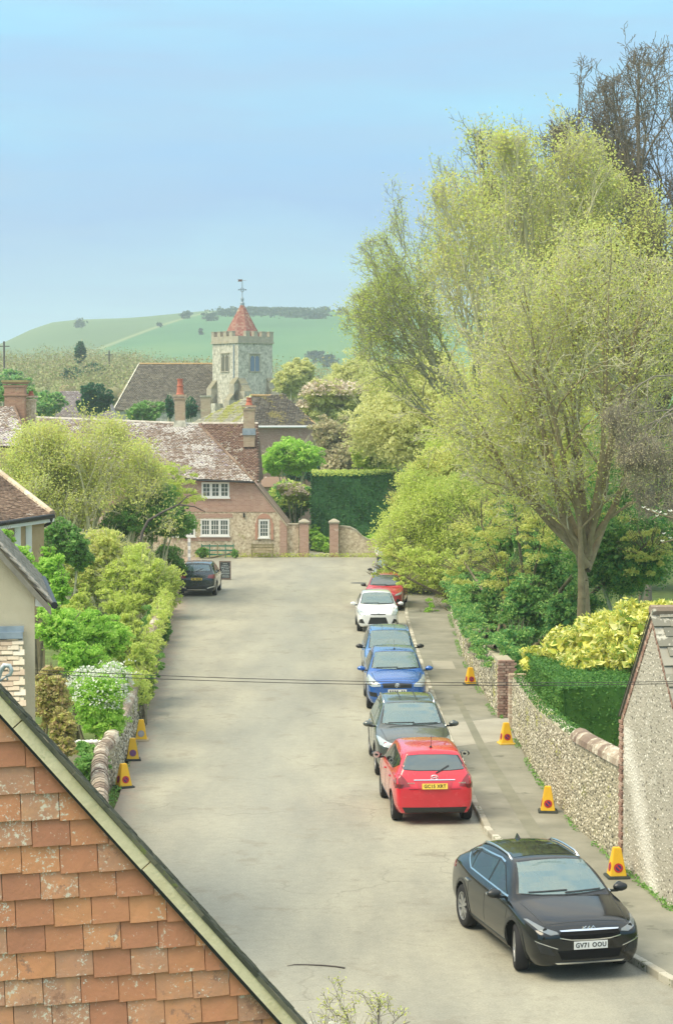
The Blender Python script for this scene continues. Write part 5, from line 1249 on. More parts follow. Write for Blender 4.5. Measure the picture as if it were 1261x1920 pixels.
m = MB(); m.prism([LA(h1_ + Vector((.1, -.2, -2))), LA(h1_ + Vector((.1, -.2, 0))), LA(h2_ + Vector((.0, -.2, .3))), LA(h2_ + Vector((-.5, -.2, .3))), LA(h1_ + Vector((-.5, -.2, -.3)))], (0, .4, 0)); m.build('gable_coping', stone_trim_m, ap_)
m = MB(); m.prism([LA(Vector((h0_.x + .3, 238.3, 0))), LA(Vector((h1_.x - .1, 238.3, 0))), LA(Vector((h1_.x - .1, 238.3, 7.95))), LA(Vector((h0_.x + .3, 238.3, 7.95)))], (0, 7, 0)); m.build('wall', flint_far_m, ap_)
p = P(386, 760, 190); o = empty('stub_chimney', (p.x, 190, 0), 0, 'squat brick chimney beside the left foot of the church tower', 'chimney')
MB().box((0, 0, P(386, 744, 190).z / 2), (.9, .9, P(386, 744, 190).z)).build('stack', chn_m, o); MB().box((0, 0, P(386, 744, 190).z + .06), (1.05, 1.05, .12)).build('cap', stone_m, o)
# outhouse behind the cottage, low red roof glimpsed by the garden
sh = empty('red_outhouse', (P(506, 905, 150).x, 150, 0), 0, 'small dark red outhouse glimpsed under the bright green tree', 'shed')
MB().box((0, 0, 1.7), (2.6, 2.2, 3.4)).build('wall', brick_far_m, sh); m = MB(); m.hexa([(-1.5, -1.3, 3.4), (1.5, -1.3, 3.4), (1.5, 1.3, 3.4), (-1.5, 1.3, 3.4)], [(-1.1, -.05, 4.1), (1.1, -.05, 4.1), (1.1, .05, 4.1), (-1.1, .05, 4.1)]); m.build('roof', brown_roof_m, sh)

# ------------------------------------------------------------------ gateway
def pier(px, lab):
    p = P(px, 1043, YC + .1); q = empty('gate_pier', (p.x, YC + .1, 0), 0, lab, 'gate pier', 'gate piers at the garden entrance')
    hgt = P(px, 981, YC).z; MB().box((0, 0, hgt / 2 - .02), (.56, .56, hgt)).build('shaft', brick_far_m, q)
    m = MB(); m.box((0, 0, hgt + .05), (.68, .68, .10)); m.hexa([(-.34, -.34, hgt + .10), (.34, -.34, hgt + .10), (.34, .34, hgt + .10), (-.34, .34, hgt + .10)], [(-.08, -.08, hgt + .26), (.08, -.08, hgt + .26), (.08, .08, hgt + .26), (-.08, .08, hgt + .26)]); m.build('cap', stone_trim_m, q)
    return p
gp0 = pier(570, 'brick gate pier nearest the cottage, left of the garden path'); gp1 = pier(626, 'brick gate pier right of the garden path, joined to the curved wall')
lkw = empty('link_wall', (P(548, 1000, YC).x, YC + .2, 0), 0, 'short flint wall between the cottage and the left gate pier', 'wall')
a_ = P(538, 984, YC + .2); b_ = P(560, 984, YC + .2); MB().box2((a_.x - lkw.location.x, 0, 0), (b_.x - lkw.location.x, .35, a_.z)).build('core', flint_far_m, lkw); MB().box2((a_.x - lkw.location.x, -.05, a_.z), (b_.x - lkw.location.x, .4, a_.z + .08)).build('coping', stone_trim_m, lkw)
swp = empty('swept_wall', (P(670, 1000, YC).x, YC + .2, 0), 0, 'flint wall sweeping down from the right gate pier into the greenery', 'wall')
pr_ = [P(636, 988, YC + .2), P(656, 990, YC + .2), P(668, 996, YC + .2), P(680, 1008, YC + .2), P(690, 1013, YC + .2), P(760, 1014, YC + .2)]
pp = [Vector((q_.x - swp.location.x, 0, q_.z)) for q_ in pr_]; m = MB(); m.prism([Vector((pp[0].x, 0, 0))] + pp + [Vector((pp[-1].x, 0, 0))], (0, .35, 0)); m.build('core', flint_far_m, swp)
for a_, b_ in zip(pp[:-1], pp[1:]): MB().prism([a_ + Vector((0, -.05, 0)), b_ + Vector((0, -.05, 0)), b_ + Vector((0, -.05, .09)), a_ + Vector((0, -.05, .09))], (0, .45, 0)).build('coping', stone_trim_m, swp)
stp = struct(MB().box2((gp0.x + .3, YC - .1, 0), (gp1.x - .3, YC + .5, .17)).build('garden_step', stone_m)); 
struct(sheet('garden_path', [(gp0.x + .3, YC + .5), (gp1.x - .3, YC + .5), (gp1.x + .1, 134), (gp0.x + .2, 134)], conc_m, z=.02))
struct(sheet('churchyard_lawn', [(-3, 122.9), (14, 122.9), (14, 150), (-3, 150)], grass_m, z=-.02))

mh = struct(MB().lathe([(0, 0), (.42, 0), (.42, .006), (0, .006)], (0, 0, 0), n=20).build('manhole_cover', plain('cast_iron', (.10, .10, .09), .6), None, loc=G(672, 1093, .004)))
# bench and planting box under the windows
bn = empty('garden_bench', (P(492, 1045, 122.0).x, 121.9, 0), 0, 'low wooden bench against the flint wall under the small white window', 'bench')
wood_m = surf('weathered_wood', [(0.3, (0.22, 0.19, 0.10)), (0.7, (0.34, 0.30, 0.17))], 5, .9, .3, 20)
for x in (-.62, .62):
    for y in (-.2, .2): MB().box((x, y, .22 if y < 0 else .42), (.07, .07, .44 if y < 0 else .84)).build('leg', wood_m, bn)
for k in range(3): MB().box((0, -.18 + .16 * k, .46), (1.4, .13, .03)).build('seat_slat', wood_m, bn)
for k in range(2): MB().box((0, .24, .60 + .15 * k), (1.4, .03, .10)).build('back_slat', wood_m, bn)
fnm = plain('green_paint', (.05, .22, .15), .5)
tr1 = empty('trellis_fence', (P(408, 1046, 121.6).x, 121.6, 0), 0, 'low green slatted fence panels below the ground floor window', 'fence')
for x in np.linspace(-.95, .95, 5): MB().box((x, 0, .42), (.06, .06, .84)).build('post', wood_m if abs(x) < .1 else fnm, tr1)
for z in (.2, .45, .72): MB().box((0, .02, z), (1.9, .025, .09)).build('rail', fnm, tr1)
# white post by the car
wp = empty('white_post', tuple(G(355, 1052).to_2d()) + (0,), 0, 'white marker post with dark bands behind the parked dark SUV', 'post')
for k in range(6): MB().box((0, 0, .12 + k * .22), (.16, .12, .215)).build('block', white_m if k % 2 else plain('grey_block', (.45, .47, .48)) if 'grey_block' not in MATS else MATS['grey_block'], wp)

# A-board
ab = empty('pavement_board', tuple(G(422, 1087).to_2d()) + (0,), R(4), 'black chalk A-board with pale handwriting standing on the road', 'signboard')
hb, wb_ = .98, .60; slate_bd = plain('blackboard', (.035, .045, .05), .7); frame_bd = plain('board_frame', (.16, .11, .09), .6)
for sg in (-1, 1):
    m = MB(); rx = R(9) * sg
    Mx = Matrix.Translation((0, sg * .16, 0)) @ Matrix.Rotation(rx, 4, 'X')
    def tb(dims, c): 
        q = MB().box(c, dims); q.v = [tuple(Mx @ Vector(v)) for v in q.v]; return q
    tb((wb_ - .1, .015, hb - .12), (0, 0, hb / 2)).build('board', slate_bd, ab)
    for (dm, c) in (((.05, .035, hb), (-wb_ / 2 + .025, 0, hb / 2)), ((.05, .035, hb), (wb_ / 2 - .025, 0, hb / 2)), ((wb_ - .1, .035, .05), (0, 0, hb - .025)), ((wb_ - .1, .035, .05), (0, 0, .055))): tb(dm, c).build('frame', frame_bd, ab)
    if sg == -1:
        chalk = plain('chalk', (.55, .62, .62), .9); q = MB(); rq = random.Random(3)
        for k in range(9):
            z = hb - .14 - k * .085; w_ = rq.uniform(.15, .40)
            x = -w_ / 2
            while x < w_ / 2:
                l_ = rq.uniform(.03, .08); q.box((x + l_ / 2, -.011, z), (l_, .004, .022)); x += l_ + .02
        q.v = [tuple(Mx @ Vector(v)) for v in q.v]; q.build('chalk_lines', chalk, ab)

# utility poles in the wood
for px, yy, top, bot, lab in ((8, 330, 640, 700, 'thin utility pole at the far left of the wood'), (205, 420, 658, 700, 'thin utility pole in the brown wood left of the church')):
    t_, b_ = P(px, top, yy), P(px, bot, yy); o = empty('utility_pole', (t_.x, yy, 0), 0, lab, 'pole'); MB().tube([(0, 0, 0), (0, 0, t_.z)], .16, 6).build('pole', bark_dark, o); MB().box((0, 0, t_.z - .8), (1.8, .12, .15)).build('crossarm', bark_dark, o)

# ================================================================== VEGETATION
lf = {}
bark_mid = surf('bark_mid', [(0.3, (0.15, 0.13, 0.10)), (0.7, (0.27, 0.24, 0.18))], 4, 0.95, 0.4, 30)
bark_olive = surf('bark_olive', [(0.3, (0.26, 0.26, 0.18)), (0.7, (0.42, 0.42, 0.30))], 4, 0.95, 0.4, 30)
bark_grey = surf('bark_grey', [(0.3, (0.20, 0.185, 0.14)), (0.7, (0.32, 0.29, 0.22))], 4, 0.95, 0.4, 30)
bark_trunk = surf('bark_trunk', [(0.3, (0.24, 0.19, 0.11)), (0.7, (0.42, 0.34, 0.20))], 4, 0.95, 0.6, 20)
lf['olive'] = leafm('olive_leaf', [(0.48, 0.47, 0.15), (0.64, 0.65, 0.20), (0.72, 0.78, 0.25), (0.54, 0.68, 0.21)], .5)
lf['spring'] = leafm('spring_leaf', [(0.44, 0.54, 0.12), (0.60, 0.71, 0.17), (0.74, 0.82, 0.25)], .5)
lf['lime'] = leafm('lime_leaf', [(0.22, 0.46, 0.06), (0.38, 0.66, 0.10), (0.60, 0.80, 0.20)], .45)
lf['green'] = leafm('mid_green_leaf', [(0.10, 0.26, 0.06), (0.19, 0.40, 0.09), (0.32, 0.52, 0.14)], .4)
lf['ivy'] = leafm('ivy_leaf', [(0.04, 0.18, 0.07), (0.13, 0.35, 0.10), (0.30, 0.52, 0.14), (0.52, 0.68, 0.20)], .4, nscale=1.2)
lf['dark'] = leafm('dark_leaf', [(0.02, 0.10, 0.055), (0.04, 0.16, 0.075), (0.08, 0.22, 0.09)], .2)
lf['yew'] = leafm('yew_leaf', [(0.03, 0.13, 0.05), (0.05, 0.18, 0.06), (0.09, 0.24, 0.07)], .2)
lf['yewtop'] = leafm('clipped_hedge_leaf', [(0.04, 0.14, 0.03), (0.08, 0.22, 0.04), (0.18, 0.33, 0.06)], .25, nscale=1.5)
lf['pale'] = leafm('pale_spring_leaf', [(0.52, 0.54, 0.20), (0.66, 0.68, 0.28), (0.76, 0.78, 0.38)], .45)
lf['gold'] = leafm('golden_laurel_leaf', [(0.10, 0.24, 0.05), (0.26, 0.40, 0.07), (0.74, 0.70, 0.12), (0.82, 0.82, 0.26), (0.88, 0.88, 0.52)], .3, rough=.4, nscale=6)
lf['brown'] = leafm('brown_bud', [(0.44, 0.38, 0.24), (0.54, 0.48, 0.29), (0.54, 0.54, 0.28)], .3)
lf['white'] = leafm('white_blossom', [(0.62, 0.66, 0.56), (0.78, 0.80, 0.72), (0.85, 0.85, 0.80)], .3)
lf['pink'] = leafm('pink_blossom', [(0.50, 0.40, 0.30), (0.66, 0.56, 0.44), (0.74, 0.66, 0.54)], .3)
lf['reddish'] = leafm('reddish_leaf', [(0.30, 0.40, 0.08), (0.50, 0.36, 0.20), (0.52, 0.58, 0.14), (0.62, 0.46, 0.30)], .35, nscale=2)

def LB(px, py, y, rx, rz, ry=None):
    c = P(px, py, y); k = y / F_PX; return ((c.x, c.y, c.z), (rx * k, (ry if ry else rx * k * .8), rz * k))
def shrub(name, lobes, n, size, leaf, seed, label, gx=None, **k):
    c = lobes[0][0] if gx is None else gx
    return bush(name, (c[0], c[1], 0.0), lobes, n, size, lf[leaf], seed, label, **k)

# ---------------- right-hand trees
def env_ell(c, r):
    c = Vector(c)
    def f(p):
        q = p - c; return (q.x / r[0]) ** 2 + (q.y / r[1]) ** 2 + (q.z / r[2]) ** 2 < .95 + .22 * math.sin(q.x * 1.9 + q.z * 1.6) + .16 * math.sin(q.z * 2.9 - q.x * 2.3 + 1) + .10 * math.sin(q.x * 6.1 + q.y * 3)
    return f
# big spreading tree with the visible trunk
Y = 62.0; b = P(1105, 1200, Y); b.z = 0
zf = P(1105, 1040, Y).z
stems = [(b, (0.02, 0, 1), zf + .6, .30)]
fk = Vector((b.x - .1, b.y, zf))
rngs = np.random.default_rng(1)
st2 = [(b, (-.03, 0, 1), zf + .3, .27), (b + Vector((-.15, .1, .2)), (-.22, .1, 1), zf + 1.2, .20)]
for k, (dx, dy, L_, r_) in enumerate([(-.12, .1, 9.5, .20), (.18, -.1, 9.5, .20), (-.5, -.1, 8.5, .15), (.55, .2, 8.5, .15), (-.9, .25, 7.5, .13), (.05, -.45, 8.5, .13), (.95, -.1, 7, .12), (-.3, .6, 8.5, .13), (-.25, -.5, 8, .13), (.35, .5, 8.5, .13), (-1.3, -.2, 6.0, .11), (-1.6, .1, 5.0, .09)]):
    st2.append((fk + Vector((0, 0, rngs.uniform(-.5, .4))), (dx, dy, 1), L_ * .84, r_ * .9))
tree('spreading_tree', (b.x, b.y, 0), st2, (lambda e: (lambda p: e(p) and p.z > 4.4 + .12 * abs(p.x - 7.5)))(env_ell((b.x - .2, b.y, 8.6), (5.8, 4.6, 5.8))), 11, 'large multi-stemmed tree with pale trunk and fresh yellow-green buds above the flint wall',
     bark_pale, lf['olive'], levels=4, kids=(7, 6, 4, 3), ratio=(.48, .52, .5, .5), leaf_n=2, leaf_size=.085, trop=.06, minr=.009, spread=.3)
# ivy-clad tree beyond it
Y = 76.0; b = P(972, 1100, Y); b.z = 0
rng = np.random.default_rng(2); n = 12000; zz_ = rng.uniform(.2, P(972, 690, Y).z, n); an = rng.uniform(0, 2 * math.pi, n); rr = (.42 + .20 * np.sin(zz_ * 2.1 + an) + .15 * np.sin(zz_ * 5.3)) * (1.1 - zz_ / 16) * rng.uniform(.8, 1.1, n)
ivp = np.stack([b.x + rr * np.cos(an) + .02 * zz_, b.y + rr * np.sin(an), zz_], 1)
st = [(b, (0.03, 0, 1), 12.0, .32)]
for k in range(20):
    z0 = rng.uniform(4.5, 10.5); a = rng.uniform(0, 2 * math.pi); sp = rng.uniform(.18, .75); st.append((b + Vector((.02 * z0, 0, z0)), (math.cos(a) * sp, math.sin(a) * sp, 1), rng.uniform(6.5, 10), .12))
tree('ivy_clad_tree', (b.x, b.y, 0), st, env_ell((b.x + .1, b.y, 11.8), (5.2, 5.2, 7.6)), 12, 'tall fan-shaped tree with ivy climbing its trunk and fine green twigs', bark_pale, lf['olive'], levels=4, kids=(6, 5, 3, 2), ratio=(.5, .5, .5, .5), angle=(20, 26, 34, 42), leaf_n=2, leaf_size=.11, ivy=(ivp, lf['ivy'], .13), trop=.16, minr=.009)
# left-leaning sparser tree
Y = 96.0; b = P(905, 1100, Y); b.z = 0; st = [(b, (-.02, 0, 1), 8.5, .34)]
for k, (sp, L_, z0) in enumerate([(-.9, 6.5, 7.6), (-.7, 7.5, 8.3), (-.5, 8, 8.5), (-.3, 8.5, 8.5), (-.12, 9, 8.5), (.1, 9, 8.5), (.3, 8.5, 8.3), (-1.6, 6.2, 7.2), (-1.3, 6.6, 8.6), (-1.9, 6.0, 8.0), (-.8, 7.5, 9.0), (-1.0, 7.2, 7.8), (-.5, 8, 7), (.5, 8, 7.5), (-1.1, 6.2, 6.5)]):
    st.append((b + Vector((-.02 * z0, 0, z0)), (sp, rng.uniform(-.4, .4), 1), L_ * 1.05, .11))
tree('leaning_bare_tree', (b.x, b.y, 0), st, env_ell((b.x - .6, b.y, 13.2), (6.4, 5.0, 7.4)), 13, 'tree with dark bare twigs reaching left over the street, barely in leaf', bark_olive, lf['spring'], levels=4, kids=(6, 5, 4, 3), ratio=(.5, .5, .5, .5), angle=(30, 34, 38, 42), leaf_n=2, trop=.05, minr=.009, leaf_size=.085)
# fourth: fresh green tree top between them
Y = 88.0; b = P(1010, 1100, Y); b.z = 0; st = [(b, (0, 0, 1), 10, .3)]
for k in range(14):
    z0 = rng.uniform(6, 10); a = rng.uniform(0, 2 * math.pi); sp = rng.uniform(.1, .6); st.append((b + Vector((0, 0, z0)), (math.cos(a) * sp, math.sin(a) * sp, 1), rng.uniform(8, 10.5), .11))
tree('fresh_green_tree', (b.x, b.y, 0), st, env_ell((b.x - 1.6, b.y, 14.0), (5.4, 5, 7.2)), 14, 'tall upright tree with fresh green leaf tips at the top of the group', bark_mid, lf['spring'], levels=4, kids=(6, 5, 3, 2), ratio=(.5, .5, .5, .5), angle=(20, 26, 34, 42), leaf_n=2, leaf_size=.11, trop=.18, minr=.009)
# tall bare tree upper right
Y = 84.0; b = P(1300, 1100, Y); b.z = 0; st = [(b, (-.02, 0, 1), 13, .45)]
for k in range(15):
    z0 = rng.uniform(8, 13); sp = rng.uniform(-1.0, .35); st.append((b + Vector((-.02 * z0, 0, z0)), (sp, rng.uniform(-.6, .6), 1), rng.uniform(9, 12.5), .16))
tree('tall_bare_tree', (b.x, b.y, 0), st, env_ell((b.x - 1.0, b.y, 17.0), (5.6, 5, 7.2)), 15, 'tall leafless tree with dark knotted branches rising at the upper right', bark_mid, None, levels=4, kids=(6, 5, 4, 3), ratio=(.5, .5, .5, .45), angle=(30, 36, 40, 45), leaf_n=0, trop=.10, minr=.011, wob=.14)
# another olive tree to the right filling the mass
Y = 74.0; b = P(1215, 1100, Y); b.z = 0; st = [(b, (0, 0, 1), 8, .3)]
for k in range(16):
    z0 = rng.uniform(3.5, 8); a = rng.uniform(0, 2 * math.pi); sp = rng.uniform(.15, .8); st.append((b + Vector((0, 0, z0)), (math.cos(a) * sp, math.sin(a) * sp, 1), rng.uniform(6, 9), .11))
tree('twiggy_olive_tree', (b.x, b.y, 0), st, env_ell((b.x, b.y, 9.8), (4.8, 4.5, 7.2)), 16, 'dense twiggy olive-green tree at the right edge below the bare crown', bark_mid, lf['olive'], levels=4, kids=(6, 5, 4, 3), ratio=(.5, .5, .5, .5), angle=(22, 28, 36, 42), leaf_n=2, leaf_size=.10, trop=.14, minr=.009)
# weeping grey twigs
Y = 58.0; b = P(1290, 1100, Y); b.z = 0; st = [(b, (0, 0, 1), 9, .22)]
for k in range(16):
    z0 = rng.uniform(6.5, 9.5); a = rng.uniform(0, 2 * math.pi); st.append((b + Vector((0, 0, z0)), (math.cos(a), math.sin(a) * .7, .25), rng.uniform(1.8, 2.8), .028))
tree('weeping_tree', (b.x, b.y, 0), st, env_ell((b.x, b.y, 8.4), (2.4, 2.2, 4.2)), 17, 'weeping tree with drooping grey-brown twigs at the right edge', bark_grey, lf['brown'], levels=4, kids=(5, 5, 4, 3), ratio=(.6, .75, .6, .5), leaf_n=1, leaf_size=.05, trop=-.18, minr=.005, droop=.35)

# background masses behind
def bgtree(name, px, py, y, rx, rz, n, leaf, seed, label, lobes=6, size=None, spreadk=.55, barkm='bark_pale', flowers=None, twigs=160, cat='tree', **k):
    rng = np.random.default_rng(seed); c = P(px, py, y); kx = y / F_PX; RX, RZ = rx * kx, rz * kx; L = []
    for i in range(lobes):
        a = 2 * math.pi * i / lobes + rng.uniform(-.3, .3); e = rng.uniform(-.55, .6)
        L.append(((c.x + math.cos(a) * RX * spreadk, y + math.sin(a) * RX * spreadk, c.z + e * RZ * .75), (RX * rng.uniform(.42, .56), RX * rng.uniform(.42, .56), RZ * rng.uniform(.38, .52))))
    L.append(((c.x, y, c.z + RZ * .1), (RX * .6, RX * .6, RZ * .78)))
    return bush(name, (c.x, y, 0.0), L, n, size or y * .00125, lf[leaf], seed, label, cat=cat, stems=5, bark=barkm, twigs=twigs, flowers=flowers, **k)
bgtree('background_tree', 790, 790, 128, 150, 180, 36000, 'pale', 101, 'broad olive tree behind the clipped yew hedge, left of the ivy-clad trunk', group=None, core=True)
bgtree('background_tree', 1010, 860, 108, 150, 260, 30000, 'olive', 102, 'tall dense olive tree filling the gap behind the ivy-clad trunk')
bgtree('background_tree', 1210, 880, 100, 130, 280, 24000, 'green', 103, 'dense green tree at the right edge behind the twiggy olive tree')
bgtree('background_tree', 900, 860, 118, 130, 170, 24000, 'spring', 104, 'yellow-green tree behind the bare left-reaching tree')
bgtree('willow', 553, 718, 250, 48, 52, 13000, 'pale', 105, 'rounded yellow-green willow just right of the church tower', spreadk=.4)
bgtree('willow', 680, 735, 235, 74, 92, 18000, 'pale', 106, 'pale yellow-green tree at the foot of the hill left of the big trees', spreadk=.5)
bgtree('blossom_tree', 630, 765, 190, 80, 58, 14000, 'pale', 107, 'tree covered in creamy pink blossom right of the hipped roof', flowers=(lf['pink'], 3200, .28, (.8, 1.10)), cat='tree')
bgtree('bright_green_tree', 548, 862, 146, 62, 55, 17000, 'lime', 108, 'bright green leafy tree in front of the hip-roofed house')
bgtree('brown_tree', 650, 850, 155, 72, 80, 15000, 'brown', 109, 'brownish half-bare tree above the left end of the tall clipped hedge')
bgtree('pale_twiggy_tree', 712, 850, 138, 55, 70, 13000, 'spring', 110, 'pale twiggy yellow-green shrub tree rising over the clipped hedge')
bgtree('dark_evergreen', 600, 880, 158, 70, 50, 9000, 'dark', 111, 'dark evergreen behind the bright green tree')
bgtree('garden_laurel', 540, 955, 134, 52, 62, 15000, 'ivy', 112, 'dark glossy garden laurels right of the sloping cottage roof', flowers=(lf['spring'], 900, .22, (.95, 1.1)), cat='shrub')
bgtree('climbing_rose', 552, 925, 131, 30, 22, 3000, 'spring', 113, 'loose pale-flowering shrub above the dark laurels', flowers=(lf['pink'], 900, .16, (.95, 1.2)), cat='shrub')
shrub('gateway_shrub', [LB(600, 1020, 127, 18, 18), LB(590, 1005, 128, 14, 20), LB(612, 1028, 126, 10, 10)], 4500, .13, 'lime', 114, 'green shrubs filling the garden path between the gate piers')
shrub('roadside_hedgerow', [LB(700, 1012, 125.5, 36, 9), LB(740, 1008, 125.5, 36, 12)], 3500, .14, 'lime', 115, 'strip of bright green hedge behind the swept wall')
# tall clipped yew hedge
a_, b_ = P(583, 890, 128), P(745, 899, 127)
hedge_box('clipped_yew_hedge', [(a_.x, 128), (b_.x, 127), (b_.x + .8, 134), (a_.x + .9, 134)], 0, a_.z, lf['yew'], 26000, .13, 120, 'tall square-cut dark yew hedge behind the gate piers')
rng = np.random.default_rng(121)
X = rng.uniform(a_.x, b_.x, 2500); Ypos = rng.uniform(127.0, 134, 2500); Z = a_.z + rng.uniform(-.05, .22, 2500); V, Fq = leaves_np(rng, np.stack([X, Ypos, Z], 1), .15)
stuff(link('top_growth', np_mesh('top_growth', V - np.array(bpy.data.objects['clipped_yew_hedge'].location), Fq), lf['spring'], bpy.data.objects['clipped_yew_hedge']))

# yellow-green hazel arching over the pavement
rng = np.random.default_rng(130); Y = 97.0; b = Vector((6.0, Y, 0)); st = []
for k in range(26):
    a = rng.uniform(-1.7, .9); sp = rng.uniform(.15, .85); st.append((b + Vector((rng.uniform(-.4, .4), rng.uniform(-2, 2), 0)), (-sp * (1 if k % 3 else -.7), rng.uniform(-.5, .35), 1), rng.uniform(4.5, 7.0), .06))
tree('arching_hazel', tuple(b), st, env_ell((5.2, Y - .5, 2.6), (3.2, 3.6, 3.0)), 18, 'yellow-green hazel arching over the pavement and the far parked cars', bark_pale, lf['spring'], levels=3, kids=(8, 7, 6), ratio=(.45, .5, .5), leaf_n=5, leaf_size=.12, trop=-.10, spread=.28, minr=.008)
shrub('hazel_thicket', [LB(890, 1010, 100, 62, 80), LB(850, 1060, 98, 50, 56), LB(845, 950, 104, 60, 60), LB(930, 960, 99, 50, 70), LB(800, 1010, 100, 48, 48)], 22000, .125, 'spring', 131, 'dense yellow-green thicket behind the pavement beside the far red car', gx=(6.6, 101, 0), twigs=300)
shrub('olive_thicket', [LB(800, 900, 113, 55, 50), LB(850, 880, 114, 60, 60), LB(765, 940, 112, 40, 34), LB(830, 960, 112, 70, 60)], 17000, .14, 'olive', 132, 'olive thicket right of the clipped hedge, above the far parked cars', gx=(8.6, 113, 0), twigs=300)
shrub('overhanging_hazel', [LB(770, 1055, 88, 36, 26, 1), LB(725, 1068, 86.5, 24, 12, .6), LB(800, 1075, 88, 44, 34, 1), LB(760, 1090, 86, 26, 16, .6), LB(745, 1030, 90, 30, 22, 1), LB(700, 1078, 86, 12, 5, .3), LB(840, 1080, 88, 40, 46, 1)], 9000, .115, 'spring', 134, 'low yellow-green hazel sprays hanging over the far red car', gx=(5.9, 88.5, 0), core=False, twigs=240)
shrub('hanging_spray', [LB(800, 1165, 86, 22, 22, .5), LB(785, 1190, 85.5, 12, 14, .4), LB(815, 1135, 86.5, 20, 18, .5)], 900, .11, 'lime', 133, 'loose leafy spray hanging over the pavement right of the white car', gx=(4.95, 86.5, 0), core=False, twigs=60)
# ivy bank on the wall
ivl = []
for (px, py, y, rx, rz) in [(870, 1110, 88, 35, 50), (905, 1140, 78, 46, 60), (950, 1130, 74, 60, 90), (985, 1150, 68, 52, 70), (955, 1215, 62, 32, 45), (972, 1225, 58, 36, 56), (1030, 1090, 72, 60, 90), (1070, 1160, 66, 60, 60)]:
    ivl.append(LB(px, py, y, rx, rz))
bush('ivy_bank', (5.4, 70, 0), ivl, 42000, .105, lf['ivy'], 140, 'dark green ivy bank spilling over the long flint wall', cat='ivy', twigs=200)
il = []; rgi = np.random.default_rng(9)
for yy in np.arange(57.5, 93, 1.5):
    xw = float(np.interp(yy, [p[1] for p in WF], [p[0] for p in WF])); dp = rgi.uniform(.35, .62)
    il.append(((xw + .12, yy, 1.55), (.34 + .1 * rgi.random(), 1.1, dp)))
bush('wall_ivy', (4.9, 75, 0), il, 26000, .095, lf['ivy'], 145, 'ivy curtain hanging over the top of the long flint wall', cat='ivy', core=False, twigs=0)
# cascade on the brick end
shrub('ivy_cascade', [LB(945, 1270, 57.2, 14, 36, .5), LB(957, 1240, 57.5, 22, 36, .9), LB(938, 1325, 56.2, 5, 14, .2)], 3500, .085, 'ivy', 141, 'ivy cascading down behind the red brick wall end', gx=(5.0, 57.2, 0))
shrub('wall_foot_plant', [LB(943, 1350, 55.0, 7, 8, .15)], 300, .06, 'ivy', 142, 'small tuft of weeds at the foot of the red brick wall end', gx=(4.75, 55.0, 0), core=False)
bgtree('evergreen_understorey', 1170, 1060, 66, 110, 110, 30000, 'ivy', 143, 'dark evergreen shrubs around the foot of the large trunk', lobes=8, cat='shrub')
bgtree('evergreen_understorey', 985, 1010, 84, 110, 90, 22000, 'green', 144, 'ivy-covered undergrowth around the ivy-clad trunk', lobes=8, cat='shrub')
rgm = np.random.default_rng(19); ss_ = rgm.uniform(4.0, cumW[-1] - .2, 2600); C = []
for q_ in ss_:
    p_, d_, n_ = fW(q_); C.append(tuple(p_ + Vector((d_.y, -d_.x, 0)) * rgm.uniform(.0, .34) + Vector((0, 0, float(np.interp(q_, cumW, WH)) + rgm.uniform(.0, .12)))))
V, Fq = leaves_np(rgm, np.array(C), .06); stuff(link('wall_top_moss', np_mesh('wall_top_moss', V - np.array(gwall.location), Fq), lf['yewtop'], gwall))
shrub('sapling_thicket', [LB(900, 1000, 72, 60, 60), LB(960, 950, 70, 60, 60), LB(1020, 1010, 68, 56, 60), LB(870, 1070, 78, 44, 40), LB(945, 1080, 71, 50, 50), LB(1150, 1000, 66, 50, 50), LB(1210, 1040, 64, 50, 50)], 15000, .10, 'olive', 146, 'airy yellow-green saplings in front of the dark evergreens behind the ivy', gx=(6.6, 71, 0), core=False, twigs=700, stems=7)
# clipped hedge block and golden laurel behind the garden wall
q0_, q1_ = P(985, 1235, 47.5), P(1046, 1290, 41.3)
hz1 = 3.25
hedge_box('clipped_box_hedge', [(4.98, 52.9), (5.10, 46.0), (9.5, 46.4), (9.3, 53.3)], .0, 2.14, lf['yewtop'], 30000, .065, 150, 'square-clipped green hedge block behind the garden wall')
gl = [LB(1000, 1240, 53, 26, 24, 1.0), LB(1065, 1222, 52, 48, 38, 1.3), LB(1125, 1205, 51, 58, 48, 1.5), LB(1190, 1180, 50.5, 56, 50, 1.5), LB(1245, 1165, 50, 50, 40, 1.5), LB(1210, 1235, 49, 66, 44, 1.3), LB(1110, 1250, 50, 60, 34, 1.2), LB(1140, 1165, 52.5, 24, 22, .8)]
bush('spotted_laurel', (7, 50.5, 0), gl, 19000, .15, lf['gold'], 151, 'golden variegated laurel with large yellow leaves above the clipped hedge', cat='shrub', asp=.36, twigs=0)
shrub('fern_tuft', [LB(968, 1262, 53.5, 14, 12, .4)], 500, .09, 'green', 152, 'pale green fern tuft on the far end of the garden wall', gx=(5.05, 53.5, 0), core=False)
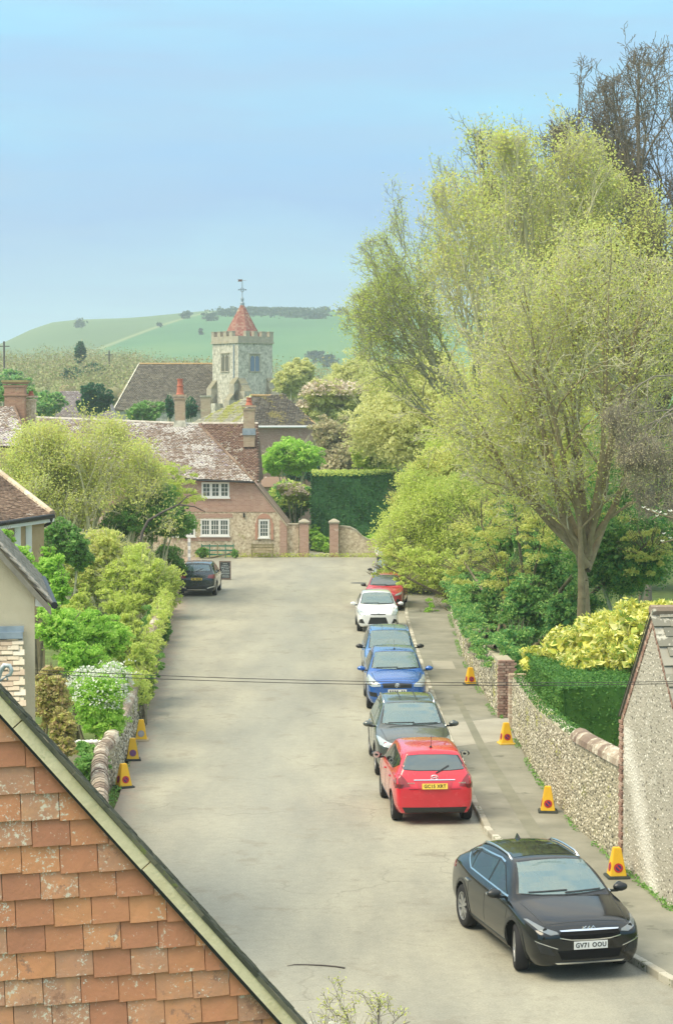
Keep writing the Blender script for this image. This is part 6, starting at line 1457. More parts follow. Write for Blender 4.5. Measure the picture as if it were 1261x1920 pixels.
# white magnolia sprigs at the right edge
mg = empty('magnolia_branch', tuple(P(1330, 1100, 50).to_2d()) + (0,), 0, 'white magnolia blossoms on a twig entering at the right edge', 'tree')
S_ = []; c_ = []; b0_ = P(1330, 1100, 50)
tw = [[(1330, 1000), (1290, 985), (1262, 972), (1235, 965), (1205, 952)], [(1330, 1040), (1285, 1020), (1262, 1012), (1240, 1018)], [(1290, 985), (1270, 962), (1255, 958)], [(1235, 965), (1222, 975)]]
for ln_ in tw:
    for q, r in zip(ln_[:-1], ln_[1:]):
        a, b2 = P(*q, 50), P(*r, 50.1); S_.append((*(a - mg.location), *(b2 - mg.location), .03, .015))
S_.append((0, 0, 0, *(P(1330, 1040, 50) - mg.location), .12, .06)); S_.append((*(P(1330, 1040, 50) - mg.location), *(P(1330, 1000, 50) - mg.location), .06, .03))
V, Fq = segs_np(S_, 6); link('branch', np_mesh('branch', V, Fq), bark, mg)
for k, (px, py) in enumerate([(1205, 953), (1214, 957), (1226, 960), (1236, 962), (1247, 966), (1256, 960), (1240, 1016), (1256, 1010), (1243, 1002), (1230, 969)]):
    rq = random.Random(k); c = P(px, py, 49.9) - mg.location; m = MB()
    for j in range(6):
        a = j * math.pi / 3 + rq.uniform(-.3, .3); d_ = Vector((math.cos(a), math.sin(a) * .8, .7)).normalized(); s_ = Vector((-math.sin(a), math.cos(a), 0)); l = rq.uniform(.06, .10)
        m.add([c, c + d_ * l * .5 + s_ * l * .3, c + d_ * l, c + d_ * l * .5 - s_ * l * .3], [(0, 1, 2, 3)])
    m.build('blossom', lf['white'], mg)

# ---------------- left-hand vegetation
Y = 92.0; b = P(170, 1150, Y); b.z = 0; st = []; rng = np.random.default_rng(160)
for k in range(15):
    st.append((b + Vector((rng.uniform(-2.8, 1.8), rng.uniform(-1, 1), 0)), (rng.uniform(-.4, .4), rng.uniform(-.2, .2), 1), rng.uniform(6, 8), .11))
tree('spindly_garden_tree', (b.x, b.y, 0), st, env_ell((b.x - .5, b.y, 4.2), (4.9, 3.4, 4.0)), 19, 'twiggy yellow-olive garden tree in front of the lichened cottage roof', bark_pale, lf['olive'], levels=3, kids=(8, 7, 5), ratio=(.42, .5, .5), leaf_n=5, leaf_size=.11, trop=.10, spread=.25, minr=.009)
bgtree('olive_garden_tree', 95, 955, 97, 125, 125, 24000, 'olive', 161, 'broad olive-yellow tree left of the arching dark bough', lobes=8, twigs=500)
bgtree('green_garden_tree', 285, 965, 93, 90, 75, 18000, 'green', 162, 'fresh green tree against the front of the cottage, left of its windows', lobes=7, twigs=200)
bgtree('yellow_crest_tree', 295, 912, 97, 84, 48, 9000, 'spring', 163, 'thin yellow-green treetop crossing the cottage eaves', lobes=6, core=False, twigs=300)
bo = empty('dark_bough', tuple(P(235, 1100, 90).to_2d()) + (0,), 0, 'dark bare bough arching right across the green tree', 'branch')
pts = [P(x, y_, 89.0) - bo.location for x, y_ in ((262, 1180), (262, 1050), (266, 1000), (278, 976), (305, 960), (335, 946), (365, 950), (385, 960))]
MB().tube(pts, [.09, .08, .07, .06, .05, .04, .028, .015], 7).build('limb', bark_dark, bo, smooth=True)
MB().tube([P(x, y_, 89.0) - bo.location for x, y_ in ((335, 946), (352, 930), (372, 925))], [.04, .025, .012], 6).build('twig', bark_dark, bo, smooth=True)
bgtree('roadside_shrub', 180, 1070, 86, 84, 95, 26000, 'olive', 164, 'large olive-brown shrub behind the bright green garden shrubs', lobes=8, twigs=500, cat='shrub')
bgtree('roadside_shrub', 258, 1100, 84, 76, 88, 26000, 'spring', 165, 'straggly yellow-olive shrub bordering the left side of the road', lobes=8, twigs=500, cat='shrub')
bgtree('roadside_shrub', 316, 1068, 95.5, 42, 56, 14000, 'green', 166, 'rounded green shrub against which the dark SUV is parked', lobes=6, cat='shrub')
bgtree('roadside_shrub', 285, 1185, 75, 38, 54, 11000, 'green', 167, 'dull green shrub on the wall beside the far left road edge', lobes=6, cat='shrub', twigs=150)
bgtree('dark_evergreen_shrub', 125, 1020, 78, 48, 62, 12000, 'green', 168, 'deep green shrub between the timbered house and the olive shrub', cat='shrub')
shrub('climbing_shrub', [LB(5, 1020, 58, 24, 32), LB(48, 1072, 57, 28, 30), LB(95, 1080, 56, 34, 44), LB(92, 1050, 57, 18, 30), LB(30, 1060, 56, 36, 40), LB(112, 1105, 55, 22, 36)], 13000, .075, 'lime', 170, 'vivid green climber scrambling up the half-timbered house', gx=(-8.3, 56.5, 0), twigs=80)
shrub('pale_garden_shrub', [LB(150, 1140, 60, 28, 30), LB(160, 1120, 60.5, 14, 26), LB(135, 1160, 59, 34, 30)], 4200, .085, 'spring', 171, 'pale yellow-green shrub with upright tips above the bright shrub', gx=(-7.6, 60, 0), twigs=40)
shrub('bright_garden_shrub', [LB(110, 1185, 51, 48, 42), LB(160, 1190, 52, 52, 46), LB(205, 1200, 53.5, 44, 44), LB(150, 1235, 50.5, 50, 34), LB(95, 1150, 53, 28, 24)], 16000, .075, 'lime', 172, 'bright lime-green feathery shrub behind the white-flowering bush', gx=(-6.7, 52, 0), twigs=60)
shrub('wallside_shrub', [LB(243, 1215, 59, 34, 50), LB(262, 1250, 58, 30, 46), LB(240, 1180, 61, 28, 36), LB(272, 1285, 56.5, 18, 36), LB(255, 1310, 54.8, 12, 26)], 12000, .08, 'spring', 173, 'yellow-green shrub leaning over the low wall to the road edge', gx=(-5.9, 58, 0), twigs=120)
shrub('white_flowering_bush', [LB(190, 1320, 47, 52, 62), LB(165, 1295, 47.5, 40, 44), LB(215, 1285, 48, 34, 42), LB(200, 1355, 46.8, 44, 38)], 13000, .065, 'lime', 174, 'rounded green bush topped with sprays of white blossom', gx=(-5.7, 47.3, 0), flowers=(lf['white'], 2200, .055, (.90, 1.10)))
rng = np.random.default_rng(3); sprays = []
for k in range(30):
    p0 = P(rng.uniform(175, 225), rng.uniform(1262, 1285), 47.6); p1 = p0 + Vector((rng.uniform(.05, .6), rng.uniform(-.3, .2), rng.uniform(.05, .32)))
    for t in np.linspace(0, 1, 12): q = p0.lerp(p1, t) + Vector((0, 0, .12 * math.sin(t * 3.1))); sprays.append(tuple(q + Vector(rng.normal(size=3) * .02)))
wb_o = bpy.data.objects['white_flowering_bush']; V, Fq = leaves_np(rng, np.array(sprays), .05, asp=.9); stuff(link('blossom_sprays', np_mesh('blossom_sprays', V - np.array(wb_o.location), Fq), lf['white'], wb_o))
shrub('reddish_bush', [LB(100, 1315, 41.5, 34, 60), LB(118, 1370, 41.0, 30, 46), LB(92, 1280, 42, 26, 40), LB(125, 1405, 40.6, 20, 22)], 9500, .062, 'reddish', 175, 'bush with reddish and yellow young leaves beside the cream cottage', gx=(-5.8, 41.3, 0), twigs=80)
shrub('low_garden_plants', [LB(170, 1440, 43.5, 34, 34), LB(185, 1490, 42.5, 22, 26), LB(160, 1405, 44.8, 28, 14)], 4500, .06, 'green', 176, 'low green plants inside the winding brick-capped wall', gx=(-5.3, 43.3, 0))
shrub('wall_creeper', [LB(268, 1315, 54.6, 9, 26, .3), LB(280, 1290, 56.5, 10, 28, .4), LB(298, 1245, 59.5, 9, 24, .4)], 2500, .07, 'green', 177, 'green creeper trailing over the road face of the left wall', gx=(-5.2, 54.5, 0), core=False)

il = []
for yy in np.arange(54.5, 88, 1.7):
    xw = float(np.interp(yy, [p[1] for p in WL2], [p[0] for p in WL2])); il.append(((xw - .08, yy, .85), (.30 + .1 * rgi.random(), 1.1, .40 + .3 * rgi.random())))
bush('wall_hedgerow', (-6.2, 67, 0), il, 24000, .085, lf['spring'], 178, 'rough yellow-green growth smothering the long low wall on the left', cat='hedge', core=False, twigs=120)
# ---------------- wood in front of the hill, and the yews by the church
bgtree('yew_tree', 178, 753, 205, 38, 40, 16000, 'dark', 180, 'broad dark yew in front of the nave', lobes=6, spreadk=.45, flowers=None)
bgtree('yew_tree', 318, 768, 200, 10, 30, 2500, 'dark', 181, 'narrow dark yew just left of the cottage chimney pot', lobes=3, spreadk=.2)
bgtree('yew_tree', 356, 766, 200, 18, 27, 3500, 'dark', 182, 'dark yew just right of the cottage chimney pot', lobes=4, spreadk=.3)
bgtree('churchyard_bush', 275, 775, 215, 42, 27, 7000, 'green', 183, 'rounded mid-green bush against the nave wall', lobes=6, spreadk=.5)
bgtree('cypress', 151, 665, 420, 12, 30, 3000, 'dark', 184, 'lone dark conifer standing above the brown wood', lobes=4, spreadk=.25, size=.7)
bgtree('dark_wood_tree', 178, 692, 400, 20, 11, 1500, 'dark', 185, 'low dark tree right of the lone conifer', size=.7)
bgtree('dark_wood_tree', 135, 700, 380, 20, 11, 1500, 'dark', 186, 'low dark tree below the lone conifer', size=.7)
for k, (px, py, y, rx, rz, leaf, lab) in enumerate([
    (20, 712, 300, 40, 26, 'ivy', 'dark green trees behind the broad brick chimney stack'), (85, 760, 235, 42, 34, 'ivy', 'deep green tree right of the broad brick chimney stack'),
    (30, 740, 190, 40, 30, 'green', 'green tree directly behind the broad brick chimney stack')]):
    bgtree('village_tree', px, py, y, rx, rz, 5000, leaf, 190 + k, lab)
rng = np.random.default_rng(200); wood = []; W_m = MB()
for k in range(260):
    px = rng.uniform(-30, 400) if k < 230 else rng.uniform(500, 760); y = rng.uniform(330, 620); f = (y - 330) / 290
    top = np.interp(px, [-30, 60, 130, 250, 330, 400, 760], [668, 672, 668, 676, 694, 700, 712]); py = np.interp(f, [0, 1], [745, top + 14]) + rng.uniform(-3, 3)
    c = P(px, py, y); r = rng.uniform(4, 7.5); wood.append((c, r)); W_m.blob(c, (r * .3, r * .3, r * .3), k, .2, 6, 4); W_m.blob((c.x, c.y, c.z / 2), (r * .3, r * .3, max(c.z / 2, .5)), k, .1, 6, 4)
C = []
for c, r in wood:
    n = 700; d = rng.normal(size=(n, 3)); d /= np.linalg.norm(d, axis=1)[:, None]; C.append(np.array(c) + d * np.array((r, r, r * .95)) * rng.uniform(.7, 1.08, (n, 1)))
wood_leaf = leafm('distant_wood_leaf', [(0.24, 0.22, 0.11), (0.34, 0.29, 0.15), (0.30, 0.36, 0.13), (0.42, 0.40, 0.19)], .25, nscale=.04)
V, Fq = leaves_np(rng, np.concatenate(C), .36, asp=.8)
tr = link('brown_wood', np_mesh('brown_wood', V, Fq), wood_leaf); stuff(tag(tr, 'hazy brown and green wood covering the foot of the down', 'wood'))
o = W_m.build('inner_foliage', wood_leaf, tr, smooth=True); stuff(o)

# bush poking up at the bottom edge
Y = 17.0; b = Vector((.05, Y, 0)); rng = np.random.default_rng(210); st = []
tz = P(640, 1915, Y).z
for k in range(12): st.append((Vector((rng.uniform(-.25, .25), Y + rng.uniform(-.3, .3), 0)), (rng.uniform(-.08, .12), rng.uniform(-.08, .08), 1), tz + rng.uniform(-.4, .25), .018))
tree('thorny_bush', tuple(b), st, lambda p: (p.x - .1) ** 2 / .62 + (p.y - Y) ** 2 / .5 + (p.z - tz + .55) ** 2 / .9 < 1.0 or p.z < tz - .6, 20, 'thorny twiggy bush with small buds and pale blossom at the bottom edge', bark_dark, lf['olive'], levels=3, kids=(9, 5, 4), ratio=(.20, .55, .5), angle=(50, 45, 45), leaf_n=2, leaf_size=.024, trop=.05, spread=.02, minr=.0018, cat='shrub')
shrub('lichened_bush_top', [((-.12, Y, tz - .10), (.20, .22, .10)), ((.12, Y, tz - .16), (.26, .25, .12)), ((.0, Y, tz - .36), (.36, .35, .3))], 400, .022, 'olive', 211, 'mossy olive bush crown with white petals at the bottom edge', gx=(0.02, Y, 0), core=False, flowers=(lf['white'], 240, .022, (.8, 1.05)), twigs=60)
# fallen stick on the road
stk = [G(x, y_, .012) for x, y_ in ((538, 1811), (552, 1808.5), (575, 1808.5), (605, 1810), (628, 1812), (646, 1815))]
o = MB().tube([p - stk[0] for p in stk], [.004, .008, .009, .011, .012, .012], 6).build('fallen_twig', bark_dark, None, smooth=True, loc=stk[0]); tag(o, 'thin dark twig lying on the road near the bottom edge', 'twig')
# weeds at the kerb and wall feet
rng = np.random.default_rng(220); C = []
for (W, off, y0, y1, n) in ((WN, -.06, 36.7, 52.8, 900), (WF, -.08, 55.3, 90, 1400), ([(-4.3, 37.6), (-4.88, 42.6), (-5.0, 46), (-5.22, 52), (-6.0, 66), (-6.78, 80), (-7.4, 88)], .08, 38, 88, 2600), ([(5.66, 32.7), (5.17, 36.7)], -.06, 33, 36.7, 350)):
    for k in range(n):
        y = rng.uniform(y0, y1); x = np.interp(y, [p[1] for p in sorted(W, key=lambda q: q[1])], [p[0] for p in sorted(W, key=lambda q: q[1])]) + off * rng.uniform(-.2, 2.2)
        if (math.sin(y * 1.9) + math.sin(y * .7 + 1)) < -.5: continue
        C.append((x, y, (.1 if off < 0 else 0) + rng.uniform(.0, .09)))
V, Fq = leaves_np(rng, np.array(C), .06); o = stuff(link('wall_foot_weeds', np_mesh('wall_foot_weeds', V, Fq), lf['green'])); tag(o, 'small weeds growing along the feet of the roadside walls', 'weeds')
C = np.stack([rng.uniform(-3, 3.6, 1500) + .0, 122.2 + rng.uniform(-.2, .2, 1500), rng.uniform(0, .25, 1500)], 1); C[:, 0] = rng.uniform(-8.5, 6.0, 1500)
V, Fq = leaves_np(rng, C, .11); o = stuff(link('cottage_verge_grass', np_mesh('cottage_verge_grass', V, Fq), lf['spring'])); tag(o, 'thin strip of grass along the foot of the cottage and gate walls', 'grass')
shrub('bench_hedge', [LB(380, 1036, 121.2, 14, 11, .3), LB(440, 1038, 121.2, 7, 9, .3)], 1600, .10, 'green', 221, 'clipped green shrubs either side of the slatted fence panels', gx=(P(380, 1036, 121.2).x, 121.2, 0))
HAZE_D = 0.00036

# ================================================================== CARS
def carpaint(name, c, metal=0.0, rough=.22, coat=1.0):
    m, nt, b = new_mat(name); b.inputs['Base Color'].default_value = (*c, 1); b.inputs['Metallic'].default_value = metal
    b.inputs['Roughness'].default_value = rough; b.inputs['Coat Weight'].default_value = coat; b.inputs['Coat Roughness'].default_value = .03
    v = _coords(nt, 'Object'); r = _ramp(nt, [(0.35, tuple(x * .93 for x in c)), (0.7, tuple(min(1, x * 1.05 + .004) for x in c))]); nt.links.new(_noise(nt, v, 2.5, 5), r.inputs[0]); nt.links.new(r.outputs[0], b.inputs['Base Color'])
    rr = _ramp(nt, [(0.3, (rough, rough, rough)), (0.7, (rough + .12,) * 3)]); nt.links.new(_noise(nt, v, 6, 5), rr.inputs[0]); nt.links.new(rr.outputs[0], b.inputs['Roughness'])
    return m
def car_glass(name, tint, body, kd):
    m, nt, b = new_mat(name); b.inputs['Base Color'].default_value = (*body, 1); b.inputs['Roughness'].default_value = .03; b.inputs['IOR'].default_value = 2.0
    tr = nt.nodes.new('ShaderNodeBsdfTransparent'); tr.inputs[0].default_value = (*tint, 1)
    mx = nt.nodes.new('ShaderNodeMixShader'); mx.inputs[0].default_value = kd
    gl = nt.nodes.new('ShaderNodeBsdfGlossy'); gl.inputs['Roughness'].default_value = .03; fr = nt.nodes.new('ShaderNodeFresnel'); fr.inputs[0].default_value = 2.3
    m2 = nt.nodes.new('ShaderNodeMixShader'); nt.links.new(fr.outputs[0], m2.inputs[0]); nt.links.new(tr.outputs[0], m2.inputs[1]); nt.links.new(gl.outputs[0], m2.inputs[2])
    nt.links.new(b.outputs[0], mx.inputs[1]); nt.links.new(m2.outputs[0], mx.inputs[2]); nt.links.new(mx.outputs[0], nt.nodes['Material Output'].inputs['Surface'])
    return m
cabin_m = plain('cabin_lining', (.045, .05, .05), .9, spec=.2); seat_m = plain('car_seat', (.24, .25, .26), .9); headliner_m = plain('headliner', (.30, .30, .29), .9)
cglass_m = car_glass('car_glass', (.82, .93, .92), (.22, .35, .345), .50)  # pale teal diffuse base stands in for sky reflected in the glass
cglass_old = plain('car_glass_old', (0.13, 0.215, 0.21), .035, spec=1.0, coat=1.0); 
cglass_d = car_glass('tinted_car_glass', (.45, .56, .54), (.05, .08, .075), .70)
trim_m = plain('black_trim', (.018, .02, .02), .35); arch_m = plain('arch_liner', (.012, .012, .012), .9, spec=.1)
chrome_m = plain('chrome', (.75, .78, .80), .18, 1.0); lamp_m = plain('headlamp_lens', (.42, .47, .47), .08, .25, coat=1.0); grille_m = plain('grille_mesh', (.010, .010, .010), .75, spec=.1); tail_m = plain('tail_lamp', (.22, .004, .008), .12, coat=1.0); alloy_m = plain('alloy', (.42, .43, .43), .35, .7)
dalloy_m = plain('dark_alloy', (.16, .17, .17), .35, .7); cover_m = plain('silver_wheel_cover', (.45, .46, .46), .5, .3); amber_m = plain('indicator', (.7, .3, .03), .2)
plate_w = plain('white_plate', (.80, .80, .76), .4); plate_y = plain('yellow_plate', (.80, .56, .07), .4); ink = plain('plate_ink', (.01, .01, .01), .6); inner_m = plain('seat_cloth', (.07, .07, .07), .9)

def patch(bvh, poly, mode, off, res=.05, rim=.015, hole=None):
    """a thin panel that follows the body: poly is drawn in side (y,z), front/rear (x,z) or top (x,y) view"""
    xs_ = [p[0] for p in poly]; ys_ = [p[1] for p in poly]
    pts = []; n = len(poly)
    for i in range(n):
        a, b = Vector(poly[i]), Vector(poly[(i + 1) % n]); k = max(1, int((b - a).length / res))
        for j in range(k): pts.append(a.lerp(b, j / k))
    nb = len(pts); x = min(xs_) + res / 2
    inner = []
    while x < max(xs_):
        y = min(ys_) + res / 2
        while y < max(ys_):
            if inpoly(x, y, [(p.x, p.y) for p in pts[:nb]]) and min((Vector((x, y)) - p).length for p in pts[:nb]) > res * .45: inner.append(Vector((x, y)))
            y += res
        x += res
    hp, he = [], []
    if hole:
        for i in range(len(hole)):
            a, b = Vector(hole[i]), Vector(hole[(i + 1) % len(hole)]); k = max(1, int((b - a).length / res)); hp += [a.lerp(b, j / k) for j in range(k)]
        h0_ = len(pts); he = [(h0_ + i, h0_ + (i + 1) % len(hp)) for i in range(len(hp))]; inner = []
    vs, _, fs, _, _, _ = delaunay_2d_cdt(pts + hp + inner, he, [list(range(nb))], 1, 1e-6)
    if hole: fs = [f for f in fs if not inpoly(sum(vs[i].x for i in f) / len(f), sum(vs[i].y for i in f) / len(f), hole)]
    D = {'left': Vector((1, 0, 0)), 'right': Vector((-1, 0, 0)), 'front': Vector((0, 1, 0)), 'rear': Vector((0, -1, 0)), 'top': Vector((0, 0, -1))}[mode]
    out = []
    for v in vs:
        if mode == 'left': o = Vector((-3, v.x, v.y))
        elif mode == 'right': o = Vector((3, v.x, v.y))
        elif mode == 'front': o = Vector((v.x, -2, v.y))
        elif mode == 'rear': o = Vector((v.x, 8, v.y))
        else: o = Vector((v.x, v.y, 4))
        h, nrm, _, _ = bvh.ray_cast(o, D)
        if h is None:
            o2 = o + D * 3; h, nrm, _, _ = bvh.find_nearest(Vector(o2)); 
        nrm = nrm if nrm.dot(D) < 0 else -nrm
        out.append((h, (nrm - D * .3).normalized()))
    m = MB(); N = len(vs)
    m.v = [tuple(h + q * off) for h, q in out] + [tuple(h - q * rim) for h, q in out[:nb]]
    m.f = [tuple(f) for f in fs]
    # rim
    for i in range(nb): m.f.append((i, (i + 1) % nb, N + (i + 1) % nb, N + i))
    return m

def mirror(poly): return [(-x, y) for x, y in poly][::-1]

def make_car(p, loc, rz, label, paint):
    Lc, W, H = p['L'], p['W'] / 2, p['H']; hood = p['hood']; belt = p['belt']; cowl = p['cowl']; rf = p['rf']; re = p['re']; tg = p['tg']; z0 = p.get('z0', .20); wb0, wb1 = p['wf'], p['wr']; wr = p.get('wrad', .33)
    root = empty('parked_car', loc, rz, label, 'car', 'cars parked along the street')
    gh = p.get('gh', .66)          # half width of the roof edge relative to W
    tb = p.get('tailbelt', belt + .06); tz = p.get('tailz', tb + .02); bump = p.get('rbump', .12)
    S_ = [ # y, zb, w, zmid, zbelt, wtop, ztop, zc
        (0.00, z0 + .10, .70 * W, .46, hood - .27, .48 * W, hood - .21, hood - .20),
        (0.09, z0 + .03, .87 * W, .50, hood - .18, .66 * W, hood - .12, hood - .09),
        (0.34, z0, .97 * W, .55, hood - .10, .72 * W, hood - .03, hood + .00),
        (0.85, z0, W, .58, belt - .04, .74 * W, (hood + belt) / 2 + .04, hood + .09),
        (cowl, z0, W, .60, belt, .78 * W, belt + .06, hood + .13),
        (cowl + (rf - cowl) * .5, z0, W, .60, belt + .01, .78 * W, (belt + H) / 2 + .04, (hood + .13 + H) / 2 + .035),
        (rf, z0, W, .60, belt + .015, (gh + .03) * W, H - .075, H - .035),
        (rf + (re - rf) * .45, z0, W, .60, belt + .03, (gh + .04) * W, H - .04, H),
        (re - .25, z0, W, .60, belt + .045, (gh + .02) * W, H - .065, H - .02),
        (re, z0, .985 * W, .60, tb - .01, gh * W, H - .10, H - .055),
        (re + (tg - re) * .5, z0 + .0, .97 * W, .60, tb, (gh + .04) * W, (H + tz) / 2 - .03, (H + tz) / 2 + .01),
        (tg, z0 + .02, .93 * W, .60, tb - .03, .80 * W, tz, tz + .03),
        (Lc - bump * .45, z0 + .05, .90 * W, .56, tb - .16, .78 * W, tz - .14, tz - .12),
        (Lc, z0 + .09, .78 * W, .50, .66, .60 * W, .74, .75),
    ]
    V, F = [], []
    for (y, zb, w, zm_, zbl, wt, zt, zc) in S_:
        gw_ = max(.93 * w, wt + .01)
        half = [(.86 * w, zb), (.975 * w, zb + .13), (w, zm_), (.972 * w, zbl - .03), (min(.945 * w, gw_), zbl + .01), (wt, zt), (wt * .6, zt + .72 * (zc - zt)), (0, zc)]
        ringp = [(0, zb)] + half + [(-a, b) for a, b in half[:-1][::-1]]
        V += [(a, y, b) for a, b in ringp]
    n = 16
    for i in range(len(S_) - 1):
        for k in range(n): F.append((i * n + k, i * n + (k + 1) % n, (i + 1) * n + (k + 1) % n, (i + 1) * n + k))
    for base, flip in ((0, False), ((len(S_) - 1) * n, True)):
        idx = [base + k for k in range(n)]
        for k in range(1, 8):
            a, b, c, d = idx[k], idx[(n - k) % n], idx[(n - k - 1) % n], idx[k + 1]
            if k == 7: q = (a, b, c) if c == d else (a, b, c, d)
            else: q = (a, b, c, d)
            F.append(tuple(dict.fromkeys(q)))
        F.append((idx[0], idx[n - 1], idx[1]))
    me = bpy.data.meshes.new('body'); me.from_pydata(V, [], F); me.update()
    bm = bmesh.new(); bm.from_mesh(me); bmesh.ops.recalc_face_normals(bm, faces=bm.faces)
    cl = bm.edges.layers.float.new('crease_edge')
    bm.verts.ensure_lookup_table()
    for e in bm.edges:
        a, b = sorted((e.verts[0].index, e.verts[1].index)); ka, kb = a % n, b % n; ia, ib = a // n, b // n
        if ka == kb and ka in (5, 11) and 2 < ia: e[cl] = .55     # shoulder
        if ka == kb and ka in (6, 10) and 3 < ia < 12: e[cl] = .35
        if ka == kb and ka in (1, 15): e[cl] = .6
        if ia == ib == 4 and ka in (5, 6, 7, 8, 9, 10): e[cl] = .7       # foot of the windscreen
        if ia == ib == 9 and ka in (6, 7, 8, 9): e[cl] = .45
        if ia == ib == 11 and ka in (5, 6, 7, 8, 9, 10): e[cl] = .6
        if ia == ib and ia in (6,) and ka in (6, 7, 8, 9): e[cl] = .4
    bm.to_mesh(me); bm.free()
    ob = link('body', me, paint, root, smooth=True)
    sub = ob.modifiers.new('s', 'SUBSURF'); sub.levels = 3; sub.render_levels = 3
    # wheel arches
    cut = MB()
    for y in (wb0, wb1):
        for sg in (-1, 1): cut.lathe([(0, -.17), (wr + .055, -.17), (wr + .055, .17), (0, .17)], (sg * (W - .09), y, wr), 'x', 26)
    cm = bpy.data.meshes.new('cut'); cm.from_pydata(cut.v, [], cut.f); b2 = bmesh.new(); b2.from_mesh(cm); bmesh.ops.remove_doubles(b2, verts=b2.verts, dist=1e-5); bmesh.ops.recalc_face_normals(b2, faces=b2.faces); b2.to_mesh(cm); b2.free(); cm.materials.append(arch_m)
    a5 = H - .075; wsb, wst = .76 * W, (gh - .015) * W; zlo, zhi = hood + .15, H - .085
    ws = [(-wsb, zlo + .01), (-wsb * .5, zlo - .012), (0, zlo - .018), (wsb * .5, zlo - .012), (wsb, zlo + .01), (wst, zhi - .01), (wst * .5, zhi + .012), (0, zhi + .018), (-wst * .5, zhi + .012), (-wst, zhi - .01)]
    grow_ = lambda poly, k: [((x - sum(q[0] for q in poly) / len(poly)) * k + sum(q[0] for q in poly) / len(poly), (z - sum(q[1] for q in poly) / len(poly)) * k + sum(q[1] for q in poly) / len(poly)) for x, z in poly]
    rb, rt = p.get('rgb', .70) * W, (gh - .07) * W; rlo, rhi = tz + .10, H - .15
    rw_ = [(-rb, rlo + .02), (-rb * .5, rlo - .0), (rb * .5, rlo - .0), (rb, rlo + .02), (rt, rhi - .01), (rt * .5, rhi + .01), (-rt * .5, rhi + .01), (-rt, rhi - .01)]
    bz = belt + .06; tp = H - .12
    y0 = cowl + .22; y1 = rf + .12; ym = (wb0 + wb1) / 2 + .10; y2 = p.get('sw_end', re + .15)
    kick = p.get('kick', .10)
    full_poly = [(y0, bz), (ym, bz + .02), (y2 - .45, bz + .04), (y2, bz + .06 + kick), (y2 - .12, tp - .10), (re - .15, tp - .045), (ym, tp), (y1, tp - .035), (y0 + (y1 - y0) * .5, (bz + tp) / 2 + .0)]
    frontw = [(y0 + .09, bz + .02), (ym - .03, bz + .035), (ym - .03, tp - .03), (y1 + .05, tp - .05), (y0 + (y1 - y0) * .5 + .07, (bz + tp) / 2 - .005)]
    rearw = [(ym + .03, bz + .035), (y2 - .50, bz + .055), (y2 - .40, tp - .085), (ym + .03, tp - .03)]
    quart = [(y2 - .46, bz + .06), (y2 - .43, bz + .06), (y2 - .05, bz + .08 + kick), (y2 - .16, tp - .12), (y2 - .36, tp - .09)]
    cabs = []
    def cutter(q3, off):
        mm_ = MB().prism(q3, off); ob_ = mm_.build('cut', cabin_m, root); cabs.append(ob_)
    sh_ = lambda poly, k: grow_(poly, k)
    cutter([(x, -.3, z) for x, z in sh_(ws, .985)], (0, re - .35 + .3, 0))
    cutter([(x, Lc + .3, z) for x, z in sh_(rw_, .97)], (0, -(Lc + .3 - (rf + 1.0)), 0))
    for q in (frontw, rearw, quart): cutter([(-2, y, z) for y, z in sh_(q, .97)], (4, 0, 0))
    co_ = link('cut', cm, None, root)
    dg = bpy.context.evaluated_depsgraph_get(); dg.update()
    full = bpy.data.meshes.new_from_object(ob.evaluated_get(dg))
    bvh = BVHTree.FromPolygons([v.co.copy() for v in full.vertices], [tuple(q.vertices) for q in full.polygons])
    bo_ = ob.modifiers.new('b', 'BOOLEAN'); bo_.operation = 'DIFFERENCE'; bo_.object = co_; bo_.solver = 'EXACT'
    try: bo_.material_mode = 'TRANSFER'
    except Exception: pass
    for cb in cabs:
        b_ = ob.modifiers.new('c', 'BOOLEAN'); b_.operation = 'DIFFERENCE'; b_.object = cb; b_.solver = 'EXACT'
        try: b_.material_mode = 'TRANSFER'
        except Exception: pass
    dg.update(); res = bpy.data.meshes.new_from_object(ob.evaluated_get(bpy.context.evaluated_depsgraph_get()))
    ob.modifiers.clear(); ob.data = res; res.name = 'body'
    bpy.data.objects.remove(co_)
    for cb in cabs: bpy.data.objects.remove(cb)
    res.polygons.foreach_set('use_smooth', [True] * len(res.polygons))
    try: res.set_sharp_from_angle(angle=R(38))
    except Exception: pass
    def part(name, poly, mode, mat, off=.006, res_=.06, parent=None, rim=.015, hole=None):
        return patch(bvh, poly, mode, off, res_, rim, hole).build(name, mat, parent or root, smooth=False)
    # glass
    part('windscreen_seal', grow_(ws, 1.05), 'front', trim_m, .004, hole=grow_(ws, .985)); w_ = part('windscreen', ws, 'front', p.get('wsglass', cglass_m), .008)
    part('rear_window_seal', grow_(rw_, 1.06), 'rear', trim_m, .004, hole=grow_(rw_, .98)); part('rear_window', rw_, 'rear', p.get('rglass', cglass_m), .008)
    # side windows: front, rear, quarter
    for side in ('left', 'right'):
        for q in (frontw, rearw, quart):
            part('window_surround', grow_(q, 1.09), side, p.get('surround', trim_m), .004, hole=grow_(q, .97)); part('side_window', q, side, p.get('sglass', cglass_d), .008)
        if p.get('chromeline'):
            part('chrome_strip', [(y0, bz - .005), (ym, bz + .015), (y2 - .45, bz + .035), (y2 + .02, bz + .055 + kick), (y2 - .12, tp - .08), (re - .15, tp - .025), (ym, tp + .02), (y1 + .1, tp + .0), (y1 + .1, tp - .025), (ym, tp), (re - .15, tp - .047), (y2 - .14, tp - .10), (y2 - .01, bz + .075 + kick), (y2 - .45, bz + .055), (ym, bz + .035), (y0 + .02, bz + .02)], side, chrome_m, .010, .04)
        # door gaps
        dz0, dz1 = z0 + .16, bz - .01
